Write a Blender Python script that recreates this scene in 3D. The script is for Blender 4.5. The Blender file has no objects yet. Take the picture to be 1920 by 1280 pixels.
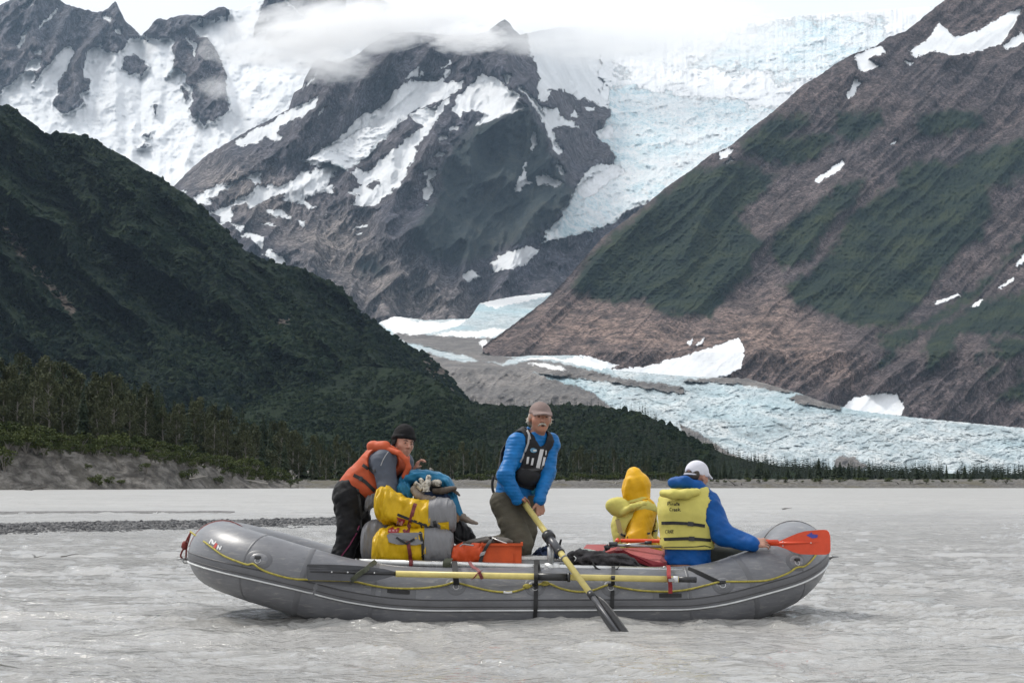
import bpy, bmesh, math, random
import numpy as np
from mathutils import Vector, Matrix
from mathutils.bvhtree import BVHTree

# ------------------------------------------------------------------ camera, sky, sun, exposure
scene = bpy.context.scene
C = scene.collection
F = 4000.0            # focal length in pixels of a 1920 px wide frame (75 mm on full frame)
CAM_D, CAM_H = 16.0, 1.04
HZ = 905.0            # row of the horizon in a 1920 x 1280 frame
cam_data = bpy.data.cameras.new('camera')
cam_data.sensor_width = 36.0
cam_data.lens = 36.0 * F / 1920.0
cam_data.shift_y = (HZ - 640.0) / 1920.0
cam_data.clip_start = 0.5
cam_data.clip_end = 60000.0
cam = bpy.data.objects.new('camera', cam_data)
cam.location = (0, -CAM_D, CAM_H)
cam.rotation_euler = (math.radians(90), 0, 0)
C.objects.link(cam)
scene.camera = cam

SUN_EL, SUN_AZ = math.radians(52), math.radians(-55)     # azimuth from +Y (away from the camera), negative = left
world = bpy.data.worlds.new('World')
scene.world = world
world.use_nodes = True
wn, wl = world.node_tree.nodes, world.node_tree.links
wn.clear()
sky = wn.new('ShaderNodeTexSky')
sky.sky_type = 'NISHITA'
sky.sun_disc = False
sky.sun_elevation = SUN_EL
sky.sun_rotation = SUN_AZ
bg1 = wn.new('ShaderNodeBackground'); bg1.inputs['Strength'].default_value = 0.10
wl.new(sky.outputs[0], bg1.inputs['Color'])
wtc = wn.new('ShaderNodeTexCoord')
wnoise = wn.new('ShaderNodeTexNoise')
wnoise.inputs['Scale'].default_value = 5.0
wnoise.inputs['Detail'].default_value = 6.0
wl.new(wtc.outputs['Generated'], wnoise.inputs['Vector'])
wramp = wn.new('ShaderNodeValToRGB')
wramp.color_ramp.elements[0].position = 0.30; wramp.color_ramp.elements[0].color = (0.88, 0.905, 0.94, 1)
wramp.color_ramp.elements[1].position = 0.65; wramp.color_ramp.elements[1].color = (1.0, 1.0, 1.0, 1)
wl.new(wnoise.outputs['Fac'], wramp.inputs['Fac'])
bg2 = wn.new('ShaderNodeBackground'); bg2.inputs['Strength'].default_value = 1.0
wl.new(wramp.outputs['Color'], bg2.inputs['Color'])
wmix = wn.new('ShaderNodeMixShader'); wmix.inputs[0].default_value = 0.88      # cloud cover
wl.new(bg1.outputs[0], wmix.inputs[1]); wl.new(bg2.outputs[0], wmix.inputs[2])
wout = wn.new('ShaderNodeOutputWorld')
wl.new(wmix.outputs[0], wout.inputs['Surface'])

sun_data = bpy.data.lights.new('sun', 'SUN')
sun_data.energy = 2.4
sun_data.angle = math.radians(10)
sun_data.color = (1.0, 0.96, 0.90)
sun = bpy.data.objects.new('sun', sun_data)
sd = Vector((math.sin(SUN_AZ) * math.cos(SUN_EL), math.cos(SUN_AZ) * math.cos(SUN_EL), math.sin(SUN_EL)))
sun.rotation_euler = (-sd).to_track_quat('-Z', 'Y').to_euler()
sun.location = (0, 0, 50)
C.objects.link(sun)

scene.view_settings.view_transform = 'Standard'
scene.view_settings.look = 'None'
scene.view_settings.exposure = 0.30
scene.view_settings.gamma = 1.0
scene.render.engine = 'CYCLES'
scene.cycles.use_denoising = True
scene.cycles.max_bounces = 10
scene.cycles.diffuse_bounces = 2
scene.cycles.glossy_bounces = 2
scene.cycles.transmission_bounces = 2
scene.cycles.volume_bounces = 8
scene.cycles.transparent_max_bounces = 8

# ------------------------------------------------------------------ helpers
def obj(name, verts, faces, mat=None, parent=None, smooth=False, loc=None):
    me = bpy.data.meshes.new(name)
    if isinstance(verts, np.ndarray):
        verts = verts.astype(np.float64)
        if isinstance(faces, np.ndarray):
            k = faces.shape[1]
            me.vertices.add(len(verts)); me.vertices.foreach_set('co', verts.ravel())
            me.loops.add(faces.size); me.loops.foreach_set('vertex_index', faces.ravel().astype(np.int32))
            me.polygons.add(len(faces)); me.polygons.foreach_set('loop_start', np.arange(0, faces.size, k, dtype=np.int32))
            me.update(calc_edges=True); me.validate()
        else:
            me.from_pydata(verts.tolist(), [], faces); me.update()
    else:
        me.from_pydata([tuple(v) for v in verts], [], faces); me.update()
    if smooth:
        me.polygons.foreach_set('use_smooth', np.ones(len(me.polygons), bool))
    return link(name, me, mat, parent, loc)

def link(name, me, mat=None, parent=None, loc=None):
    o = bpy.data.objects.new(name, me)
    C.objects.link(o)
    if mat is not None and len(me.materials) == 0:
        me.materials.append(mat)
    if parent is not None:
        o.parent = parent
    if loc is not None:
        o.location = loc
    return o

def tag(o, label=None, cat=None, group=None, kind=None):
    if label: o['label'] = label
    if cat: o['category'] = cat
    if group: o['group'] = group
    if kind: o['kind'] = kind
    return o

def thing(name, label, cat, loc=(0, 0, 0), group=None):
    o = bpy.data.objects.new(name, None)
    o.empty_display_size = 0.2
    o.location = loc
    C.objects.link(o)
    return tag(o, label, cat, group)

def part(name, verts, faces, mat, root, smooth=False):
    """a part given in world coordinates under a thing's empty"""
    v = np.asarray([tuple(p) for p in verts], dtype=float) if not isinstance(verts, np.ndarray) else verts.astype(float)
    off = np.zeros(3)
    r = root
    while r is not None:
        off += np.array(r.location); r = r.parent
    return obj(name, v - off, faces, mat, root, smooth)

def copy_tree(o, parent=None):
    c = o.copy()
    C.objects.link(c)
    c.parent = parent
    for ch in list(o.children):
        copy_tree(ch, c)
    return c

def at(px, py, Y):
    """the world point on a sight line (frame column, row) at depth Y"""
    d = Y + CAM_D
    return Vector(((px - 960.0) / F * d, Y, CAM_H + (HZ - py) / F * d))

# ---- noise
def _hash(ix, iy, seed):
    h = (ix.astype(np.int64) * 374761393 + iy.astype(np.int64) * 668265263 + seed * 1442695041) & 0xFFFFFFFF
    h = ((h ^ (h >> 13)) * 1274126177) & 0xFFFFFFFF
    return (h ^ (h >> 16)) & 0xFFFFFFFF

def pnoise(x, y, seed=0):
    x = np.asarray(x, float); y = np.asarray(y, float)
    x0 = np.floor(x); y0 = np.floor(y)
    fx, fy = x - x0, y - y0
    u = fx * fx * fx * (fx * (fx * 6 - 15) + 10); v = fy * fy * fy * (fy * (fy * 6 - 15) + 10)
    def g(dx, dy):
        a = _hash(x0 + dx, y0 + dy, seed) * (2 * math.pi / 4294967296.0)
        return np.cos(a) * (fx - dx) + np.sin(a) * (fy - dy)
    n0 = g(0, 0) * (1 - u) + g(1, 0) * u
    n1 = g(0, 1) * (1 - u) + g(1, 1) * u
    return (n0 * (1 - v) + n1 * v) * 1.5

def fbm(x, y, oct=5, seed=0, gain=0.5, lac=2.03):
    s = np.zeros(np.broadcast(x, y).shape); a = 1.0; t = 0
    for i in range(oct):
        s += a * pnoise(x, y, seed + i * 17); t += a
        a *= gain; x = x * lac + 3.7; y = y * lac + 1.3
    return s / t

def ridged(x, y, oct=5, seed=0, gain=0.55, lac=2.07):
    s = np.zeros(np.broadcast(x, y).shape); a = 1.0; t = 0; w = 1.0
    for i in range(oct):
        n = 1 - np.abs(pnoise(x, y, seed + i * 23)) * 1.6
        n = np.clip(n, 0, 1) ** 1.6
        s += a * n * w; t += a
        w = np.clip(n * 1.3, 0.25, 1)
        a *= gain; x = x * lac + 5.1; y = y * lac + 2.9
    return s / t

def sstep(a, b, x):
    t = np.clip((x - a) / (b - a), 0, 1)
    return t * t * (3 - 2 * t)

def poly_sd(px, py, poly, pad=40.0):
    """signed distance to a closed outline, positive inside, clipped at -pad"""
    P = np.asarray(poly, float)
    out = np.full(px.shape, -pad)
    m = (px > P[:, 0].min() - pad) & (px < P[:, 0].max() + pad) & (py > P[:, 1].min() - pad) & (py < P[:, 1].max() + pad)
    if not m.any():
        return out
    x, y = px[m], py[m]
    d2 = np.full(x.shape, 1e18); ins = np.zeros(x.shape, bool)
    for i in range(len(P)):
        ax, ay = P[i]; bx, by = P[(i + 1) % len(P)]
        ex, ey = bx - ax, by - ay
        t = np.clip(((x - ax) * ex + (y - ay) * ey) / (ex * ex + ey * ey + 1e-9), 0, 1)
        d2 = np.minimum(d2, (x - ax - t * ex) ** 2 + (y - ay - t * ey) ** 2)
        c = ((ay > y) != (by > y))
        with np.errstate(divide='ignore', invalid='ignore'):
            xi = ax + (y - ay) * ex / (ey if ey != 0 else 1e-9)
        ins ^= c & (x < xi)
    d = np.sqrt(d2)
    out[m] = np.maximum(np.where(ins, d, -d), -pad)
    return out

def line_d(px, py, pts):
    d2 = np.full(px.shape, 1e18)
    for (ax, ay), (bx, by) in zip(pts[:-1], pts[1:]):
        ex, ey = bx - ax, by - ay
        t = np.clip(((px - ax) * ex + (py - ay) * ey) / (ex * ex + ey * ey + 1e-9), 0, 1)
        d2 = np.minimum(d2, (px - ax - t * ex) ** 2 + (py - ay - t * ey) ** 2)
    return np.sqrt(d2)

def zz(ox, oy, k, pts):
    return [(ox + x * k, oy + y * k) for x, y in pts]

# ---- node helper
class NT:
    def __init__(self, name):
        self.mat = bpy.data.materials.new(name)
        self.mat.use_nodes = True
        self.n = self.mat.node_tree.nodes; self.l = self.mat.node_tree.links
        self.bsdf = self.n['Principled BSDF']
    def new(self, t, **kw):
        nd = self.n.new(t)
        for k, v in kw.items():
            if k in nd.inputs: self.set(nd, k, v)
            else: setattr(nd, k, v)
        return nd
    def set(self, nd, k, v):
        if hasattr(v, 'is_linked') or isinstance(v, bpy.types.NodeSocket): self.l.new(v, nd.inputs[k])
        else: nd.inputs[k].default_value = v
    def coord(self, which='Object'):
        return self.new('ShaderNodeTexCoord').outputs[which]
    def mapping(self, vec, scale=(1, 1, 1), rot=(0, 0, 0), loc=(0, 0, 0)):
        m = self.new('ShaderNodeMapping')
        self.l.new(vec, m.inputs['Vector'])
        m.inputs['Scale'].default_value = scale; m.inputs['Rotation'].default_value = rot; m.inputs['Location'].default_value = loc
        return m.outputs[0]
    def noise(self, vec, scale, detail=5, rough=0.55, dist=0.0, out='Fac'):
        n = self.new('ShaderNodeTexNoise')
        self.l.new(vec, n.inputs['Vector'])
        n.inputs['Scale'].default_value = scale; n.inputs['Detail'].default_value = detail
        n.inputs['Roughness'].default_value = rough; n.inputs['Distortion'].default_value = dist
        return n.outputs[out]
    def math(self, op, a, b=None, c=None, clamp=False):
        m = self.new('ShaderNodeMath', operation=op); m.use_clamp = clamp
        self.set(m, 0, a)
        if b is not None: self.set(m, 1, b)
        if c is not None: self.set(m, 2, c)
        return m.outputs[0]
    def ramp(self, fac, stops, interp='LINEAR'):
        r = self.new('ShaderNodeValToRGB'); cr = r.color_ramp; cr.interpolation = interp
        while len(cr.elements) > 1: cr.elements.remove(cr.elements[-1])
        cr.elements[0].position = stops[0][0]; cr.elements[0].color = (*stops[0][1], 1) if not np.isscalar(stops[0][1]) else (stops[0][1],) * 3 + (1,)
        for p, c in stops[1:]:
            e = cr.elements.new(p); e.color = (*c, 1) if not np.isscalar(c) else (c, c, c, 1)
        self.l.new(fac, r.inputs[0])
        return r.outputs[0]
    def mix(self, fac, a, b):
        m = self.new('ShaderNodeMix', data_type='RGBA')
        for k, v in ((0, fac), (6, a), (7, b)):
            if isinstance(v, bpy.types.NodeSocket): self.l.new(v, m.inputs[k])
            else: m.inputs[k].default_value = v if np.isscalar(v) else (*v, 1)
        return m.outputs[2]
    def attr(self, name, out='Fac'):
        a = self.new('ShaderNodeAttribute'); a.attribute_name = name
        return a.outputs[out]
    def bump(self, height, strength=0.5, dist=0.1, normal=None):
        b = self.new('ShaderNodeBump'); b.inputs['Strength'].default_value = strength; b.inputs['Distance'].default_value = dist
        self.l.new(height, b.inputs['Height'])
        if normal is not None: self.l.new(normal, b.inputs['Normal'])
        return b.outputs[0]
    def final(self, color=None, rough=None, normal=None, **kw):
        b = self.bsdf
        for k, v in (('Base Color', color), ('Roughness', rough), ('Normal', normal)):
            if v is None: continue
            if isinstance(v, bpy.types.NodeSocket): self.l.new(v, b.inputs[k])
            else: b.inputs[k].default_value = v if np.isscalar(v) else (*v, 1)
        for k, v in kw.items():
            b.inputs[k].default_value = v
        return self.mat

def attr_set(o, name, arr):
    a = o.data.attributes.new(name, 'FLOAT', 'POINT')
    a.data.foreach_set('value', np.asarray(arr, np.float32).ravel())

# ------------------------------------------------------------------ terrain: mountains, glaciers
def interp(pts, x):
    p = np.asarray(pts, float)
    return np.interp(x, p[:, 0], p[:, 1])

def surveyed(name, sil, base, nx, ny, rng, relief, mat, jag=0.0, jag_l=14.0, seed=1, fields=None, back=900.0, vpow=1.0):
    """A mountain side as a real surface. sil and base are the surveyed bearings (column, row) of its
    skyline and foot; rng(px, py, v) is its distance in metres from foot (v=0) to skyline (v=1);
    relief(px, py, v) bulges spurs towards the viewer and sinks gullies."""
    x = np.linspace(sil[0][0], sil[-1][0], nx)
    ys = interp(sil, x) + jag * (fbm(x / jag_l, x * 0 + seed, 4, seed, 0.6)) * 2
    yb = interp(base, x)
    v = np.linspace(0, 1, ny) ** vpow
    PX = np.repeat(x[None, :], ny, 0)
    V = np.repeat(v[:, None], nx, 1)
    PY = yb[None, :] + (ys - yb)[None, :] * V
    R = rng(PX, PY, V) - relief(PX, PY, V)
    X = (PX - 960) / F * R; Y = R - CAM_D; Z = CAM_H + (HZ - PY) / F * R
    rows = [np.stack([X, Y, Z], -1)]
    flds = {k: [f(PX, PY, V)] for k, f in (fields or {}).items()}
    top = rows[0][-1]
    for q in (0.25, 1.0, 2.2):                                   # the far side falls away behind the skyline
        nb = top.copy(); nb[:, 1] += back * q; nb[:, 0] *= (nb[:, 1] + CAM_D) / (top[:, 1] + CAM_D)
        nb[:, 2] = np.maximum(top[:, 2] - back * q * 0.75, -5)
        rows.append(nb[None])
        for k in flds: flds[k].append(flds[k][0][-1:])
    G = np.concatenate(rows, 0)
    n2 = G.shape[0]
    idx = np.arange(n2 * nx).reshape(n2, nx)
    faces = np.stack([idx[:-1, :-1], idx[:-1, 1:], idx[1:, 1:], idx[1:, :-1]], -1).reshape(-1, 4)
    o = obj(name, G.reshape(-1, 3), faces, mat, smooth=True)
    for k in flds:
        attr_set(o, k, np.concatenate(flds[k], 0))
    tag(o, kind='structure')
    return o, (PX, PY, R)

def region(polys, holes=(), soft=6.0, wob=5.0, wl=22.0, seed=3, oct=4):
    """field around 0.5: above 0.5 inside the outlines, edges broken up"""
    memo = {}
    def f(px, py, v):
        if id(px) in memo: return memo[id(px)][1]
        n1 = fbm(px / wl, py / wl, oct, seed, 0.6) * wob * 2; n2 = fbm(px / wl, py / wl, oct, seed + 50, 0.6) * wob * 2
        qx, qy = px + n1, py + n2
        d = np.full(px.shape, -40.0)
        for p in polys: d = np.maximum(d, poly_sd(qx, qy, p))
        for p in holes: d = np.minimum(d, -poly_sd(qx, qy, p))
        memo[id(px)] = (px, np.clip(0.5 + d / (2 * soft), 0, 1))
        return memo[id(px)][1]
    return f

def mountain_material(name, rock1, rock2, tan, veg1, veg2, s, strata=(1, 1, 1), rot=(0, 0, 0), snow_col=(0.80, 0.815, 0.83), bump_d=40.0, bump_s=0.9, px_m=2.0):
    """s: broad noise cells per metre; px_m: metres across the finest detail the eye can make out"""
    t = NT(name)
    co = t.coord('Object')
    st = t.mapping(co, scale=strata, rot=rot)
    big = t.noise(co, s * 0.9, 6, 0.6)
    mid = t.noise(st, s * 8, 8, 0.70, 0.6)
    fine = t.noise(st, 0.16 / px_m, 4, 0.7, 0.4)
    fine2 = t.noise(co, 0.36 / px_m, 3, 0.6)
    rock = t.mix(t.ramp(big, [(0.38, 0.0), (0.62, 1.0)]), rock1, rock2)
    rock = t.mix(t.math('MULTIPLY', t.attr('tan'), t.ramp(mid, [(0.35, 0.25), (0.55, 1.0)])), rock, tan)
    tone = t.math('MULTIPLY', t.ramp(mid, [(0.34, 0.22), (0.5, 0.45), (0.66, 0.85)]), t.ramp(fine, [(0.34, 0.22), (0.5, 0.5), (0.66, 1.0)]))
    tone = t.math('MULTIPLY', tone, t.ramp(fine2, [(0.35, 0.5), (0.65, 1.0)]))
    # joints and rills: thin dark lines
    wv = t.new('ShaderNodeTexVoronoi', feature='DISTANCE_TO_EDGE'); t.l.new(t.mapping(st, (1, 1, 0.45)), wv.inputs['Vector']); wv.inputs['Scale'].default_value = s * 22
    wv2 = t.new('ShaderNodeTexVoronoi', feature='DISTANCE_TO_EDGE'); t.l.new(st, wv2.inputs['Vector']); wv2.inputs['Scale'].default_value = s * 60
    crack = t.math('MULTIPLY', t.ramp(wv.outputs['Distance'], [(0.0, 0.45), (0.06, 1.0)]), t.ramp(wv2.outputs['Distance'], [(0.0, 0.75), (0.10, 1.0)]))
    tone = t.math('MULTIPLY', t.math('MULTIPLY', tone, crack), 6.2)
    vm = t.new('ShaderNodeVectorMath', operation='SCALE'); t.l.new(rock, vm.inputs[0]); t.l.new(tone, vm.inputs['Scale'])
    rock = vm.outputs[0]
    mo = t.math('ADD', t.math('MULTIPLY', mid, 0.55), t.math('MULTIPLY', fine, 0.45))
    def edge(a, amp=0.9, w=0.08):
        e = t.math('ADD', t.attr(a), t.math('MULTIPLY', t.math('SUBTRACT', mo, 0.5), amp))
        return t.ramp(e, [(0.5 - w, 0.0), (0.5 + w, 1.0)])
    vn = t.math('ADD', t.math('MULTIPLY', t.noise(co, s * 4, 7, 0.66), 0.6), t.math('MULTIPLY', fine2, 0.4))
    vegc = t.ramp(vn, [(0.36, tuple(c * 0.45 for c in veg1)), (0.46, veg1), (0.56, veg2), (0.66, (veg2[0] * 1.7, veg2[1] * 1.5, veg2[2] * 1.3))])
    rock = t.mix(edge('veg', 3.0, 0.30), rock, vegc)
    fl = t.mapping(co, (1.0, 1.0, 0.32), (0, 0.62, 0))
    i1 = t.noise(fl, s * 9, 7, 0.66, 0.9); i2 = t.noise(co, s * 2.2, 5, 0.55); i3 = t.noise(t.mapping(co, (1.6, 1, 0.7)), 0.11 / px_m, 4, 0.68, 0.3)
    icec = t.ramp(t.math('ADD', t.math('MULTIPLY', i1, 0.6), t.math('MULTIPLY', i3, 0.4)), [(0.36, (0.40, 0.52, 0.57)), (0.45, (0.55, 0.69, 0.74)), (0.53, (0.74, 0.80, 0.82)), (0.62, (0.83, 0.84, 0.84))])
    icec = t.mix(t.ramp(i2, [(0.42, 0.65), (0.58, 0.0)]), icec, (0.80, 0.82, 0.83))
    icec = t.mix(t.ramp(i3, [(0.34, 0.55), (0.42, 0.0)]), icec, (0.33, 0.43, 0.48))
    col = t.mix(edge('ice', 1.2, 0.12), rock, icec)
    snowc = t.mix(t.ramp(t.noise(st, s * 4, 6, 0.65), [(0.38, 0.0), (0.70, 0.75)]), snow_col, (0.60, 0.615, 0.63))
    sn = edge('snow', 2.0, 0.06)
    col = t.mix(sn, col, snowc)
    h = t.math('ADD', t.math('MULTIPLY', mid, 1.0), t.math('MULTIPLY', fine, 0.5))
    h = t.math('MULTIPLY', h, t.math('SUBTRACT', 1.0, t.math('MULTIPLY', sn, 0.55)))
    h = t.math('MULTIPLY', h, t.math('SUBTRACT', 1.0, t.math('MULTIPLY', t.attr('ice'), 0.5)))
    nrm = t.bump(h, bump_s, bump_d)
    return t.final(col, 0.9, nrm, **{'Specular IOR Level': 0.1})

zero = lambda px, py, v: np.zeros(px.shape)
K = 0.336
def z1(p): return zz(0, 0, K, p)
def z2(p): return zz(500, 0, K, p)
def z3(p): return zz(960, 0, K, p)
def z4(p): return zz(1280, 200, K, p)
def z5(p): return zz(300, 300, K, p)
def z7(p): return zz(640, 520, 1 / 3, p)
def z8(p): return zz(1280, 560, 1 / 3, p)

# ---- the far snowy peaks on the left
far_sil = [(-60, 30), (0, 10), (20, 0), (45, -14), (80, -22), (105, -8), (115, 3), (121, 7), (138, 13), (165, 20), (183, 24), (202, 17), (210, 8), (217, 2), (225, 20), (235, 40), (255, 57), (264, 67),
           (279, 54), (285, 44), (296, 35), (312, 37), (336, 29), (356, 27), (380, 30), (396, 20), (417, 12), (430, 18), (443, 20), (470, 10), (487, 3), (500, -5), (520, -30), (580, -45), (640, -40), (690, -18), (718, 0), (760, 25), (860, 40), (1000, 60)]
far_rock = [z1([(-80, 60), (0, 30), (60, -40), (340, -40), (360, 10), (490, 50), (545, 60), (600, 40), (645, -10), (700, 110), (760, 160), (785, 210), (715, 220), (700, 270), (650, 300), (590, 285), (520, 270), (480, 290), (480, 340), (460, 400), (470, 430), (500, 440), (490, 500), (450, 520), (470, 570), (410, 610), (380, 632), (330, 630), (295, 580), (330, 520), (320, 470), (380, 380), (420, 290), (380, 250), (330, 300), (260, 370), (220, 420), (185, 470), (200, 410), (140, 400), (100, 430), (0, 520), (-80, 560)]),
            z1([(780, 180), (830, 150), (880, 95), (1000, 75), (1130, 80), (1240, 20), (1280, 45), (1280, 85), (1180, 110), (1120, 110), (1060, 140), (1060, 160), (960, 215), (880, 215), (830, 210)]),
            z1([(960, 200), (1000, 170), (1060, 155), (1110, 200), (1160, 210), (1200, 270), (1240, 350), (1265, 430), (1260, 520), (1285, 570), (1270, 620), (1230, 650), (1190, 685), (1165, 665), (1140, 710), (1110, 640), (1080, 670), (1060, 610), (1080, 500), (1035, 460), (1040, 410), (980, 380), (950, 430), (930, 430), (970, 360), (965, 290), (970, 230)]),
            z1([(700, 310), (740, 305), (800, 330), (830, 375), (790, 415), (720, 420), (675, 380)]),
            z1([(1490, -40), (2500, -160), (2200, 100), (1905, 120), (1740, 150), (1600, 190), (1540, 240), (1480, 230), (1500, 170), (1410, 200), (1420, 140), (1440, 110)]),
            z1([(1010, 480), (1050, 520), (1050, 580), (1020, 540)]), z1([(800, 750), (850, 740), (830, 770)]), z1([(765, 825), (830, 828), (800, 800)]), z1([(860, 590), (885, 590), (875, 635), (862, 630)])]
far_snow_in = [z1([(140, 370), (180, 330), (230, 330), (215, 390), (145, 405)]), z1([(90, 260), (150, 150), (170, 130), (130, 240), (100, 270)]), z1([(215, 145), (330, 35), (300, 90), (225, 155)]),
               z1([(575, 90), (600, 85), (635, 105), (610, 125), (580, 105)]), z1([(645, 165), (672, 160), (668, 190), (645, 188)]), z1([(185, 290), (235, 275), (220, 305), (190, 310)]), z1([(115, 45), (180, 0), (180, 15), (130, 55)]),
               z1([(545, 250), (575, 245), (570, 265)]), z1([(1045, 205), (1075, 230), (1100, 250), (1085, 310), (1070, 280)]), z1([(1590, 0), (1700, 90), (1690, 100), (1600, 20)]), z1([(1725, 75), (1742, 120), (1735, 140), (1722, 110)]),
               z1([(1475, 115), (1505, 98), (1500, 115)]), z1([(1930, -10), (2060, -10), (2000, 40), (1960, 90), (1935, 60)]), z1([(1470, 190), (1510, 155), (1490, 195)])]
far_r = region(far_rock, far_snow_in, 5, 4, 16, 11)
far_ice = region([z1([(1280, 350), (1700, 380), (1640, 560), (1500, 640), (1290, 600), (1270, 450)]), z1([(830, 350), (960, 310), (960, 400), (850, 440)]), z1([(860, 900), (1100, 880), (980, 1040), (880, 980)])], (), 14, 10, 30, 12)
def far_relief(px, py, v):
    rk = far_r(px, py, v)
    n = ridged((px + 0.35 * py) / 70, (py - 0.3 * px) / 120, 6, 5)
    return (n - 0.4) * 420 * (0.25 + 0.75 * rk) + fbm(px / 26, py / 12, 4, 8) * 35 * (1 - rk) + rk * 160
M_far = mountain_material('far_peak_rock', (0.085, 0.085, 0.10), (0.13, 0.115, 0.12), (0.2, 0.18, 0.16), (0.04, 0.05, 0.03), (0.06, 0.07, 0.04), 1 / 900, (1, 1, 0.6), (0, 0.5, 0), px_m=3.0)
surveyed('far_peaks', far_sil, [(-60, 420), (1000, 420)], 420, 230, lambda px, py, v: 10200 + 2600 * v, far_relief, M_far, 1.6, 9, 3,
         {'snow': lambda px, py, v: 1 - far_r(px, py, v), 'ice': far_ice, 'veg': zero, 'tan': zero})

# ---- the central massif with the ice fall on its right
mid_sil = [(310, 356), (326, 349), (353, 321), (390, 289), (433, 264), (470, 242), (511, 222), (541, 205), (551, 175), (567, 165), (571, 148), (584, 124), (597, 110), (634, 118), (668, 104), (698, 80), (735, 62), (790, 60), (850, 68), (900, 64), (917, 57), (935, 43), (947, 36), (955, 44), (964, 56), (975, 66),
           (1000, 60), (1040, 52), (1100, 50), (1300, 48), (1420, 40), (1500, 30), (1600, 22), (1700, 16), (1780, 10)]
mid_base = [(310, 420), (400, 560), (700, 640), (1040, 640), (1780, 640)]
S = [z2(p) for p in (
    [(710, 505), (790, 455), (975, 447), (990, 465), (1100, 452), (1090, 495), (1045, 515), (1000, 560), (940, 575), (820, 610), (790, 650), (740, 690), (680, 750), (620, 800), (560, 860), (490, 925), (440, 940), (400, 920), (330, 905), (290, 930), (200, 895), (290, 850), (300, 825), (340, 830), (400, 770), (480, 690), (540, 635), (590, 630), (640, 600), (690, 560)],
    [(800, 640), (870, 605), (950, 595), (1000, 560), (1040, 520), (1000, 600), (950, 670), (910, 720), (860, 700), (820, 670)],
    [(1000, 590), (950, 670), (900, 740), (860, 790), (830, 820), (845, 850), (800, 920), (770, 990), (740, 1030), (680, 1090), (600, 1150), (475, 1145), (510, 1090), (450, 1075), (530, 1040), (470, 960), (500, 940), (570, 960), (640, 890), (700, 840), (780, 780), (850, 720), (910, 690)],
    [(1215, 418), (1250, 425), (1310, 460), (1350, 500), (1430, 535), (1400, 560), (1450, 595), (1400, 620), (1330, 640), (1260, 670), (1180, 705), (1160, 700), (1220, 640), (1160, 615), (1090, 630), (1085, 665), (1035, 615), (1060, 575), (1060, 540), (1110, 510), (1130, 470), (1180, 430)],
    [(1320, 420), (1360, 415), (1360, 450), (1345, 475), (1320, 455)],
    [(1410, 480), (1480, 530), (1520, 580), (1560, 640), (1640, 680), (1740, 710), (1640, 705), (1600, 720), (1610, 770), (1650, 840), (1640, 870), (1600, 830), (1580, 780), (1545, 690), (1520, 640), (1470, 570), (1420, 510)],
    [(1480, 300), (1600, 340), (1700, 380), (1780, 420), (1905, 450), (1905, 620), (1840, 570), (1780, 545), (1740, 560), (1700, 530), (1640, 520), (1600, 500), (1560, 560), (1520, 560), (1510, 520), (1530, 430), (1500, 360)],
    [(1540, 600), (1620, 600), (1640, 650), (1720, 690), (1740, 715), (1660, 700), (1600, 705), (1560, 690)], [(1690, 640), (1720, 600), (1740, 640), (1700, 660)], [(1760, 600), (1830, 590), (1820, 620), (1790, 615)], [(1840, 740), (1930, 690), (1930, 780), (1850, 770)],
    [(1620, 900), (1640, 930), (1675, 970), (1640, 975), (1615, 930)], [(1500, 985), (1560, 975), (1600, 1000), (1655, 1020), (1610, 1045), (1570, 1030), (1510, 1035)], [(1540, 960), (1585, 980), (1570, 990)],
    [(1440, 900), (1455, 915), (1440, 940), (1450, 1000), (1480, 1030), (1440, 1035), (1410, 1070), (1385, 1068), (1400, 1010), (1430, 970)], [(1490, 740), (1502, 780), (1484, 850), (1473, 830), (1480, 780)],
    [(860, 960), (940, 945), (940, 980), (910, 1020), (935, 1075), (900, 1115), (880, 1110), (865, 1065), (890, 1040), (900, 980)], [(930, 870), (970, 845), (1000, 860), (980, 875)], [(960, 790), (970, 755), (1020, 765), (1015, 785)], [(1010, 725), (1070, 700), (1060, 720), (1020, 735)],
    [(775, 440), (810, 400), (860, 370), (845, 420), (800, 440)], [(850, 430), (870, 395), (885, 400), (870, 430)], [(975, 380), (1020, 335), (1030, 350), (985, 385)], [(985, 430), (1000, 390), (1030, 390), (1020, 420), (990, 438)],
    [(-180, 790), (-90, 740), (0, 690), (70, 650), (150, 600), (230, 570), (290, 535), (270, 600), (200, 650), (150, 670), (80, 700), (60, 740), (80, 780), (40, 795), (0, 760), (-60, 800), (-150, 830)], [(275, 640), (330, 600), (290, 648)], [(195, 505), (300, 380), (255, 455)],
    [(0, 1030), (70, 1045), (150, 1000), (200, 960), (340, 930), (400, 925), (370, 990), (330, 1040), (380, 1030), (360, 1090), (320, 1060), (260, 1090), (200, 1110), (270, 1155), (240, 1165), (180, 1135), (90, 1120), (100, 1080), (0, 1115)],
    [(0, 1165), (80, 1175), (130, 1215), (140, 1225), (60, 1210)])]
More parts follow.
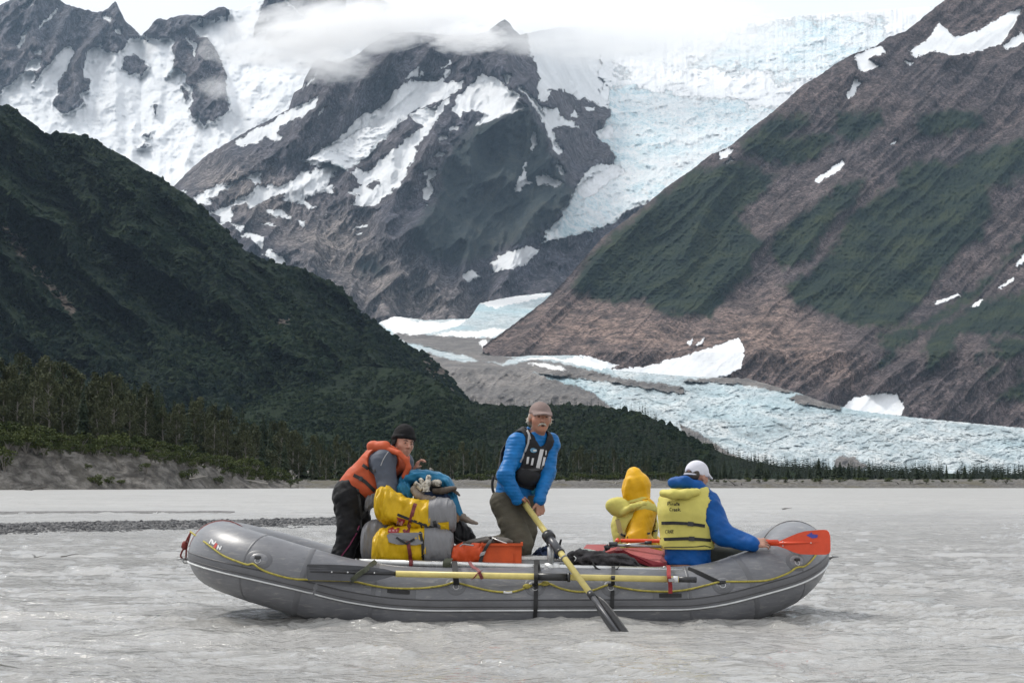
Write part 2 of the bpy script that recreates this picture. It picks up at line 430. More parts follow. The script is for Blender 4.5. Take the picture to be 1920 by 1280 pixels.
S += [z5(p) for p in (
    [(185, 205), (280, 170), (320, 140), (440, 120), (500, 80), (570, 68), (555, 130), (530, 140), (510, 105), (460, 105), (400, 150), (330, 190), (270, 215), (290, 240), (220, 250)],
    [(395, 240), (470, 210), (540, 150), (620, 140), (670, 160), (740, 130), (800, 80), (900, 70), (870, 110), (800, 130), (720, 170), (640, 200), (560, 240), (495, 275), (470, 240), (400, 260)],
    [(275, 300), (390, 255), (410, 300), (400, 350), (330, 360), (340, 315)], [(400, 355), (470, 360), (475, 385), (445, 405)], [(595, 275), (680, 280), (740, 325), (660, 320), (610, 300)], [(570, 355), (630, 352), (640, 372)], [(755, 330), (810, 340), (805, 380), (780, 350)],
    [(445, 420), (510, 405), (580, 430), (575, 500), (540, 480), (510, 445)], [(570, 530), (600, 495), (690, 545), (700, 585), (640, 575)], [(1055, 388), (1100, 368), (1155, 363), (1150, 382), (1100, 387)], [(1105, 405), (1135, 405), (1130, 420), (1110, 420)], [(915, 305), (930, 300), (930, 315)],
    [(1690, 635), (1730, 615), (1770, 625), (1790, 655), (1750, 665), (1720, 680), (1695, 660)], [(110, 165), (160, 170), (150, 190)], [(1480, 250), (1495, 252), (1485, 265)])]
S += [[(918, 494), (940, 478), (960, 468), (1000, 462), (1010, 470), (990, 490), (960, 505), (930, 510)]]
S += [z3(p) for p in ([(410, 960), (460, 920), (570, 915), (640, 960), (560, 1000), (480, 1080), (400, 1110), (350, 1060)],)]
S_hi = [[(1000, 0), (1800, 0), (1800, 230), (1500, 215), (1450, 204), (1397, 195), (1329, 183), (1262, 175), (1195, 165), (1148, 161), (1120, 168), (1130, 202), (1071, 160), (1016, 140), (1000, 105), (985, 70)]]
S_holes = [z2([(560, 1040), (620, 1000), (630, 1020), (590, 1060)]), z3([(590, 370), (650, 380), (650, 400), (610, 395)]), z3([(585, 415), (640, 425), (645, 445), (600, 440)]), z2([(1570, 500), (1640, 500), (1700, 530), (1740, 555), (1650, 545)])]
ICE = [z3([(480, 490), (560, 478), (700, 488), (900, 518), (1100, 543), (1300, 578), (1600, 605), (1600, 1000), (760, 1146), (610, 1205), (505, 1274), (400, 1300), (300, 1333), (225, 1345), (165, 1358), (175, 1325), (230, 1250), (270, 1190), (330, 1130), (350, 1060), (400, 1000), (480, 960), (575, 920), (580, 850), (540, 800), (470, 770), (500, 720), (550, 650), (540, 600), (500, 540)]),
       z3([(900, 420), (1000, 330), (1100, 250), (1200, 190), (1350, 140), (1500, 100), (1700, 80), (2100, 90), (2100, 300), (1750, 420), (1600, 480), (1450, 430), (1300, 405), (1100, 405), (950, 435)])]
ICE.append([(1135, 20), (1300, 0), (1800, 0), (1800, 320), (1200, 320), (1160, 230), (1150, 172), (1120, 150)])
ICE_hang = [z2([(200, 895), (300, 840), (430, 770), (520, 720), (690, 710), (700, 740), (600, 830), (490, 925), (440, 940), (330, 905)]), z2([(790, 640), (900, 600), (960, 590), (900, 700), (830, 680)])]
ICE_hole = [z3([(610, 1230), (630, 1180), (760, 1125), (800, 1160), (680, 1290), (560, 1320)])]
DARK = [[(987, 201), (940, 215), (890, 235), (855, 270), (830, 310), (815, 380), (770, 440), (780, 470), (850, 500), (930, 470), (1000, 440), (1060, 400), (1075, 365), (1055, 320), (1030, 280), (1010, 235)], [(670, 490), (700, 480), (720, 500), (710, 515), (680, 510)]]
TAN = [[(520, 430), (620, 400), (690, 420), (720, 470), (780, 500), (860, 560), (900, 590), (720, 600), (640, 540), (580, 510)], [(340, 330), (420, 300), (520, 340), (560, 400), (470, 420), (400, 370)]]
mid_rockd = region(S + [], S_holes, 5, 4.0, 14, 21)
mid_high = region(S_hi, S_holes, 18, 14, 40, 25)
mid_icef = region(ICE + ICE_hang, ICE_hole, 6, 7, 20, 22)
def mid_snow(px, py, v): return np.maximum(mid_rockd(px, py, v), mid_high(px, py, v) * (1 - 0.75 * region([ICE[1]], (), 22, 16, 40, 26)(px, py, v)))
def mid_relief(px, py, v):
    sn = mid_rockd(px, py, v); ic = mid_icef(px, py, v)
    n = ridged((px + 0.55 * py) / 95, (py - 0.55 * px) / 190, 5, 31, 0.45)
    rock = (n - 0.4) * 330 + fbm(px / 14, py / 14, 2, 9) * 14
    for pts, A, w in (([(947, 37), (950, 120), (985, 200), (1030, 270), (1062, 345), (1050, 400)], 260, 80), ([(987, 200), (890, 235), (830, 310), (812, 400), (765, 450)], 240, 70),
                      ([(735, 58), (640, 150), (560, 250), (450, 330), (380, 380)], 260, 90), ([(870, 190), (800, 290), (740, 380), (690, 460)], 160, 60), ([(1130, 205), (1150, 290), (1080, 380)], 140, 50),
                      ([(790, 160), (690, 250), (580, 320)], -170, 45), ([(900, 250), (960, 360), (940, 460)], -60, 40)):
        d = line_d(px, py, pts)
        rock = rock + A * np.clip(1 - d / w, 0, 1) ** 1.2
    # crevassed ice: blocks and steps across the flow
    c = ridged(px / 14 + fbm(px / 40, py / 40, 3, 5) * 2, py / 6, 4, 41, 0.6)
    ice = (c - 0.5) * 12 + ridged(px / 60 + py / 50, py / 40 - px / 90, 4, 44) * 55
    return np.where(ic > 0.5, ice, rock * (1 - 0.4 * sn) * (1 - 0.8 * mid_high(px, py, v))) * np.clip((1.02 - v) * 12, 0.25, 1)
def mid_rng(px, py, v):
    right = sstep(960, 1180, px)
    return (7600 + 2300 * v) * (1 - right) + (7700 + 4200 * v ** 1.2) * right
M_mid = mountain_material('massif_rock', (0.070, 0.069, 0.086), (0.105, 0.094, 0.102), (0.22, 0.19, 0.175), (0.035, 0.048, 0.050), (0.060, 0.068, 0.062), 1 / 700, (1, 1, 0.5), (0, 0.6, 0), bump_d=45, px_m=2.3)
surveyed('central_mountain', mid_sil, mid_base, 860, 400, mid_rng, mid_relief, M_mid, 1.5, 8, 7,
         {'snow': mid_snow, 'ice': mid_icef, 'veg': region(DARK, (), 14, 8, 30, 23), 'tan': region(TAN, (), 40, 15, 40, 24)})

# ---- the mountain on the right
right_sil = [(905, 650), (918, 640), (940, 625), (980, 595), (1020, 565), (1060, 525), (1090, 490), (1130, 445), (1200, 393), (1215, 380), (1252, 349), (1296, 319), (1330, 292), (1368, 275), (1410, 239), (1447, 212), (1474, 188), (1504, 161), (1538, 141), (1565, 121), (1600, 101), (1640, 88), (1665, 70), (1700, 58), (1740, 25), (1775, -2), (1850, -30), (1980, -60)]
right_base = [(905, 660), (930, 668), (960, 690), (1060, 700), (1150, 730), (1300, 750), (1400, 750), (1500, 780), (1600, 800), (1920, 840), (1980, 845)]
VEG_R = [[(1290, 325), (1220, 385), (1150, 437), (1090, 497), (1075, 545), (1130, 565), (1200, 565), (1260, 592), (1330, 590), (1400, 520), (1430, 455), (1380, 400), (1420, 370), (1455, 330), (1380, 300)],
         z4([(480, 750), (560, 680), (650, 600), (760, 530), (880, 440), (1000, 400), (1010, 440), (930, 560), (850, 620), (800, 690), (760, 740), (730, 830), (640, 880), (560, 890), (490, 830)]),
         z4([(560, 1010), (700, 930), (800, 840), (880, 740), (920, 620), (1000, 560), (1080, 500), (1180, 430), (1260, 330), (1400, 290), (1500, 330), (1600, 260), (1800, 200), (2000, 180), (2000, 330), (1830, 420), (1700, 450), (1740, 590), (1680, 640), (1680, 720), (1560, 800), (1480, 880), (1420, 960), (1360, 1060), (1300, 1130), (1200, 1230), (1080, 1240), (940, 1220), (800, 1160), (640, 1100), (600, 1040)]),
         z4([(330, 200), (500, 60), (650, 40), (720, 60), (700, 110), (560, 170), (650, 180), (820, 130), (860, 200), (740, 290), (560, 330), (430, 290), (340, 260)]), z4([(860, 40), (1100, 20), (1120, 100), (1000, 180), (900, 190), (840, 110)]),
         z4([(2000, 620), (1850, 770), (1790, 880), (1700, 950), (1600, 1030), (1500, 1100), (1400, 1160), (1290, 1230), (1200, 1290), (1300, 1290), (1400, 1215), (1560, 1120), (1700, 1000), (1790, 890), (2000, 680)]),
         z4([(1300, 60), (1500, 20), (1650, 30), (1700, 100), (1560, 130), (1400, 170), (1320, 150)]),
         z8([(1100, 190), (1220, 180), (1290, 120), (1280, 200), (1220, 280), (1190, 350), (1110, 385), (1150, 300)]), z8([(1370, 410), (1360, 260), (1420, 170), (1560, 90), (1700, 0), (2000, -60), (2000, 200), (1700, 200), (1560, 190), (1530, 280), (1490, 320), (1420, 420)]),
         z8([(1730, 230), (2000, 230), (2000, 290), (1800, 335), (1770, 280), (1730, 300)]), z8([(2000, 440), (1900, 470), (1790, 540), (1780, 560), (2000, 580)]), z8([(1700, 400), (1775, 370), (1760, 420), (1715, 455)]), z8([(1650, 310), (1690, 290), (1680, 350), (1650, 355)]), z8([(1880, 420), (1920, 390), (1900, 460), (1880, 465)])]
SNOW_R = [z4(p) for p in ([(740, 410), (760, 385), (820, 350), (890, 295), (910, 315), (880, 350), (800, 400), (750, 425)], [(200, 250), (250, 235), (280, 240), (250, 285), (205, 295)], [(245, 315), (270, 288), (278, 300)], [(1400, 1092), (1450, 1075), (1540, 1038), (1547, 1058), (1420, 1103)], [(1607, 1115), (1675, 1068), (1668, 1092), (1620, 1120)],
          [(1758, 1014), (1850, 947), (1853, 970), (1770, 1018)], [(1855, 890), (1915, 800), (1925, 850), (1870, 892)], [(1160, 212), (1195, 185), (1185, 205)])]
SNOW_R += [[(1705, 95), (1740, 75), (1760, 42), (1790, 70), (1830, 60), (1880, 30), (1915, 15), (1900, 50), (1880, 80), (1840, 95), (1790, 105), (1750, 95), (1715, 110)], [(1600, 105), (1650, 85), (1662, 100), (1625, 110), (1650, 125), (1613, 136)], [(1586, 183), (1603, 148), (1614, 156), (1597, 184)], [(1880, 88), (1915, 60), (1930, 75), (1890, 94)], [(1697, 115), (1712, 118), (1708, 128)],
           [(1130, 694), (1200, 688), (1280, 668), (1350, 645), (1385, 632), (1397, 655), (1390, 690), (1360, 706), (1280, 715), (1200, 714), (1150, 704)], [(1570, 772), (1600, 745), (1650, 738), (1680, 738), (1695, 760), (1690, 778), (1640, 783), (1590, 776)], [(1285, 645), (1300, 634), (1296, 647)], [(1303, 648), (1320, 634), (1316, 645)],
           [(1060, 676), (1090, 665), (1120, 672), (1160, 685), (1140, 692), (1080, 684)]]
right_snow = region(SNOW_R, (), 4, 2.5, 10, 72)
right_veg = region(VEG_R, (), 10, 9, 26, 71)
def right_relief(px, py, v):
    # gullies run down to the lower left
    u2 = px * 0.69 + py * 0.72; w = px * 0.72 - py * 0.69
    n = ridged(u2 / 120 + fbm(px / 260, py / 260, 2, 4) * 0.35, w / 700, 3, 61, 0.45)
    r = (n - 0.4) * 110 + ridged(u2 / 26 + fbm(px / 90, py / 90, 2, 6) * 0.4, w / 190, 3, 67, 0.5) * 24 + fbm(px / 70, py / 70, 3, 63) * 22 + fbm(px / 9, py / 9, 2, 65) * 4
    vg = right_veg(px, py, v)
    r = r + vg * (12 + ridged(px / 12, py / 9, 3, 66) * 16)
    r = r * (1 - 0.85 * np.clip(right_snow(px, py, v) * 1.5, 0, 1))
    return r * np.clip((1.02 - v) * 14, 0.2, 1)
M_right = mountain_material('scree_and_brush', (0.055, 0.046, 0.050), (0.080, 0.063, 0.062), (0.165, 0.118, 0.098), (0.011, 0.022, 0.016), (0.027, 0.037, 0.018), 1 / 420, (1.1, 1.1, 0.6), (0, 0.75, 0), bump_d=14, bump_s=0.6, px_m=1.4)
surveyed('right_mountain', right_sil, right_base, 800, 420, lambda px, py, v: np.interp(py, [-60, 300, 560, 660, 850], [7300, 6300, 5450, 4880, 4500]), right_relief, M_right, 1.3, 10, 9,
         {'snow': right_snow, 'ice': zero, 'veg': right_veg, 'tan': region([[(930, 640), (1010, 590), (1080, 560), (1200, 570), (1300, 600), (1450, 560), (1560, 640), (1600, 700), (1400, 690), (1100, 670)]], (), 50, 20, 50, 74)})

# ---- the valley glacier that comes down between them
gl_top = [(690, 625), (712, 604), (740, 593), (800, 600), (880, 597), (900, 568), (960, 556), (1032, 548), (1060, 600), (1080, 664), (1150, 694), (1300, 706), (1400, 709), (1500, 737), (1540, 752), (1600, 768), (1700, 781), (1800, 791), (1920, 802), (1990, 808)]
gl_base = [(690, 690), (800, 760), (1000, 800), (1300, 890), (1500, 905), (1990, 908)]
DEB = [z7([(290, 305), (520, 322), (700, 335), (860, 338), (835, 360), (830, 400), (870, 430), (980, 452), (900, 480), (790, 475), (700, 440), (560, 410), (470, 385), (390, 372), (320, 345)]),
       z7([(480, 420), (620, 465), (700, 478), (780, 465), (900, 490), (1010, 500), (1130, 550), (1260, 595), (1400, 640), (1470, 690), (1530, 740), (1200, 820), (800, 820), (600, 700), (480, 560)]),
       z7([(960, 490), (1090, 456), (1200, 478), (1310, 500), (1440, 530), (1600, 572), (1780, 592), (1920, 618), (1930, 655), (1700, 622), (1500, 588), (1300, 565), (1130, 545), (1020, 520)]),
       z8([(0, 458), (200, 440), (450, 438), (640, 452), (665, 512), (600, 522), (520, 522), (400, 490), (200, 470), (50, 470)]), z8([(605, 565), (640, 530), (740, 550), (830, 580), (930, 550), (965, 562), (880, 625), (800, 612), (650, 592)]),
       z8([(850, 910), (900, 880), (960, 890), (1040, 940), (1000, 960), (860, 950)]), z8([(-20, 700), (100, 760), (220, 840), (330, 900), (300, 930), (0, 780)])]
SN_G = [z7([(215, 258), (280, 218), (340, 222), (400, 243), (540, 255), (640, 240), (715, 232), (650, 275), (580, 298), (430, 325), (300, 312)]), z7([(750, 142), (880, 120), (1000, 100), (1190, 86), (1150, 110), (1000, 140), (880, 170), (830, 165)]), z7([(520, 320), (640, 300), (760, 300), (860, 285), (940, 290), (860, 335), (700, 335)]),
        z7([(770, 362), (820, 352), (830, 395), (875, 428), (850, 434), (800, 402)]), z7([(925, 428), (965, 425), (975, 440)]), z7([(1000, 465), (1080, 450), (1170, 440), (1240, 465), (1330, 442), (1380, 460), (1500, 465), (1560, 490), (1450, 515), (1320, 490), (1180, 460)]), z7([(1050, 485), (1120, 480), (1210, 495), (1280, 525), (1190, 515)])]
gl_deb = region(DEB, (), 5, 3, 14, 81)
gl_sn = region(SN_G, (), 4, 3, 12, 82)
def gl_relief(px, py, v):
    db = gl_deb(px, py, v); sn = gl_sn(px, py, v)
    wx = px + fbm(px / 40, py / 30, 3, 83) * 40; wy = py + fbm(px / 40, py / 30, 3, 84) * 14
    c = ridged(wx / 15, wy / 5.5, 4, 85, 0.6)
    ice = (c - 0.45) * 7 + ridged(wx / 45, wy / 22, 4, 86) * 20
    deb = fbm(px / 60, py / 30, 3, 87) * 50 + ridged((px + 1.2 * py) / 34, (py - px) / 90, 3, 88) * 16 + 20
    return np.where(db > 0.5, deb, ice * (1 - 0.8 * sn)) * np.clip((1.02 - v) * 10, 0.1, 1)
def gl_rng(px, py, v):
    return np.interp(py, [550, 600, 640, 664, 690, 760, 905], [7500, 6500, 5650, 4950, 4250, 3900, 3300])
def glacier_material():
    t = NT('glacier_ice')
    co = t.coord('Object')
    n1 = t.noise(t.mapping(co, (1, 0.5, 1.5), (0, -0.25, 0)), 1 / 75, 8, 0.74, 0.8); n2 = t.noise(t.mapping(co, (1.3, 1, 0.8)), 1 / 10, 5, 0.7, 0.4); n3 = t.noise(co, 1 / 350, 4, 0.5)
    ice = t.ramp(n1, [(0.32, (0.22, 0.25, 0.26)), (0.41, (0.36, 0.44, 0.47)), (0.50, (0.48, 0.55, 0.575)), (0.60, (0.64, 0.68, 0.685)), (0.72, (0.40, 0.41, 0.40))])
    ice = t.mix(t.ramp(n2, [(0.40, 0.9), (0.50, 0.0)]), ice, (0.22, 0.26, 0.27))
    ice = t.mix(t.ramp(n3, [(0.50, 0.0), (0.7, 0.5)]), ice, (0.33, 0.55, 0.62))
    deb = t.ramp(t.math('ADD', t.math('MULTIPLY', n1, 0.5), t.math('MULTIPLY', n2, 0.5)), [(0.38, (0.045, 0.041, 0.04)), (0.5, (0.115, 0.104, 0.097)), (0.60, (0.23, 0.205, 0.185))])
    mo = t.math('MULTIPLY', t.math('SUBTRACT', n2, 0.5), 1.0)
    e = lambda a, w: t.ramp(t.math('ADD', t.attr(a), t.math('MULTIPLY', mo, 1.6)), [(0.5 - w, 0.0), (0.5 + w, 1.0)])
    col = t.mix(e('deb', 0.1), ice, deb)
    col = t.mix(e('snow', 0.06), col, (0.86, 0.86, 0.85))
    h = t.math('ADD', n1, t.math('MULTIPLY', n2, 0.4))
    return t.final(col, 0.6, t.bump(h, 0.9, 12.0), **{'Specular IOR Level': 0.25})
surveyed('valley_glacier', gl_top, gl_base, 900, 240, gl_rng, gl_relief, glacier_material(), 1.2, 9, 11,
         {'deb': gl_deb, 'snow': gl_sn}, back=300)

# ---- the brushy green mountain on the left and the wooded foothill in front of it
def brush_material(name, c1, c2, c3, s, dist):
    t = NT(name)
    co = t.coord('Object')
    n1 = t.noise(co, s, 5, 0.55, 0.3); n2 = t.noise(co, s * 6, 5, 0.6); n3 = t.noise(co, s * 28, 4, 0.6)
    col = t.mix(t.ramp(n1, [(0.4, 0.0), (0.62, 1.0)]), c1, c2)
    col = t.mix(t.ramp(t.math('ADD', t.math('MULTIPLY', n2, 0.5), t.math('MULTIPLY', n3, 0.5)), [(0.45, 0.0), (0.68, 0.9)]), col, c3)
    bare = t.ramp(t.math('ADD', t.attr('bare'), t.math('MULTIPLY', t.math('SUBTRACT', n2, 0.5), 1.2)), [(0.45, 0.0), (0.7, 1.0)])
    col = t.mix(bare, col, t.mix(n3, (0.10, 0.085, 0.075), (0.20, 0.17, 0.15)))
    vor = t.new('ShaderNodeTexVoronoi'); t.l.new(co, vor.inputs['Vector']); vor.inputs['Scale'].default_value = s * 22
    h = t.math('SUBTRACT', t.math('MULTIPLY', n3, 0.8), t.math('MULTIPLY', vor.outputs['Distance'], 0.9))
    return t.final(col, 0.95, t.bump(h, 1.0, dist), **{'Specular IOR Level': 0.05})
left_sil = [(-80, 170), (-30, 186), (0, 198), (17, 196), (30, 205), (44, 218), (74, 240), (89, 257), (101, 249), (134, 250), (171, 259), (202, 277), (235, 294), (269, 316), (302, 333), (322, 348), (356, 369), (390, 400), (423, 430), (444, 454), (461, 471), (491, 485), (535, 497), (562, 501), (602, 520), (636, 537), (659, 559), (676, 585), (710, 607), (740, 632), (770, 649), (807, 669), (837, 696), (858, 727), (880, 752), (900, 775)]
left_base = [(-80, 840), (600, 850), (800, 840), (900, 800)]
def left_relief(px, py, v):
    wx = px + fbm(px / 120, py / 120, 3, 91) * 50
    n = ridged((wx - 0.75 * py) / 120, (py + 0.3 * px) / 420, 4, 92)
    r = (n - 0.4) * 190
    for pts, A, w in (([(89, 257), (180, 420), (300, 560), (420, 700)], -70, 70), ([(134, 250), (260, 420), (420, 560), (560, 680)], 90, 80), ([(356, 369), (470, 540), (600, 640), (700, 700)], 60, 60), ([(0, 430), (120, 560), (260, 680)], -50, 40)):
        r = r + A * np.clip(1 - line_d(px, py, pts) / w, 0, 1) ** 1.3
    r = r + ridged(px / 16, py / 12, 3, 93) * 16 + fbm(px / 6, py / 5, 2, 94) * 5
    return r * np.clip((1.02 - v) * 16, 0.15, 1)
M_left = brush_material('alder_slope', (0.007, 0.016, 0.013), (0.014, 0.028, 0.016), (0.038, 0.052, 0.021), 1 / 190, 16)
_, LEFT = surveyed('left_mountain', left_sil, left_base, 640, 420, lambda px, py, v: 1900 + 1000 * v ** 0.9, left_relief, M_left, 1.8, 9, 13,
         {'bare': region([[(0, 425), (20, 430), (90, 520), (150, 590), (130, 590), (60, 510)], [(520, 600), (545, 580), (550, 600), (530, 625)], [(780, 655), (830, 690), (880, 750), (850, 740), (800, 690)]], (), 12, 6, 18, 95)}, back=500)

hill_sil = [(380, 775), (430, 746), (480, 724), (540, 703), (600, 692), (680, 687), (760, 692), (820, 712), (850, 738), (880, 753), (920, 760), (960, 762), (1040, 759), (1100, 760), (1150, 765), (1200, 775), (1230, 787), (1270, 808), (1310, 830), (1350, 848), (1400, 862), (1450, 872), (1560, 880), (1700, 886), (1980, 890)]
hill_base = [(380, 902), (1980, 903)]
def hill_rng(px, py, v):
    return 900 + 900 * v * sstep(1500, 1000, px) + 150 * v + 500 * v * sstep(860, 700, px)
def hill_relief(px, py, v):
    r = (ridged((px + py) / 90, (py - px * 0.2) / 140, 3, 101) - 0.4) * 60 + ridged(px / 14, py / 10, 3, 102) * 12
    return r * np.clip((1.02 - v) * 12, 0.15, 1)
M_hill = brush_material('foothill_brush', (0.009, 0.018, 0.012), (0.015, 0.027, 0.014), (0.036, 0.050, 0.020), 1 / 110, 8)
_, HILL = surveyed('wooded_foothill', hill_sil, hill_base, 620, 150, hill_rng, hill_relief, M_hill, 2.0, 8, 15, {'bare': zero}, back=150)

# ------------------------------------------------------------------ banks, trees, shrubs
rnd = random.Random(7)
def ground_grid(name, px0, px1, nx, rs, zfun, mat, fields=None):
    """a strip of ground: columns follow bearings, rows follow distances rs(px, t), heights zfun(px, t, x, y)"""
    px = np.linspace(px0, px1, nx)
    t = np.linspace(0, 1, 60)
    PX, T = np.meshgrid(px, t)
    R = rs(PX, T); X = (PX - 960) / F * R; Y = R - CAM_D
    Z = zfun(PX, T, X, Y)
    idx = np.arange(X.size).reshape(X.shape)
    faces = np.stack([idx[:-1, :-1], idx[:-1, 1:], idx[1:, 1:], idx[1:, :-1]], -1).reshape(-1, 4)
    o = obj(name, np.stack([X, Y, Z], -1).reshape(-1, 3), faces, mat, smooth=True)
    return tag(o, kind='structure')

SH = [(-120, 305), (0, 320), (300, 350), (560, 415), (640, 430)]
ZT = [(-120, 7.9), (0, 7.2), (60, 6.7), (150, 6.0), (250, 5.9), (300, 5.2), (350, 4.4), (400, 3.6), (450, 2.4), (520, 1.2), (560, 1.0), (640, 0.8)]
def bank_r(px, t):
    r0 = interp(SH, px)
    return r0 + np.where(t < 0.5, t / 0.5 * 11, 11 + ((t - 0.5) / 0.5) ** 2 * 420)
def bank_z(px, t, x, y):
    zt = interp(ZT, px)
    q = t / 0.5
    # rills cut the face
    rill = ridged(x / 3.2 + fbm(x / 5, y / 5, 2, 301), y / 11, 4, 302)
    edge = fbm(x / 9, x * 0, 3, 303) * 0.18
    face = np.clip((q * (1.0 + edge)), 0, 1)
    prof = np.where(face < 0.55, face * 0.9, 0.495 + (face - 0.55) / 0.45 * 0.505)
    z = zt * prof * (0.82 + 0.18 * np.clip(rill * 1.6, 0, 1) * np.sin(np.clip(q, 0, 1) * math.pi) + 0.18 * np.clip(q, 0, 1) * 1.0)
    z = np.where(q > 1, zt + (q - 1) ** 2 * 5, np.minimum(z, zt))
    return z - 0.3 * (1 - np.clip(q * 6, 0, 1)) + fbm(x / 2.2, y / 2.2, 4, 304) * 0.22 * np.clip(q * 3, 0, 1)
t = NT('cut_bank_silt')
co = t.coord('Object')
n1 = t.noise(t.mapping(co, (1, 0.6, 1.6)), 0.45, 7, 0.65, 0.5); n2 = t.noise(co, 2.4, 5, 0.65); n3 = t.noise(co, 0.16, 4, 0.55)
cc = t.ramp(n1, [(0.34, (0.032, 0.029, 0.026)), (0.47, (0.085, 0.078, 0.070)), (0.62, (0.19, 0.178, 0.162))])
cc = t.mix(t.ramp(n3, [(0.50, 0.0), (0.64, 0.75)]), cc, (0.055, 0.05, 0.04))
cc = t.mix(t.ramp(n2, [(0.55, 0.0), (0.7, 0.6)]), cc, (0.05, 0.045, 0.04))
M_bank = t.final(cc, 0.95, t.bump(t.math('ADD', n1, t.math('MULTIPLY', n2, 0.3)), 0.9, 0.8))
ground_grid('cut_bank', -120, 640, 420, bank_r, bank_z, M_bank)

def shore_r(px, t):
    return 412 + 20 * sstep(900, 1500, px) + np.where(t < 0.6, t / 0.6 * 14, 14 + ((t - 0.6) / 0.4) ** 2 * 600)
def shore_z(px, t, x, y):
    q = t / 0.6
    z = -0.25 + 1.5 * np.clip(q, 0, 1) ** 0.7 + np.clip(q - 1, 0, 9) * 2.2 + fbm(x / 4, y / 3, 4, 311) * 0.45 * np.clip(q * 2, 0.15, 1)
    return z
t = NT('shore_gravel')
co = t.coord('Object')
n1 = t.noise(co, 1.3, 6, 0.65); n2 = t.noise(co, 0.12, 4, 0.55)
cc = t.ramp(n1, [(0.34, (0.04, 0.037, 0.033)), (0.5, (0.085, 0.08, 0.073)), (0.66, (0.16, 0.152, 0.14))])
cc = t.mix(t.ramp(n2, [(0.50, 0.0), (0.62, 0.8)]), cc, (0.075, 0.066, 0.04))
M_shore = t.final(cc, 0.95, t.bump(n1, 0.8, 0.3))
ground_grid('far_bank', 560, 2020, 500, shore_r, shore_z, M_shore)

# ---- tree prototypes
def leaf_material(name, c1, c2):
    t = NT(name)
    oi = t.new('ShaderNodeObjectInfo')
    co = t.coord('Object')
    n = t.noise(co, 0.55, 3, 0.5)
    f = t.math('ADD', t.math('MULTIPLY', oi.outputs['Random'], 0.6), t.math('MULTIPLY', t.ramp(n, [(0.35, 0.0), (0.65, 1.0)]), 0.5))
    return t.final(t.mix(f, c1, c2), 0.8, None, **{'Specular IOR Level': 0.15})
M_cotton = leaf_material('cottonwood_leaves', (0.036, 0.046, 0.024), (0.075, 0.084, 0.044))
M_spruce = leaf_material('spruce_needles', (0.016, 0.026, 0.016), (0.034, 0.046, 0.025))
M_willow = leaf_material('willow_leaves', (0.034, 0.050, 0.015), (0.075, 0.092, 0.028))
M_forest = leaf_material('distant_needles', (0.014, 0.021, 0.015), (0.022, 0.031, 0.019))
tb = NT('grey_bark'); tbn = tb.noise(tb.mapping(tb.coord('Object'), (4, 4, 0.6)), 2.0, 4, 0.6)
M_bark = tb.final(tb.mix(tbn, (0.10, 0.09, 0.08), (0.26, 0.245, 0.22)), 0.9, tb.bump(tbn, 0.6, 0.05))

class MB:
    """collects polygons into one mesh"""
    def __init__(s): s.v = []; s.f = []
    def add(s, vs, fs):
        o = len(s.v); s.v += [tuple(p) for p in vs]; s.f += [tuple(i + o for i in f) for f in fs]
    def tube(s, pts, rad, n=6, cap=True):
        pts = [Vector(p) for p in pts]
        rad = [rad] * len(pts) if np.isscalar(rad) else rad
        up = None; rings = []
        for i, p in enumerate(pts):
            d = (pts[min(i + 1, len(pts) - 1)] - pts[max(i - 1, 0)]).normalized()
            if up is None or abs(up.dot(d)) > 0.98: up = Vector((0, 0, 1)) if abs(d.z) < 0.9 else Vector((1, 0, 0))
            a = d.cross(up).normalized(); b = a.cross(d).normalized(); up = b
            rings.append([p + (a * math.cos(k * 2 * math.pi / n) + b * math.sin(k * 2 * math.pi / n)) * rad[i] for k in range(n)])
        o = len(s.v)
        for r in rings: s.v += [tuple(q) for q in r]
        for i in range(len(rings) - 1):
            for k in range(n):
                s.f.append((o + i * n + k, o + i * n + (k + 1) % n, o + (i + 1) * n + (k + 1) % n, o + (i + 1) * n + k))
        if cap:
            s.f.append(tuple(o + k for k in reversed(range(n)))); s.f.append(tuple(o + (len(rings) - 1) * n + k for k in range(n)))
    def box(s, lo, hi, M=None):
        vs = [Vector((x, y, z)) for x in (lo[0], hi[0]) for y in (lo[1], hi[1]) for z in (lo[2], hi[2])]
        if M is not None: vs = [M @ v for v in vs]
        s.add(vs, [(0, 1, 3, 2), (4, 6, 7, 5), (0, 4, 5, 1), (2, 3, 7, 6), (0, 2, 6, 4), (1, 5, 7, 3)])
    def build(s, name, mat, parent=None, smooth=False):
        return obj(name, s.v, s.f, mat, parent, smooth)

def leaf_cards(mb, c, rx, rz, n, size, rn, shell=0.55):
    for _ in range(n):
        d = Vector((rn.gauss(0, 1), rn.gauss(0, 1), rn.gauss(0, 1))).normalized() * (shell + (1 - shell) * rn.random())
        p = Vector((c[0] + d.x * rx, c[1] + d.y * rx, c[2] + d.z * rz))
        a = Vector((rn.gauss(0, 1), rn.gauss(0, 1), rn.gauss(0, 0.6))).normalized(); b = a.cross(Vector((rn.gauss(0, 1), rn.gauss(0, 1), rn.gauss(0, 1)))).normalized()
        s = size * (0.6 + 0.8 * rn.random())
        mb.add([p - a * s, p + b * s * 0.6, p + a * s, p - b * s * 0.6], [(0, 1, 2, 3)])

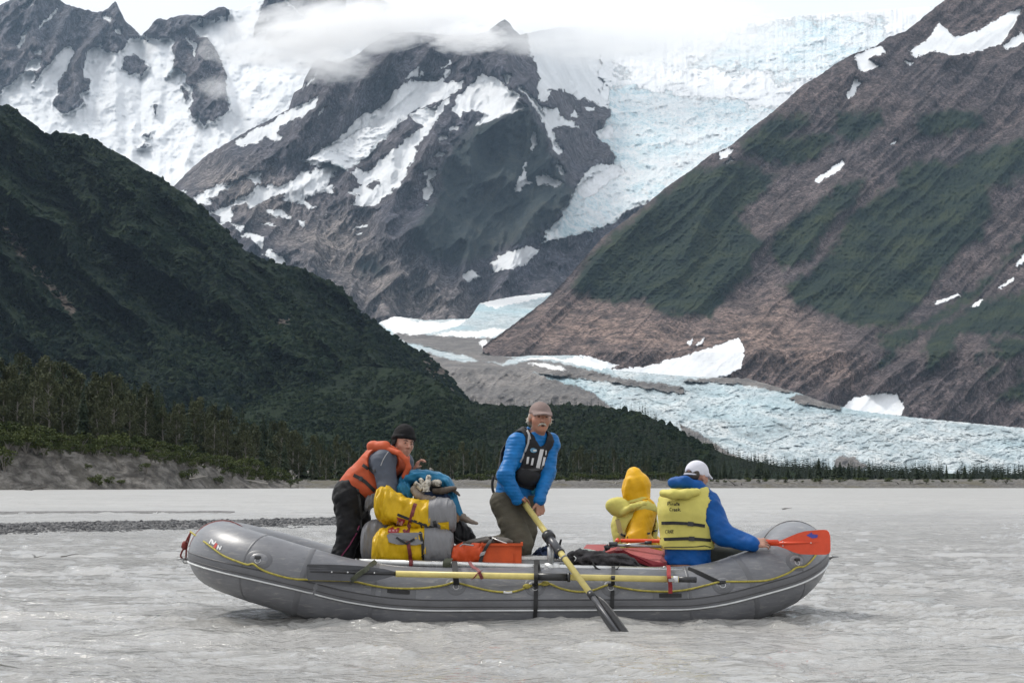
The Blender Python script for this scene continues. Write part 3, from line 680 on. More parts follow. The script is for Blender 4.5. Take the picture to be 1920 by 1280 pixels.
def make_cottonwood(seed, h):
    rn = random.Random(seed)
    tr = MB(); lv = MB()
    lean = Vector((rn.uniform(-0.6, 0.6), rn.uniform(-0.6, 0.6), 0))
    pt = lambda q: Vector((lean.x * q * q + 0.15 * math.sin(q * 7 + seed), lean.y * q * q, h * q * 0.94))
    tr.tube([pt(q / 8) for q in range(9)], [0.21 * (1 - q / 9) + 0.03 for q in range(9)], 6)
    w = h * rn.uniform(0.17, 0.24)
    c0 = rn.uniform(0.16, 0.34)
    for k in range(26):
        q = c0 + (0.97 - c0) * (k + rn.random()) / 26
        prof = math.sin(math.pi * min(1, (q - c0) / (1 - c0) * 0.8 + 0.22)) ** 0.8
        a = rn.random() * 6.283; d = w * prof * rn.uniform(0.35, 1.0)
        e = pt(q) + Vector((math.cos(a) * d, math.sin(a) * d, h * 0.03))
        tr.tube([pt(max(0.1, q - 0.07)), (pt(q - 0.03) + e) / 2, e], [0.06, 0.04, 0.015], 4, False)
        leaf_cards(lv, e, h * rn.uniform(0.055, 0.09) * (0.6 + 0.5 * prof), h * rn.uniform(0.05, 0.08), 100, h * 0.0150, rn, 0.35)
    root = bpy.data.objects.new('cottonwood_tree', None); C.objects.link(root)
    tr.build('trunk', M_bark, root, True); lv.build('crown', M_cotton, root)
    return root

def spruce_into(lv, base, h, rn, whorls, per, wide=0.17, droop=0.35):
    for k in range(whorls):
        q = 0.10 + 0.88 * (k + 0.5 * rn.random()) / whorls
        L = h * wide * (1 - q) ** 0.85 * rn.uniform(0.7, 1.15) + h * 0.012
        z = base[2] + h * q
        a0 = rn.random() * 6.283
        for j in range(per):
            a = a0 + j * 6.283 / per + rn.uniform(-0.3, 0.3)
            l = L * rn.uniform(0.65, 1.15)
            d = Vector((math.cos(a), math.sin(a), 0)); s = Vector((-d.y, d.x, 0))
            wv = l * 0.36
            p0 = Vector((base[0], base[1], z + h * 0.015)); tip = p0 + d * l - Vector((0, 0, l * droop + h * 0.01))
            m = p0 + d * l * 0.55 - Vector((0, 0, l * droop * 0.35))
            lv.add([p0, m + s * wv - Vector((0, 0, h * 0.018)), tip, m - s * wv - Vector((0, 0, h * 0.018)), m + Vector((0, 0, h * 0.012))], [(0, 1, 4), (1, 2, 4), (2, 3, 4), (3, 0, 4)])
    lv.add([(base[0] - h * 0.008, base[1], base[2] + h * 0.93), (base[0] + h * 0.008, base[1], base[2] + h * 0.93), (base[0], base[1], base[2] + h * 1.02)], [(0, 1, 2)])

def make_spruce(seed, h):
    rn = random.Random(seed)
    tr = MB(); lv = MB()
    tr.tube([(0, 0, 0), (0, 0, h * 0.5), (0, 0, h * 0.97)], [h * 0.013, h * 0.008, h * 0.002], 6)
    spruce_into(lv, (0, 0, 0), h, rn, 26, 7, rn.uniform(0.15, 0.23), rn.uniform(0.2, 0.5))
    root = bpy.data.objects.new('spruce_tree', None); C.objects.link(root)
    tr.build('trunk', M_bark, root, True); lv.build('crown', M_spruce, root)
    return root

def make_shrub(seed):
    rn = random.Random(seed)
    lv = MB(); st = MB()
    for k in range(11):
        a = rn.random() * 6.283; d = rn.uniform(0, 0.9)
        e = Vector((math.cos(a) * d, math.sin(a) * d, rn.uniform(0.5, 1.6)))
        st.tube([(0, 0, -0.3), e * 0.5, e], [0.05, 0.035, 0.015], 4, False)
        leaf_cards(lv, e, rn.uniform(0.3, 0.5), rn.uniform(0.25, 0.45), 60, 0.085, rn, 0.4)
    root = bpy.data.objects.new('willow_shrub', None); C.objects.link(root)
    st.build('stem', M_bark, root); lv.build('foliage', M_willow, root)
    return root

cot = [make_cottonwood(i, 15.0) for i in range(6)]
spr = [make_spruce(20 + i, 12.0) for i in range(5)]
shr = [make_shrub(40 + i) for i in range(4)]
_used = set()
def plant(protos, x, y, z, sc, label, cat, group, sxy=1.0, row=''):
    p = protos[rnd.randrange(len(protos))]
    o = p if p.name not in _used else copy_tree(p)
    _used.add(p.name)
    o.location = (x, y, z); o.rotation_euler = (0, 0, rnd.random() * 6.283); o.scale = (sc * sxy, sc * sxy, sc)
    o['rowkey'] = row
    return tag(o, label, cat, group)
def gp(px, r):                      # ground position on a bearing at a distance
    return (px - 960) / F * r, r - CAM_D
def px_h(row, r): return CAM_H + (HZ - row) / F * r

# the wood on the cut bank and along the far shore
TOP = [(-40, 655), (0, 660), (30, 652), (60, 660), (90, 655), (120, 670), (160, 690), (200, 692), (215, 680), (240, 703), (275, 708), (300, 712), (330, 735), (365, 728), (390, 752), (420, 742), (450, 752), (480, 775), (540, 778), (560, 795), (600, 806), (650, 812), (720, 822), (780, 818), (850, 826), (900, 820), (1000, 830), (1060, 822), (1120, 832), (1200, 838), (1250, 848), (1290, 862), (1330, 868)]
for band, (dr, lift, step) in enumerate(((75, 0, 15), (48, 14, 19), (30, 34, 30))):
    px = -35.0
    while px < 1320:
        j = px + rnd.uniform(-6, 6)
        r = float(interp(SH if j < 640 else [(640, 430), (2000, 440)], j)) + dr + rnd.uniform(-8, 12) + (60 if j > 640 else 0) * (1 if band == 0 else 0.4)
        zg = float(interp(ZT, j)) + 0.3 if j < 640 else 1.2
        top = float(interp(TOP, j)) + lift + abs(rnd.gauss(0, 11))
        if rnd.random() < 0.12: top += 18
        h = px_h(top, r) - zg
        x, y = gp(j, r)
        left = j < 560
        if rnd.random() < (0.74 if left else 0.46):
            plant(cot, x, y, zg - 0.2, h / 15.0, ('grey-green cottonwood above the cut bank' if left else 'slender cottonwood on the far shore'), 'tree', 'cottonwoods above the cut bank' if left else 'cottonwoods on the far shore', 1.0 if left else 0.95, row=('back', 'middle', 'front')[band])
        else:
            plant(spr, x, y, zg - 0.2, h / 12.0, ('dark spruce above the cut bank' if left else 'dark pointed spruce across the river'), 'tree', 'spruces above the cut bank' if left else 'spruces on the far shore', row=('back', 'middle', 'front')[band])
        px += step * rnd.uniform(0.7, 1.3)
# low spruces on the flat to the right
px = 1250.0
RT = [(1250, 862), (1330, 868), (1400, 872), (1480, 875), (1520, 870), (1560, 865), (1600, 872), (1660, 876), (1720, 872), (1760, 874), (1820, 880), (1900, 884), (2000, 886)]
while px < 1985:
    j = px + rnd.uniform(-5, 5); r = rnd.uniform(520, 640)
    top = float(interp(RT, j)) + rnd.gauss(4, 8)
    h = max(px_h(top, r) - 2.0, 1.2)
    x, y = gp(j, r)
    plant(spr, x, y, 1.8, h / 12.0, 'short dark spruce below the glacier', 'tree', 'short spruces below the glacier', rnd.uniform(1.2, 2.4))
    px += 7.5 * rnd.uniform(0.2, 1.8)
# willows along the top and on the slips of the bank, and along the water on the far side
BT = [(-40, 783), (0, 781), (60, 782), (85, 788), (100, 806), (150, 807), (230, 808), (290, 818), (340, 828), (400, 842), (450, 851), (515, 868), (550, 888), (590, 905)]
for band, (back, lift) in enumerate(((16, 0), (11, 16), (8.5, 27))):
    px = -30.0
    while px < 585:
        j = px + rnd.uniform(-4, 4); r = float(interp(SH, j)) + back + rnd.uniform(-1.5, 3)
        zg = float(interp(ZT, j)) - 0.1 - (0.6 if band == 2 else 0)
        h = max(px_h(float(interp(BT, j)) + lift + abs(rnd.gauss(0, 4)), r) - zg, 0.9)
        x, y = gp(j, r)
        plant(shr, x, y, zg, h / 1.9, 'green willow shrub on the cut bank', 'shrub', 'willow shrubs on the cut bank', 1.25, row=('upper', 'middle', 'lower')[band])
        px += 17 * rnd.uniform(0.7, 1.3)
for (j, row, h) in ((8, 880, 3.8), (85, 858, 1.7), (180, 912, 2.4), (205, 912, 2.0), (228, 913, 1.4), (275, 885, 1.8), (345, 900, 2.0), (360, 898, 2.2), (410, 908, 1.9), (165, 880, 1.2), (300, 868, 1.6), (470, 906, 1.5), (545, 911, 1.6), (630, 912, 2.0)):
    r0 = float(interp(SH, j)); tt = np.clip((918 - row) / 90.0, 0, 0.9)
    r = r0 + 1.5 + 9 * tt; x, y = gp(j, r)
    plant(shr, x, y, max(0.1, px_h(row, r)), h / 1.9, 'low willow clump on the bare bank slope', 'shrub', 'willow clumps on the bank slope', 1.2)
px = 600.0
while px < 1960:
    j = px + rnd.uniform(-8, 8); r = rnd.uniform(440, 470); x, y = gp(j, r)
    h = rnd.uniform(0.9, 2.4) * (1.25 if j < 1300 else 0.6)
    plant(shr, x, y, 1.0, h / 1.9, 'scrubby willow along the far shore', 'shrub', 'scrub along the far shore', 1.3)
    px += 15 * rnd.uniform(0.6, 1.5)
# each label says its place in its row, counted from the left
ordn = lambda n: str(n) + ('th' if 10 <= n % 100 <= 20 else {1: 'st', 2: 'nd', 3: 'rd'}.get(n % 10, 'th'))
rows_ = {}
for o in C.objects:
    if 'rowkey' in o: rows_.setdefault((o['group'], o['rowkey']), []).append(o)
for (g_, rk), os_ in rows_.items():
    os_.sort(key=lambda o: o.location.x / (o.location.y + CAM_D))
    for n_, o in enumerate(os_):
        o['label'] = o['label'] + (', ' + rk + ' row' if rk else '') + ', ' + ordn(n_ + 1) + ' from the left'
        del o['rowkey']

# the dark conifer wood on the foothill, one mass
fv = MB(); rn = random.Random(99)
HPX, HPY, HR = HILL
ny_, nx_ = HPX.shape
def fbm1(a, b): return float(fbm(np.array([a]), np.array([b]), 3, 77)[0])
cand = []
for _ in range(5200):
    i = int(rn.random() ** 0.8 * (ny_ - 1)); j = rn.randrange(nx_)
    cand.append((i, j))
jj = np.array([HPX[c] for c in cand]); ii = np.array([HPY[c] for c in cand])
dn = fbm(jj / 70, ii / 40, 3, 77)
for (i, j), d in zip(cand, dn):
    pxx = HPX[i, j]
    w = 0.62 if pxx > 880 else 0.22
    if d + (w - 0.5) < rn.uniform(-0.3, 0.3): continue
    r = HR[i, j]; x, y = gp(pxx, r); z = px_h(HPY[i, j], r)
    h = rn.uniform(4.5, 9.5) * (1.1 if pxx > 880 else 0.8)
    if pxx > 1300: h *= 0.7
    spruce_into(fv, (x, y, z - 0.5), h, rn, 7, 5, 0.2, 0.5)
o = fv.build('conifer_wood', M_forest)
tag(o, 'dark conifer wood covering the low foothill behind the river', 'forest', kind='stuff')

# alder brush on the green mountain and the foothill, two masses
def brush(name, G, n, mat, label, smin, smax, seed, keep):
    rn = random.Random(seed); bv = MB(); PXg, PYg, Rg = G; a_, b_ = PXg.shape
    dn_ = fbm(PXg / 60, PYg / 40, 3, seed)
    made = 0
    while made < n:
        i = rn.randrange(a_ - 2); j = rn.randrange(b_)
        if dn_[i, j] < rn.uniform(-0.55, 0.2) or not keep(PXg[i, j], PYg[i, j]): continue
        r = Rg[i, j]; x, y = gp(PXg[i, j], r); z = px_h(PYg[i, j], r)
        s = rn.uniform(smin, smax); q = [s * rn.uniform(0.7, 1.4), s * rn.uniform(0.7, 1.3), s * rn.uniform(0.6, 1.3)]
        bv.add([(x + vx * q[0] * rn.uniform(0.7, 1.3), y + vy * q[1] * rn.uniform(0.7, 1.3), z + vz * q[2] * rn.uniform(0.7, 1.3)) for vx, vy, vz in oct_v], oct_f)
        made += 1
    tag(bv.build(name, mat), label, 'brush', kind='stuff')
oct_v = [(1, 0, 0), (0, 1, 0), (-1, 0, 0), (0, -1, 0), (0, 0, 1), (0.7, 0.7, -0.5), (-0.7, 0.7, -0.5), (-0.7, -0.7, -0.5), (0.7, -0.7, -0.5), (0.65, 0, 0.65), (-0.65, 0, 0.65), (0, 0.65, 0.65), (0, -0.65, 0.65)]
oct_f = [(0, 9, 12), (0, 11, 9), (1, 11, 0), (1, 10, 11), (2, 10, 1), (2, 12, 10), (3, 12, 2), (3, 0, 12), (4, 9, 11), (4, 11, 10), (4, 10, 12), (4, 12, 9), (0, 5, 1), (1, 6, 2), (2, 7, 3), (3, 8, 0)]
brush('slope_brush', LEFT, 9000, M_left, 'dense alder brush covering the green mountain on the left', 2.2, 5.0, 61, lambda a, b: True)
brush('foothill_brush', HILL, 9000, M_hill, 'low alder brush covering the rounded foothill', 1.2, 3.4, 62, lambda a, b: a < 1330)

# ---- driftwood on the far shore and in the shallows
tw = NT('bleached_wood'); twn = tw.noise(tw.mapping(tw.coord('Object'), (6, 6, 1)), 3.0, 5, 0.6)
M_bleach = tw.final(tw.mix(twn, (0.20, 0.185, 0.165), (0.42, 0.40, 0.37)), 0.85, tw.bump(twn, 0.4, 0.02))
tw = NT('dark_wet_wood'); twn = tw.noise(tw.coord('Object'), 6.0, 5, 0.6)
M_wet = tw.final(tw.mix(twn, (0.02, 0.018, 0.015), (0.07, 0.06, 0.05)), 0.55, tw.bump(twn, 0.5, 0.02))
def snag(j, r, z, L, n, seed, mat, label, tilt=0.6):
    rn = random.Random(seed); mb = MB(); x, y = gp(j, r)
    root = thing('driftwood_snag', label, 'driftwood', (x, y, z))
    a0 = rn.uniform(-0.4, 0.4) + (3.14 if rn.random() < 0.5 else 0)
    mb.tube([(math.cos(a0) * L * q, math.sin(a0) * L * q * 0.3, 0.1 + L * 0.08 * math.sin(q * 3)) for q in (-0.5, -0.2, 0.1, 0.5)], [L * 0.035, L * 0.032, L * 0.025, L * 0.012], 6)
    mb.build('stem', mat, root, True)
    for k in range(n):
        b = MB(); a = rn.random() * 6.283; l = L * rn.uniform(0.2, 0.5); q = rn.uniform(-0.5, -0.2)
        p = Vector((math.cos(a0) * L * q, math.sin(a0) * L * q * 0.3, 0.1))
        d = Vector((math.cos(a), 0.4 * math.sin(a), tilt * rn.random()))
        b.tube([p, p + d * l * 0.5 + Vector((0, 0, l * 0.05)), p + d * l + Vector((rn.uniform(-1, 1) * l * 0.2, 0, 0))], [L * 0.018, L * 0.012, L * 0.005], 5)
        b.build('branch', mat, root, True)
for k, (j, r, z, L, n, mat, lab) in enumerate((
        (868, 424, 0.5, 5.5, 7, M_bleach, 'bleached root wad on the far shore left of the standing rower'),
        (1178, 426, 0.6, 6.5, 5, M_bleach, 'pale forked snag on the far shore left of the yellow hood'),
        (1478, 440, 0.5, 5.0, 3, M_bleach, 'bleached stump on the gravel shore under the low spruces'),
        (1365, 436, 0.5, 6.0, 3, M_wet, 'dark drift log on the far shore right of the white cap'),
        (1700, 440, 0.4, 7.0, 2, M_wet, 'long dark drift log on the gravel of the right shore'),
        (372, 358, 1.9, 3.2, 6, M_bleach, 'tangle of dead branches slid down the cut bank'),
        (480, 392, 1.2, 4.5, 1, M_bleach, 'fallen pale trunk leaning on the low end of the bank'),
        (62, 300, 0.05, 4.5, 1, M_wet, 'dark log stranded at the foot of the cut bank'),
        (75, 28.2, -0.03, 0.16, 3, M_wet, 'small dark snag poking out of the river at left'),
        (131, 28.1, -0.01, 0.24, 0, M_wet, 'thin dark stick lying in the river at left'),
        (1476, 82, -0.04, 0.4, 4, M_wet, 'small dark clump breaking the water behind the orange paddle'))):
    snag(j, r, z, L, n, 500 + k, mat, lab)

# ---- gravel bar in the river
bar_far = [(-60, 983), (0, 982), (150, 979), (350, 977), (450, 976), (560, 973), (640, 971), (680, 980)]
bar_near = [(-60, 1005), (0, 1005), (150, 1001), (300, 997), (450, 992), (560, 990), (640, 989), (680, 982)]
def bar_r(px, t):
    ra = CAM_H * F / (interp(bar_near, px) - HZ); rb = CAM_H * F / (interp(bar_far, px) - HZ)
    return ra + (rb - ra) * t
def bar_z(px, t, x, y):
    return -0.06 + 0.13 * np.sin(np.clip(t, 0, 1) * math.pi) ** 0.7 * sstep(682, 630, px) + fbm(x / 0.7, y / 0.7, 4, 321) * 0.05
t = NT('bar_gravel')
co = t.coord('Object'); vo = t.new('ShaderNodeTexVoronoi'); t.l.new(co, vo.inputs['Vector']); vo.inputs['Scale'].default_value = 9.0
cc = t.mix(vo.outputs['Color'], (0.06, 0.06, 0.062), (0.20, 0.195, 0.19))
M_bar = t.final(cc, 0.8, t.bump(vo.outputs['Distance'], 1.0, 0.06))
ground_grid('gravel_bar', -60, 680, 220, bar_r, bar_z, M_bar)
t = NT('river_stone'); co = t.coord('Object'); no = t.noise(co, 1.7, 3, 0.5)
M_stone = t.final(t.ramp(no, [(0.3, (0.045, 0.046, 0.05)), (0.5, (0.12, 0.12, 0.122)), (0.7, (0.26, 0.255, 0.25))], 'CONSTANT'), 0.75)
sv = MB(); rn = random.Random(5)
oct_v = [(1, 0, 0), (0, 1, 0), (-1, 0, 0), (0, -1, 0), (0, 0, 1), (0.7, 0.7, -0.5), (-0.7, 0.7, -0.5), (-0.7, -0.7, -0.5), (0.7, -0.7, -0.5), (0.65, 0, 0.65), (-0.65, 0, 0.65), (0, 0.65, 0.65), (0, -0.65, 0.65)]
oct_f = [(0, 9, 12), (0, 11, 9), (1, 11, 0), (1, 10, 11), (2, 10, 1), (2, 12, 10), (3, 12, 2), (3, 0, 12), (4, 9, 11), (4, 11, 10), (4, 10, 12), (4, 12, 9), (0, 5, 1), (1, 6, 2), (2, 7, 3), (3, 8, 0)]
for _ in range(4200):
    j = rn.uniform(-40, 672); tt = rn.uniform(0.04, 0.97); r = float(bar_r(np.array([j]), np.array([tt]))[0])
    x, y = gp(j, r); s = rn.uniform(0.02, 0.06) * (1.7 if rn.random() < 0.06 else 1)
    z = -0.05 + 0.13 * max(0.02, math.sin(tt * math.pi)) ** 0.7 * float(sstep(682, 630, j))
    a = rn.random() * 6.283; ca, sa = math.cos(a), math.sin(a); sx, sy, sz = s * rn.uniform(0.8, 1.5), s * rn.uniform(0.7, 1.1), s * rn.uniform(0.5, 0.9)
    sv.add([(x + (ca * vx * sx - sa * vy * sy), y + (sa * vx * sx + ca * vy * sy), z + vz * sz) for vx, vy, vz in oct_v], oct_f)
o = sv.build('bar_stones', M_stone)
tag(o, 'grey river stones covering the low gravel bar', 'gravel', kind='stuff')
sand = [(-60, 962.5), (200, 962), (400, 961.5), (440, 960.5)]
def sand_r(px, t): return CAM_H * F / (np.interp(px, [-60, 300, 440], [964, 963, 961.5]) - np.interp(px, [-60, 300, 440], [5, 4, 1.2]) * t - HZ)
ground_grid('mud_bar', -60, 440, 80, sand_r, lambda px, t, x, y: -0.05 + 0.11 * np.sin(t * math.pi) + fbm(x / 1.5, y, 3, 331) * 0.03, M_bar)
# the sheet of land behind the banks
tag(obj('valley_floor', [(-6000, 470, 0.75), (6000, 470, 0.75), (9000, 12000, 0.75), (-9000, 12000, 0.75)], [(0, 1, 2, 3)], M_shore), kind='structure')

# ------------------------------------------------------------------ river
def water_material():
    t = NT('silty_water')
    co = t.coord('Object')
    m1 = t.mapping(co, (0.6, 1.0, 1.0))
    n1 = t.noise(m1, 5.5, 5, 0.6, 0.4); n2 = t.noise(m1, 22.0, 4, 0.6, 0.3)
    n3 = t.noise(t.mapping(co, (0.25, 0.6, 1)), 0.5, 4, 0.55)
    col = t.mix(t.ramp(n3, [(0.35, 0.0), (0.65, 1.0)]), (0.29, 0.285, 0.272), (0.37, 0.363, 0.348))
    n4 = t.noise(t.mapping(co, (0.45, 1.0, 1.0)), 2.6, 5, 0.55, 1.2)                 # sharp little crests and current lines
    cr = t.math('ABSOLUTE', t.math('SUBTRACT', n4, 0.5))
    h = t.math('ADD', t.math('ADD', t.math('MULTIPLY', n1, 1.0), t.math('MULTIPLY', n2, 0.25)), t.math('MULTIPLY', cr, -2.6))
    # small waves merge into a rough sheen with distance downriver
    sp = t.new('ShaderNodeSeparateXYZ'); t.l.new(co, sp.inputs[0])
    far = t.ramp(t.math('MULTIPLY', sp.outputs['Y'], 1 / 150.0), [(0.03, 0.0), (0.55, 1.0)])
    rough = t.math('MULTIPLY_ADD', far, 0.32, 0.07)
    bp = t.new('ShaderNodeBump'); bp.inputs['Distance'].default_value = 0.07; t.l.new(h, bp.inputs['Height'])
    t.l.new(t.math('MULTIPLY_ADD', far, -0.55, 0.70), bp.inputs['Strength'])
    return t.final(col, rough, bp.outputs[0], **{'Specular IOR Level': 0.5, 'IOR': 1.33})

def wave_height(x, y):
    d = y + CAM_D
    a = np.clip(1.0 - d / 500, 0.15, 1)
    wx = x + fbm(x / 3, y / 3, 2, 201) * 1.2; wy = y + fbm(x / 3, y / 3, 2, 202) * 1.2
    h = ridged(wx / 2.6, wy / 1.5, 4, 203, 0.5) * 0.085 + fbm(wx / 0.5, wy / 0.45, 3, 204, 0.55) * 0.036 + fbm(wx / 9, wy / 5, 3, 205) * 0.03
    lap = np.exp(-((y + 0.33) / 0.32) ** 2) * np.clip(2.5 - np.abs(x), 0, 1)          # water heaping up along the raft's side
    h = h + lap * (ridged(wx / 0.9, wy / 0.5, 3, 207) - 0.35) * 0.07
    return (h - 0.025) * a
WR = 1.04 * F / np.linspace(430, 9.2, 560)           # distances, evenly spaced rows as seen from the bank
WX = np.linspace(-0.285, 0.285, 620)
RR = np.repeat(WR[:, None], len(WX), 1); TT = np.repeat(WX[None, :], len(WR), 0)
wxx = TT * RR; wyy = RR - CAM_D
wz = wave_height(wxx, wyy)
idx = np.arange(wz.size).reshape(wz.shape)
wf = np.stack([idx[:-1, :-1], idx[:-1, 1:], idx[1:, 1:], idx[1:, :-1]], -1).reshape(-1, 4)
M_water = water_material()
water = obj('river', np.stack([wxx, wyy, wz], -1).reshape(-1, 3), wf, M_water, smooth=True)
tag(water, 'silty grey glacial river with small ripples', 'river', kind='structure')
# the valley floor sheet to the foot of the mountains
g = NT('valley_floor_gravel')
gco = g.coord('Object')
gn = g.noise(gco, 0.8, 6, 0.65); gn2 = g.noise(gco, 0.02, 4, 0.5)
gcol = g.mix(g.ramp(gn, [(0.35, 0.0), (0.65, 1.0)]), (0.13, 0.12, 0.105), (0.24, 0.225, 0.20))
gcol = g.mix(g.ramp(gn2, [(0.5, 0.0), (0.6, 0.6)]), gcol, (0.05, 0.06, 0.03))
M_ground = g.final(gcol, 0.95, g.bump(gn, 0.6, 0.2))
def sheet(name, ring, mat):
    return obj(name, ring, [tuple(range(len(ring)))], mat)
gv = [(-9000, 0, -0.6), (9000, 0, -0.6)]
tag(obj('riverbed', [(-8000, -300, -0.7), (8000, -300, -0.7), (8000, 12000, -0.7), (-8000, 12000, -0.7)], [(0, 1, 2, 3)], M_ground), kind='structure')

# ------------------------------------------------------------------ materials for the boat and its load
def simple(name, col, rough=0.5, metal=0.0, nscale=0.0, var=0.15, bump=0.0, bd=0.004, spec=0.5):
    t = NT(name)
    if nscale <= 0:
        return t.final(col, rough, None, Metallic=metal, **{'Specular IOR Level': spec})
    co = t.coord('Object')
    n = t.noise(co, nscale, 6, 0.62, 0.3); n2 = t.noise(co, nscale * 0.22, 3, 0.5)
    f = t.math('ADD', t.math('MULTIPLY', n, 0.5), t.math('MULTIPLY', n2, 0.5))
    c = t.mix(t.ramp(f, [(0.36, 0.0), (0.64, 1.0)]), tuple(max(0, x * (1 - var)) for x in col), tuple(min(1, x * (1 + var)) for x in col))
    r = t.ramp(n, [(0.3, max(0.05, rough - 0.1)), (0.7, min(1, rough + 0.1))])
    return t.final(c, r, t.bump(n, bump, bd) if bump else None, Metallic=metal, **{'Specular IOR Level': spec})
# raft fabric: grey coated cloth, scuffed and silt-streaked
t = NT('raft_fabric'); co = t.coord('Object')
n1 = t.noise(co, 3.0, 6, 0.6); n2 = t.noise(t.mapping(co, (1, 1, 6)), 9.0, 6, 0.65, 0.6); n3 = t.noise(co, 60.0, 4, 0.6)
rc = t.mix(t.ramp(n1, [(0.35, 0.0), (0.65, 1.0)]), (0.120, 0.123, 0.135), (0.158, 0.161, 0.174))
rc = t.mix(t.ramp(n2, [(0.54, 0.0), (0.70, 0.6)]), rc, (0.29, 0.28, 0.265))
rc = t.mix(t.ramp(n2, [(0.30, 0.6), (0.42, 0.0)]), rc, (0.09, 0.09, 0.098))
M_raft = t.final(rc, t.ramp(n1, [(0.3, 0.30), (0.7, 0.44)]), t.bump(t.math('ADD', n3, t.math('MULTIPLY', n1, 2.0)), 0.12, 0.004), **{'Specular IOR Level': 0.5})
M_seam = simple('seam_tape', (0.110, 0.112, 0.121), 0.42, 0, 12, 0.12)
M_strake = simple('strake_rubber', (0.104, 0.105, 0.113), 0.5, 0, 10, 0.2)
M_strake2 = simple('strake_rib_rubber', (0.045, 0.043, 0.045), 0.5, 0, 10, 0.2)
M_white = simple('white_rub_strip', (0.55, 0.56, 0.56), 0.45, 0, 14, 0.22)
M_black = simple('black_webbing', (0.014, 0.014, 0.015), 0.7, 0, 60, 0.3)
M_rope = simple('yellow_rope', (0.33, 0.28, 0.05), 0.75, 0, 160, 0.4, 0.5, 0.003)
M_redrope = simple('dark_red_rope', (0.16, 0.025, 0.02), 0.75, 0, 160, 0.4, 0.5, 0.003)
M_redstrap = simple('red_webbing', (0.27, 0.018, 0.02), 0.65, 0, 60, 0.3)
M_maroon = simple('maroon_webbing', (0.15, 0.022, 0.025), 0.65, 0, 60, 0.3)
M_olive = simple('olive_webbing', (0.045, 0.05, 0.03), 0.7, 0, 60, 0.3)
M_alu = simple('aluminium_tube', (0.62, 0.62, 0.61), 0.34, 0.75, 22, 0.15, 0.1, 0.002)
M_aludull = simple('weathered_aluminium', (0.33, 0.335, 0.34), 0.45, 0.6, 15, 0.25, 0.1, 0.002)
M_steel = simple('steel_ring', (0.55, 0.55, 0.55), 0.3, 0.9)
M_oar = simple('yellow_oar_shaft', (0.60, 0.50, 0.17), 0.4, 0, 18, 0.14, 0.05, 0.002)
M_plast = simple('black_plastic', (0.022, 0.022, 0.024), 0.38, 0, 25, 0.25)
M_bladegrey = simple('charcoal_blade', (0.062, 0.064, 0.072), 0.4, 0, 20, 0.2)
M_redlogo = simple('red_print', (0.42, 0.03, 0.02), 0.5)
M_whitelogo = simple('white_print', (0.62, 0.62, 0.62), 0.5)

# ------------------------------------------------------------------ the raft
YAW = math.radians(3.5)
RT_, HB = 0.26, 0.70
def raft_plan():
    xl, xr = -1.50, 1.47
    pts = []
    for q in np.linspace(0, 1, 60)[:-1]: pts.append((xl + (xr - xl) * q, 0.0))
    for a in np.linspace(-math.pi / 2, math.pi / 2, 60)[:-1]: pts.append((xr + 0.76 * math.cos(a) ** 0.85 if math.cos(a) > 0 else xr, HB + HB * math.sin(a)))
    for q in np.linspace(0, 1, 60)[:-1]: pts.append((xr - (xr - xl) * q, 2 * HB))
    for a in np.linspace(math.pi / 2, 3 * math.pi / 2, 60)[:-1]: pts.append((xl - 0.76 * abs(math.cos(a)) ** 0.85, HB + HB * math.sin(a)))
    P = np.array(pts)
    d = np.linalg.norm(np.roll(P, -1, 0) - P, axis=1); s = np.concatenate([[0], np.cumsum(d)])
    N = 280
    ss = np.arange(N) * s[-1] / N
    Pc = np.vstack([P, P[:1]])
    return np.stack([np.interp(ss, s, Pc[:, 0]), np.interp(ss, s, Pc[:, 1])], 1), s[-1]
plan, RLEN = raft_plan()
sarc = np.arange(len(plan)) * RLEN / len(plan)
nr, nl = sarc[np.argmax(plan[:, 0])], sarc[np.argmin(plan[:, 0])]
dR = np.abs(sarc - nr); dR = np.minimum(dR, RLEN - dR); dL = np.abs(sarc - nl); dL = np.minimum(dL, RLEN - dL)
path = np.zeros((len(plan), 3))
# both ends kick up: height of the tube's centre line by the distance along it from each nose
path[:, 2] = np.interp(dL, [0, 0.3, 0.5, 0.77, 1.13, 1.35, 1.7, 2.0], [0.488, 0.475, 0.445, 0.388, 0.285, 0.222, 0.165, 0.148]) + np.interp(dR, [0, 0.3, 0.61, 0.83, 1.1, 1.35], [0.342, 0.292, 0.182, 0.122, 0.036, 0.0])
cy, sy = math.cos(YAW), math.sin(YAW)
path[:, 0] = plan[:, 0] * cy - (plan[:, 1] - HB) * sy
path[:, 1] = plan[:, 0] * sy + (plan[:, 1] - HB) * cy + HB + 0.03
for _ in range(10): path = (np.roll(path, 1, 0) + 2 * path + np.roll(path, -1, 0)) / 4
tan_ = np.roll(path, -1, 0) - np.roll(path, 1, 0); tan_ /= np.linalg.norm(tan_, axis=1)[:, None]
out_ = np.cross(tan_, [0, 0, 1.0]); out_ /= np.linalg.norm(out_, axis=1)[:, None]
upv_ = np.cross(out_, tan_)
NP = len(path)
def tube_at(s, th, off=0.0):
    """point on the tube: s = arc position (m), th = angle above the outward horizontal"""
    f = (np.asarray(s) / RLEN * NP) % NP
    i = np.floor(f).astype(int); w = (f - i)[..., None]; j = (i + 1) % NP
    i = i % NP
    L = lambda A: A[i] * (1 - w) + A[j] * w
    th = np.asarray(th)[..., None]
    return L(path) + (L(out_) * np.cos(th) + L(upv_) * np.sin(th)) * (RT_ + off)
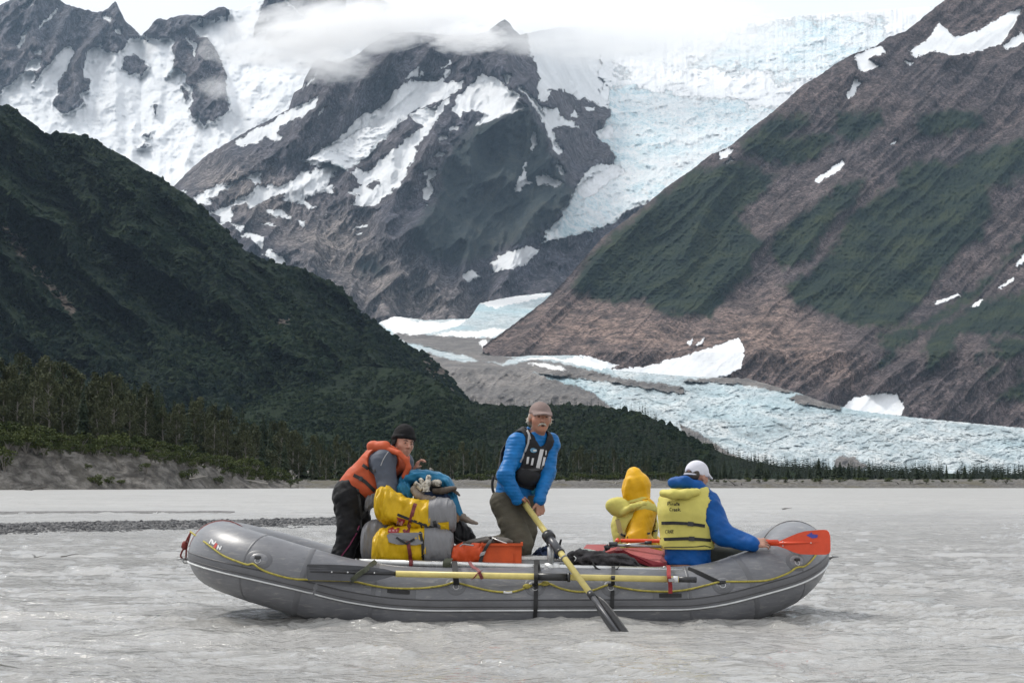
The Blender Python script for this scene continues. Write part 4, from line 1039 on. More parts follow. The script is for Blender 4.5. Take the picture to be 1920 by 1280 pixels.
def strip(s0, s1, t0, t1, off, ns, nt, thick=True):
    S, Tt = np.meshgrid(np.linspace(s0, s1, ns), np.linspace(t0, t1, nt))
    O = np.full(S.shape, off)
    if thick: O[0] = O[-1] = -0.003; O[:, 0] = O[:, -1] = -0.003
    V = tube_at(S, Tt, 0.0) + (tube_at(S, Tt, 1.0) - tube_at(S, Tt, 0.0)) * O[..., None]
    idx = np.arange(S.size).reshape(S.shape)
    Fc = np.stack([idx[:-1, :-1], idx[:-1, 1:], idx[1:, 1:], idx[1:, :-1]], -1).reshape(-1, 4)
    return V.reshape(-1, 3), Fc
raft = thing('raft', 'grey inflatable river raft with upturned ends loaded with gear', 'raft', (0, HB, 0))
V, Fc = strip(0, RLEN, -math.pi, math.pi, 0.0, NP + 1, 33, False)
part('tube', V, Fc, M_raft, raft, True)
tube_bvh = BVHTree.FromPolygons([tuple(v) for v in V], [tuple(int(i) for i in f) for f in Fc])
CAMP = Vector((0, -CAM_D, CAM_H))
def on_tube(px, py, lift=0.0, bvh=None):
    d = (at(px, py, 0) - CAMP).normalized()
    h = (bvh or tube_bvh).ray_cast(CAMP, d)
    if h[0] is None:
        h = (bvh or tube_bvh).find_nearest(at(px, py, 0))
        return Vector(h[0]) + Vector(h[1]) * lift, Vector(h[1])
    n = h[1] if h[1].dot(d) < 0 else -h[1]
    return h[0] + n * lift, n
def tube_param(p):
    d = np.linalg.norm(path - np.array(p), axis=1); i = int(np.argmin(d))
    v = np.array(p) - path[i]
    return i * RLEN / NP + float(np.dot(v, tan_[i])), math.atan2(float(np.dot(v, upv_[i])), float(np.dot(v, out_[i])))
# rubbing strake: a rubber band with ribs and one white line
D2 = math.radians
V, Fc = strip(0, RLEN, D2(-15), D2(8), 0.005, NP + 1, 8); stk = part('rubbing_strake', V, Fc, M_strake, raft, True)
for a in (6.0, -4.8): V, Fc = strip(0, RLEN, D2(a - 0.7), D2(a + 0.7), 0.010, NP + 1, 5); part('strake_rib', V, Fc, M_strake2, stk, True).parent = stk
for o_ in stk.children: o_.location = (0, 0, 0)
V, Fc = strip(0, RLEN, D2(-12.4), D2(-9.2), 0.015, NP + 1, 5); w_ = part('white_line', V, Fc, M_white, raft, True)
# seams and panel joints round the tube
def seam(px, py, w=0.035, t0=-100, t1=150, off=0.0022):
    s, th = tube_param(on_tube(px, py)[0])
    V, Fc = strip(s - w / 2, s + w / 2, D2(t0), D2(t1), off, 5, 40); part('seam_band', V, Fc, M_seam, raft, True)
for a in ((450, 1075, 0.02), (572, 1070, 0.05), (700, 1110, 0.045), (1294, 1110, 0.03), (1403, 1080, 0.045), (1480, 1030, 0.02)): seam(*a)
for q, m_ in ((nr, M_strake2), (nl, M_redrope)):
    V, Fc = strip(q - 0.008, q + 0.008, D2(10), D2(170), 0.006, 4, 40); part('end_seam', V, Fc, m_, raft, True)
# floor and thwarts
ins = path - out_ * 0.14
fl = np.vstack([np.column_stack([ins[:, 0], ins[:, 1], np.maximum(ins[:, 2] - 0.17, -0.02)]), [[0, HB, -0.02]]])
part('floor', fl, [(i, (i + 1) % NP, NP) for i in range(NP)], M_raft, raft)
def P3(px, py, Y): return tuple(at(px, py, Y))
for tx in (-1.05, 0.95):
    mb = MB(); mb.tube([(tx, 0.12, 0.24), (tx + 0.0, HB, 0.24), (tx, 1.28, 0.24)], 0.17, 20)
    part('thwart', mb.v, mb.f, M_raft, raft, True)
# D-ring patches with rings
def disc_patch(px, py, rad, off, name, mat, parent, n=28):
    s0, th0 = tube_param(on_tube(px, py)[0])
    a = np.linspace(0, 2 * math.pi, n + 1)[:-1]
    vs = [tube_at(np.array([s0]), np.array([th0]), off)[0]]; fs = []
    for k, (q, o2) in enumerate(((0.5, off), (0.94, off), (1.0, 0.0))):
        vs += list(tube_at(s0 + np.cos(a) * rad * q, th0 + np.sin(a) * rad * q / RT_, o2))
    for i in range(n):
        j = (i + 1) % n
        fs.append((0, 1 + i, 1 + j))
        for k in (0, 1): fs.append((1 + k * n + i, 1 + (k + 1) * n + i, 1 + (k + 1) * n + j, 1 + k * n + j))
    return part(name, vs, fs, mat, parent, True), s0, th0
def ring_mesh(c, n, up, R, r, k=14, m=6):
    n = Vector(n).normalized(); a = Vector(up) - n * Vector(up).dot(n); a.normalize(); b = n.cross(a)
    mb = MB(); mb.tube([Vector(c) + (a * math.cos(q * 2 * math.pi / k) + b * math.sin(q * 2 * math.pi / k)) * R for q in range(k + 1)], r, m, False)
    return mb
DR = [(484, 1048), (855, 1097), (1003, 1099), (1145, 1099), (1355, 1094), (1493, 1052)]
for (px, py) in DR:
    p1, s0, th0 = disc_patch(px, py, 0.078, 0.0025, 'ring_patch', M_seam, raft)
    p2, _, _ = disc_patch(px, py, 0.052, 0.005, 'ring_patch', M_raft, raft)
    c, n = on_tube(px, py, 0.012)
    mb = ring_mesh(c - Vector((0, 0, 0.014)), n, (0, 0, 1), 0.021, 0.0035); part('d_ring', mb.v, mb.f, M_steel, raft, True)
    mb = MB(); q = on_tube(px, py - 2, 0.011)[0]; M = Matrix.Translation(q) @ n.to_track_quat('Y', 'Z').to_matrix().to_4x4()
    mb.box((-0.022, -0.006, -0.010), (0.022, 0.008, 0.010), M); part('ring_tab', mb.v, mb.f, M_black, raft)
for (px, py, w) in ((747, 1109, 0.085), (1257, 1116, 0.085)):                # webbing grips
    s0, th0 = tube_param(on_tube(px, py)[0])
    V, Fc = strip(s0 - 0.14, s0 + 0.14, th0 - 0.25, th0 + 0.22, 0.0025, 16, 8); part('grip_patch', V, Fc, M_seam, raft, True)
    S_, T_ = np.meshgrid(np.linspace(s0 - w, s0 + w, 12), np.linspace(th0 - 0.055, th0 + 0.055, 3))
    Vv = tube_at(S_, T_, 0.0); nn = tube_at(S_, T_, 1.0) - Vv
    Vv = Vv + nn * (0.004 + 0.016 * np.sin((S_ - s0 + w) / (2 * w) * math.pi))[..., None]
    idx = np.arange(S_.size).reshape(S_.shape); Fc = np.stack([idx[:-1, :-1], idx[:-1, 1:], idx[1:, 1:], idx[1:, :-1]], -1).reshape(-1, 4)
    part('grab_handle', Vv.reshape(-1, 3), Fc, M_black, raft, True)
# grab line rove through the rings
def smooth_pts(P, n=4):
    P = [Vector(p) for p in P]; out = []
    for i in range(len(P) - 1):
        p0, p1, p2, p3 = P[max(i - 1, 0)], P[i], P[i + 1], P[min(i + 2, len(P) - 1)]
        for k in range(n):
            q = k / n
            out.append(0.5 * ((2 * p1) + (p2 - p0) * q + (2 * p0 - 5 * p1 + 4 * p2 - p3) * q * q + (3 * p1 - p0 - 3 * p2 + p3) * q ** 3))
    return out + [P[-1]]
def rope_on_tube(pix, rad, name, mat, parent, lift=0.009, pre=()):
    mb = MB(); mb.tube(smooth_pts(list(pre) + [on_tube(x, y, lift)[0] for x, y in pix], 4), rad, 7)
    return part(name, mb.v, mb.f, mat, parent, True)
rope_on_tube([(386, 1017), (399, 1027), (419, 1041), (442, 1051), (464, 1058), (475, 1057), (486, 1064), (502, 1072), (528, 1080), (553, 1085), (576, 1086), (620, 1088), (660, 1090), (700, 1098), (740, 1103), (790, 1103), (830, 1098), (850, 1093), (870, 1096), (900, 1104), (930, 1109), (955, 1110), (975, 1106), (990, 1100), (1003, 1097), (1030, 1095), (1050, 1103), (1080, 1109), (1110, 1107), (1140, 1097), (1160, 1101), (1200, 1107), (1250, 1109), (1290, 1105), (1330, 1096), (1352, 1091), (1400, 1090), (1440, 1087), (1475, 1075), (1492, 1064), (1506, 1062), (1516, 1055), (1524, 1046), (1530, 1038)], 0.0075, 'grab_line', M_rope, raft, 0.009, [at(357, 996, 0.52), at(366, 1003, 0.42), at(376, 1010, 0.34)])
for (x, y) in ((988, 1100), (1022, 1095)):
    mb = MB(); c = on_tube(x, y, 0.013)[0]
    mb.tube([c + Vector((-0.03, 0, -0.004)), c + Vector((-0.012, -0.002, 0)), c + Vector((0.012, -0.002, 0.002)), c + Vector((0.03, 0, 0.003))], [0.009, 0.019, 0.018, 0.009], 8); part('rope_knot', mb.v, mb.f, M_rope, raft, True)
rope_on_tube([(944, 1110), (952, 1111), (960, 1110)], 0.0092, 'tape_wrap', M_whitelogo, raft)
# bow end: red line with knot and steel pin; stern handle
mb = MB()
for dx in (-0.006, 0.008): mb.tube(smooth_pts([at(358, 997, 0.62), at(352, 1011, 0.6) + Vector((dx, 0, 0)), at(347, 1026, 0.62) + Vector((dx * 1.5, 0, 0)), at(343, 1042, 0.62) + Vector((dx * 3, 0, 0)), at(348, 1049, 0.64)], 4), 0.007, 6)
part('tow_line', mb.v, mb.f, M_redrope, raft, True)
mb = MB(); c = at(346, 1022, 0.62); mb.tube([c + Vector((0, 0, 0.035)), c + Vector((0.003, 0, 0.015)), c - Vector((0.003, 0, 0.015)), c - Vector((0, 0, 0.035))], [0.01, 0.024, 0.024, 0.01], 9); part('rope_knot', mb.v, mb.f, M_redrope, raft, True)
mb = MB(); mb.tube([at(331, 1048, 0.62), at(340, 1047.5, 0.62), at(352, 1049, 0.64)], [0.006, 0.007, 0.009], 8); mb2 = ring_mesh(at(348, 1050, 0.62), (0.3, -1, 0.1), (0, 0, 1), 0.022, 0.005); mb.add(mb2.v, mb2.f); part('shackle_pin', mb.v, mb.f, M_aludull, raft, True)
mb = MB(); mb.tube([at(1553, 1048, 0.95), at(1561, 1043, 0.93), at(1573, 1043.5, 0.93)], [0.012, 0.011, 0.003], 8); part('tow_eye', mb.v, mb.f, M_aludull, raft, True)
mb = MB(); mb.tube(smooth_pts([on_tube(1520, 980, 0.01)[0], on_tube(1530, 980, 0.03)[0], on_tube(1537, 984, 0.035)[0], on_tube(1540, 996, 0.02)[0], on_tube(1536, 1003, 0.012)[0]], 4), 0.007, 6); part('bow_line', mb.v, mb.f, M_rope, raft, True)
# maker's lettering on the upturned end, printed on the tube
def print_on(quads, mat, name, parent, bvh=None, lift=0.003):
    vs, fs = [], []
    for q in quads:
        o = len(vs); vs += [on_tube(x, y, lift, bvh)[0] for x, y in q]; fs.append(tuple(range(o, o + len(q))))
    return part(name, vs, fs, mat, parent)
def zl(p): return [(330 + x / 5.818, 960 + y / 5.818) for x, y in p]
def stroke_quad(a, b, w): 
    (ax, ay), (bx, by) = a, b; L = math.hypot(bx - ax, by - ay) or 1; nx, ny = -(by - ay) / L * w / 2, (bx - ax) / L * w / 2
    return [(ax + nx, ay + ny), (bx + nx, by + ny), (bx - nx, by - ny), (ax - nx, ay - ny)]
def letters(strokes, w): return [stroke_quad(a, b, w) for s_ in strokes for a, b in zip(s_[:-1], s_[1:])]
print_on(letters([zl([(364, 340), (388, 296), (396, 300), (398, 342)]), zl([(404, 306), (408, 352), (440, 318)])], 2.2), M_whitelogo, 'letters', raft)
print_on([zl([(404, 386), (436, 332), (458, 348), (428, 402)])], M_redlogo, 'letter', raft)
print_on(letters([zl([(452, 404), (464, 360), (482, 410), (499, 368)])], 2.2), M_whitelogo, 'letters', raft, lift=0.0045)

# ------------------------------------------------------------------ rowing frame
frame = thing('rowing_rig', 'aluminium pipe rowing rig lashed along the top of the raft', 'rowing rig', P3(980, 1062, 0.2))
def pipe(name, pts, rad, mat, root, n=14):
    mb = MB(); mb.tube(pts, rad, n); return part(name, mb.v, mb.f, mat, root, True)
RA, RB = at(673, 1053, 0.06), at(1280, 1070, 0.03)
pipe('side_rail', [RA, RB], 0.025, M_alu, frame)
pipe('rail_end_cap', [RA, RA + (RA - RB).normalized() * 0.03], 0.0265, M_plast, frame)
pipe('side_rail', [at(690, 1040, 1.35), at(1280, 1052, 1.35)], 0.025, M_alu, frame)
for px in (690, 975, 1250): 
    a = at(px, 1058 + (px - 690) * 0.02, 0.06); pipe('cross_bar', [a, Vector((a.x, 1.35, a.z + 0.01))], 0.024, M_alu, frame)
mb = MB(); lo = at(978, 1061, 0.24); hi = at(1034, 1043, 0.24); mb.box((lo.x, 0.18, lo.z), (hi.x, 0.62, hi.z)); part('seat_beam', mb.v, mb.f, M_aludull, frame)
mb = MB(); mb.box((lo.x - 0.01, 0.168, hi.z - 0.018), (hi.x + 0.01, 0.63, hi.z + 0.004)); part('beam_lip', mb.v, mb.f, M_alu, frame)
TWR = at(1033, 1064, 0.06)
pipe('oar_tower', [TWR, Vector((TWR.x - 0.003, TWR.y, at(1030, 1022, 0.06).z))], 0.026, M_aludull, frame)
pipe('tower_clamp', [at(1021, 1063, 0.05), at(1049, 1063.7, 0.05)], 0.034, M_alu, frame)
pipe('clamp_collar', [at(1050, 1064, 0.05), at(1055, 1064.2, 0.05)], 0.031, M_aludull, frame)
pipe('clamp_collar', [at(1070, 1064.5, 0.05), at(1074, 1064.6, 0.05)], 0.031, M_aludull, frame)
# oarlock: a U cradle on the tower
OL = at(1038, 1018, 0.05)
mb = MB(); mb.tube(smooth_pts([OL + Vector((-0.05, 0.02, 0.05)), OL + Vector((-0.045, 0, -0.01)), OL + Vector((-0.01, 0, -0.05)), OL + Vector((0.035, 0, -0.035)), OL + Vector((0.055, -0.02, 0.03))], 4), 0.009, 7); part('oarlock', mb.v, mb.f, M_plast, frame, True)

# ------------------------------------------------------------------ oars and paddle
def blade_mesh(outline, thick, ax):
    """outline: 3D points in order; thickened along ax"""
    n = len(outline); v = [Vector(p) + ax * thick / 2 for p in outline] + [Vector(p) - ax * thick / 2 for p in outline]
    return v, [tuple(range(n)), tuple(reversed(range(n, 2 * n)))] + [(i, i + n, (i + 1) % n + n, (i + 1) % n) for i in range(n)]
spare = thing('spare_oar', 'yellow spare oar with charcoal blade strapped along the side of the raft', 'oar', P3(940, 1080, -0.24))
YS = -0.245
def ys(px): return -0.245 - max(0, 1000 - px) * 0.00036
pipe('shaft', [at(742, 1075, ys(742)), at(1003, 1080.2, YS), at(1272, 1085.5, YS)], 0.0235, M_oar, spare)
bl = [(575, 1061), (577, 1057), (620, 1057.5), (655, 1059), (690, 1061.5), (722, 1066), (738, 1070), (742, 1075), (738, 1079), (722, 1084), (700, 1089), (660, 1089), (620, 1087.5), (578, 1087), (575, 1083)]
v, f = blade_mesh([at(x, y, ys(x) - 0.02 + 0.015 * math.sin((y - 1057) / 30 * math.pi)) for x, y in bl], 0.010, Vector((0, 1, 0)))
sb = part('blade', v, f, M_bladegrey, spare)
mb = MB(); mb.tube([at(582, 1071, ys(582) - 0.024), at(640, 1072, ys(640) - 0.03), at(745, 1075, ys(745))], [0.003, 0.008, 0.018], 10); part('blade_spine', mb.v, mb.f, M_plast, spare, True)
for y in (1062, 1066, 1078, 1083):
    mb = MB(); mb.tube([at(580, y, ys(580) - 0.02), at(690 - abs(y - 1072) * 2, y + 1.5, ys(680) - 0.02)], 0.003, 5); part('blade_rib', mb.v, mb.f, M_bladegrey, spare, True)
for px in (622, 652, 702): mb = MB(); mb.tube([at(px, 1071.5 + (px - 622) * 0.02, ys(px) - 0.047), at(px, 1071.5 + (px - 622) * 0.02, ys(px))], 0.006, 8); part('rivet', mb.v, mb.f, M_steel, spare)
pipe('sleeve', [at(1002, 1080.3, YS), at(1066, 1081.6, YS)], 0.028, M_plast, spare)
pipe('sleeve_stop', [at(1064, 1081.5, YS), at(1069, 1081.7, YS)], 0.036, M_plast, spare)
pipe('grip', [at(1270, 1085.4, YS), at(1306, 1086.5, YS)], 0.0215, M_plast, spare)
pipe('grip_ferrule', [at(1262, 1085.3, YS), at(1271, 1085.5, YS)], 0.0246, M_whitelogo, spare)

oar = thing('rowing_oar', 'yellow oar in the hands of the rower, black blade dipped in the water', 'oar', P3(1040, 1025, 0.05))
H0, T0 = at(976, 933, 0.50), at(1157, 1181, -0.86)
od = (T0 - H0).normalized()
def oar_at(q): return H0 + (T0 - H0) * q
pipe('shaft', [oar_at(0.035), oar_at(0.745)], 0.0235, M_oar, oar)
pipe('grip', [oar_at(-0.035), oar_at(0.04)], 0.019, M_plast, oar)
pipe('sleeve', [oar_at(0.30), oar_at(0.435)], 0.031, M_bladegrey, oar)
pipe('sleeve_stop', [oar_at(0.295), oar_at(0.325)], 0.047, M_plast, oar)
pipe('sleeve_stop', [oar_at(0.425), oar_at(0.437)], 0.034, M_plast, oar)
pipe('rope_ring', [oar_at(0.475), oar_at(0.482)], 0.028, M_strake, oar)
pipe('blade_socket', [oar_at(0.735), oar_at(0.765)], 0.027, M_plast, oar)
sdv = od.cross(Vector((0.25, 1, 0.2))).normalized(); nv = od.cross(sdv).normalized()
bw = [(0.755, 0.012), (0.79, 0.032), (0.83, 0.046), (0.90, 0.052), (1.0, 0.052), (1.08, 0.05), (1.11, 0.036)]
ol = [oar_at(q) + sdv * w - nv * 0.02 for q, w in bw] + [oar_at(q) - sdv * w - nv * 0.02 for q, w in reversed(bw)]
v, f = blade_mesh(ol, 0.008, nv); part('blade', v, f, M_plast, oar)
mb = MB(); mb.tube([oar_at(0.76), oar_at(0.9), oar_at(1.1)], [0.022, 0.014, 0.007], 8); part('blade_spine', mb.v, mb.f, M_bladegrey, oar, True)
for sg in (-1, 1):
    mb = MB(); mb.tube([oar_at(q) + sdv * w * sg - nv * 0.024 for q, w in bw], 0.006, 6); part('blade_rim', mb.v, mb.f, M_plast, oar, True)

M_orange = simple('orange_plastic', (0.62, 0.062, 0.018), 0.36, 0, 14, 0.12)
M_bluelogo = simple('blue_print', (0.06, 0.06, 0.32), 0.5)
pad = thing('canoe_paddle', 'orange red paddle held across the right end of the raft', 'paddle', P3(1430, 1018, 0.2))
A_, B_ = at(1157, 1013, 0.62), at(1548, 1015.5, -0.06)
pp = lambda q: A_ + (B_ - A_) * q
pipe('shaft', [pp(0.02), pp(0.78)], 0.0155, M_orange, pad)
mb = MB(); mb.tube([pp(0.005) + Vector((0, 0.05, 0.01)), pp(0.0), pp(0.005) - Vector((0, 0.05, -0.0))], [0.013, 0.018, 0.013], 8); part('t_grip', mb.v, mb.f, M_orange, pad, True)
def zp(p): return [(1380 + x / 5.565, 950 + y / 5.565) for x, y in p]
def paddle_pt(x, y):
    q = (x - 1157) / (1548 - 1157); return at(x, y, 0.62 + (-0.06 - 0.62) * q)
po = zp([(330, 372), (440, 362), (500, 335), (560, 308), (640, 275), (720, 252), (820, 242), (920, 236), (950, 242), (970, 262), (982, 300), (985, 380), (985, 460), (972, 484), (940, 496), (800, 496), (680, 492), (600, 470), (520, 435), (440, 408), (330, 402)])
v, f = blade_mesh([paddle_pt(x, y) for x, y in po], 0.012, (B_ - A_).cross(Vector((0, 0, 1))).normalized()); part('blade', v, f, M_orange, pad)
mb = MB(); mb.tube([paddle_pt(1446, 1018.5) + Vector((0, -0.004, 0)), paddle_pt(1480, 1017.3) + Vector((0, -0.01, 0)), paddle_pt(1550, 1015)], [0.0165, 0.012, 0.004], 10); part('blade_spine', mb.v, mb.f, M_orange, pad, True)
for (x, y) in ((1467.5, 1015), (1467.5, 1022.5), (1520, 1017)):
    c = paddle_pt(x, y); mb = MB(); mb.tube([c + Vector((0, -0.02, 0)), c], 0.0045, 8); part('rivet', mb.v, mb.f, M_white, pad)
def paddle_mark(pix): return [paddle_pt(x, y) + Vector((-0.003, -0.0095, 0)) for x, y in pix]
vs, fs = [], []
for q in ([zp([(735, 295), (775, 275), (790, 262), (800, 282), (858, 290), (850, 318), (800, 326), (770, 312)])]): vs += paddle_mark(q); fs.append(tuple(range(len(q))))
part('printed_mark', vs, fs, M_bluelogo, pad)

# ------------------------------------------------------------------ continuous figures and soft bags: blended fields turned into one surface
class Field:
    def __init__(s, lo, hi, res):
        s.lo = np.array(lo, float); s.res = res
        s.n = np.maximum(np.ceil((np.array(hi, float) - s.lo) / res).astype(int) + 1, 4)
        s.D = np.full(s.n, 1.0, np.float32)
        s.ax = [s.lo[i] + np.arange(s.n[i]) * res for i in range(3)]
    def _sub(s, lo, hi):
        a = np.clip(np.floor((np.array(lo) - s.lo) / s.res).astype(int), 0, s.n); b = np.clip(np.ceil((np.array(hi) - s.lo) / s.res).astype(int) + 1, 0, s.n)
        sl = tuple(slice(a[i], b[i]) for i in range(3))
        return sl, np.meshgrid(*[s.ax[i][sl[i]] for i in range(3)], indexing='ij', sparse=True)
    def _merge(s, sl, d, k, sub=False):
        o = s.D[sl]; d = d.astype(np.float32)
        if sub:
            s.D[sl] = np.maximum(o, -d); return
        if k > 0:
            h = np.clip(0.5 + 0.5 * (o - d) / k, 0, 1)
            s.D[sl] = o * (1 - h) + d * h - k * h * (1 - h)
        else: s.D[sl] = np.minimum(o, d)
    def cone(s, p0, p1, r0, r1, k=0.02, flat=None, sub=False):
        p0, p1 = np.array(p0, float), np.array(p1, float); m = max(r0, r1) * 1.5 + k * 2 + 0.03
        sl, (X, Y, Z) = s._sub(np.minimum(p0, p1) - m, np.maximum(p0, p1) + m)
        d = p1 - p0; L = d @ d + 1e-12
        t = np.clip(((X - p0[0]) * d[0] + (Y - p0[1]) * d[1] + (Z - p0[2]) * d[2]) / L, 0, 1)
        q = [X - p0[0] - t * d[0], Y - p0[1] - t * d[1], Z - p0[2] - t * d[2]]
        r = r0 + (r1 - r0) * t
        if flat is not None:
            v, f = np.array(flat[0], float), flat[1]; v /= np.linalg.norm(v)
            c = q[0] * v[0] + q[1] * v[1] + q[2] * v[2]
            g = 1 / f - 1
            q = [q[i] + g * c * v[i] for i in range(3)]
            ln = np.sqrt(q[0] ** 2 + q[1] ** 2 + q[2] ** 2); dd = (ln - r) * (f + (1 - f) * 0.5)
        else: dd = np.sqrt(q[0] ** 2 + q[1] ** 2 + q[2] ** 2) - r
        s._merge(sl, dd, k, sub); return s
    def chain(s, pts, rs, k=0.02, flat=None):
        for a, b, ra, rb in zip(pts[:-1], pts[1:], rs[:-1], rs[1:]): s.cone(a, b, ra, rb, k, flat)
        return s
    def ell(s, c, r, R=None, k=0.02, sub=False):
        c = np.array(c, float); r = np.array(r, float); m = r.max() + k * 2 + 0.02
        sl, (X, Y, Z) = s._sub(c - m, c + m)
        q = [X - c[0], Y - c[1], Z - c[2]]
        if R is not None:
            R = np.array(R)[:3, :3]
            q = [R[0, i] * q[0] + R[1, i] * q[1] + R[2, i] * q[2] for i in range(3)]
        l = np.sqrt((q[0] / r[0]) ** 2 + (q[1] / r[1]) ** 2 + (q[2] / r[2]) ** 2)
        g = np.sqrt((q[0] / r[0] ** 2) ** 2 + (q[1] / r[1] ** 2) ** 2 + (q[2] / r[2] ** 2) ** 2) + 1e-6
        d = l * (l - 1) / g
        s._merge(sl, d, k, sub); return s
    def grid(s): return np.meshgrid(*s.ax, indexing='ij', sparse=True)
    def keep(s, p, n):                       # keep the side the normal points to
        X, Y, Z = s.grid(); n = np.array(n, float); n /= np.linalg.norm(n)
        s.D = np.maximum(s.D, -((X - p[0]) * n[0] + (Y - p[1]) * n[1] + (Z - p[2]) * n[2]).astype(np.float32)); return s
    def wrinkle(s, amp, scale, seed, dirv=(0, 0, 1), stretch=2.5, oct=2):
        X, Y, Z = np.meshgrid(*s.ax, indexing='ij'); m = np.abs(s.D) < amp * 2 + s.res * 3
        x, y, z = X[m], Y[m], Z[m]
        d = np.array(dirv, float); d /= np.linalg.norm(d)
        w = x * d[0] + y * d[1] + z * d[2]
        n = fbm((x + 0.37 * z) * scale - w * d[0] * scale + seed, w * scale * stretch + y * scale * 0.6, oct, seed) + 0.6 * fbm((y + 0.2 * x) * scale, (z - 0.45 * x) * scale * 1.6, oct, seed + 9)
        s.D[m] += (n * amp).astype(np.float32); return s
    def mesh(s):
        D = s.D; B = D < 0
        c = np.zeros(tuple(s.n - 1), np.int8)
        for i in (0, 1):
            for j in (0, 1):
                for k in (0, 1): c += B[i:s.n[0] - 1 + i, j:s.n[1] - 1 + j, k:s.n[2] - 1 + k]
        act = np.argwhere((c > 0) & (c < 8))
        vid = np.full(tuple(s.n - 1), -1, np.int64); vid[tuple(act.T)] = np.arange(len(act))
        S_ = np.zeros((len(act), 3)); W = np.zeros(len(act))
        cr = [(i, j, k) for i in (0, 1) for j in (0, 1) for k in (0, 1)]
        for a in cr:
            for ax in range(3):
                if a[ax]: continue
                b = list(a); b[ax] = 1
                da = D[tuple((act + a).T)]; db = D[tuple((act + b).T)]
                m = (da < 0) != (db < 0)
                t = np.where(m, da / np.where(m, da - db, 1), 0)
                p = np.array(a)[None] + np.zeros((len(act), 3)); p[:, ax] += t
                S_[m] += p[m]; W[m] += 1
        V = s.lo + (act + S_ / W[:, None]) * s.res
        Fs = []
        for ax in range(3):
            u, w = (ax + 1) % 3, (ax + 2) % 3
            sl0 = [slice(None)] * 3; sl1 = [slice(None)] * 3; sl0[ax] = slice(0, -1); sl1[ax] = slice(1, None)
            A_, B2 = B[tuple(sl0)], B[tuple(sl1)]
            e = np.argwhere(A_ != B2)
            e = e[(e[:, u] > 0) & (e[:, w] > 0) & (e[:, u] < s.n[u] - 1) & (e[:, w] < s.n[w] - 1)]
            if not len(e): continue
            fl = A_[tuple(e.T)]
            def v(du, dw):
                q = e.copy(); q[:, u] -= du; q[:, w] -= dw
                return vid[tuple(q.T)]
            q = np.stack([v(0, 0), v(1, 0), v(1, 1), v(0, 1)], 1)
            q[~fl] = q[~fl][:, ::-1]
            Fs.append(q)
        Fc = np.concatenate(Fs); Fc = Fc[(Fc >= 0).all(1)]
        return V, Fc
def smooth_mesh(V, Fc, it=2, lam=0.5):
    E = np.concatenate([Fc[:, [0, 1]], Fc[:, [1, 2]], Fc[:, [2, 3]], Fc[:, [3, 0]]])
    for _ in range(it):
        S_ = np.zeros_like(V); W = np.zeros(len(V))
        np.add.at(S_, E[:, 0], V[E[:, 1]]); np.add.at(W, E[:, 0], 1); np.add.at(S_, E[:, 1], V[E[:, 0]]); np.add.at(W, E[:, 1], 1)
        V = V + lam * (S_ / np.maximum(W, 1)[:, None] - V)
    return V
def field_part(name, fld, mat, root, it=2):
    V, Fc = fld.mesh()
    return part(name, smooth_mesh(V, Fc, it), Fc, mat, root, True)

# ------------------------------------------------------------------ dry bags and other load
def fabric(name, col, rough=0.6, ns=14, var=0.12, bump=0.35, bd=0.01, spec=0.22):
    return simple(name, col, rough, 0, ns, var, bump, bd, spec)
M_yel = fabric('yellow_vinyl', (0.56, 0.35, 0.010), 0.42, 11, 0.10, 0.5, 0.012)
M_greyv = fabric('grey_vinyl', (0.185, 0.185, 0.195), 0.5, 10, 0.10, 0.5, 0.012)
M_orv = fabric('orange_vinyl', (0.55, 0.075, 0.022), 0.42, 10, 0.10, 0.5, 0.012)
M_blk = fabric('black_nylon', (0.016, 0.016, 0.018), 0.6, 16, 0.3, 0.5, 0.01)
M_mesh = fabric('charcoal_mesh_cloth', (0.045, 0.042, 0.045), 0.75, 26, 0.5, 0.6, 0.012)
M_tarp = fabric('blue_tarp', (0.022, 0.155, 0.285), 0.5, 12, 0.22, 0.5, 0.012)
M_pink = fabric('faded_red_cloth', (0.36, 0.10, 0.10), 0.6, 13, 0.15, 0.4, 0.008)
M_crim = fabric('crimson_cloth', (0.17, 0.016, 0.022), 0.55, 13, 0.2, 0.4, 0.008)
M_navy = fabric('navy_cloth', (0.022, 0.035, 0.075), 0.75, 20, 0.35, 0.5, 0.01)
M_lab = simple('red_label', (0.27, 0.022, 0.028), 0.5)
M_labw = simple('faded_label_print', (0.45, 0.20, 0.20), 0.5)
M_crate = fabric('weathered_orange_crate', (0.48, 0.075, 0.022), 0.55, 9, 0.22, 0.15, 0.004)
M_drift = simple('driftwood', (0.20, 0.165, 0.135), 0.8, 0, 22, 0.45, 0.7, 0.01)
M_driftd = simple('dark_driftwood', (0.075, 0.058, 0.045), 0.8, 0, 22, 0.5, 0.8, 0.012)
t = NT('lichen_wood'); co = t.coord('Object'); n = t.noise(co, 42, 4, 0.6)
M_lich = t.final(t.ramp(n, [(0.38, (0.10, 0.085, 0.07)), (0.48, (0.36, 0.33, 0.28)), (0.62, (0.50, 0.47, 0.41))]), 0.85, t.bump(n, 0.6, 0.008))

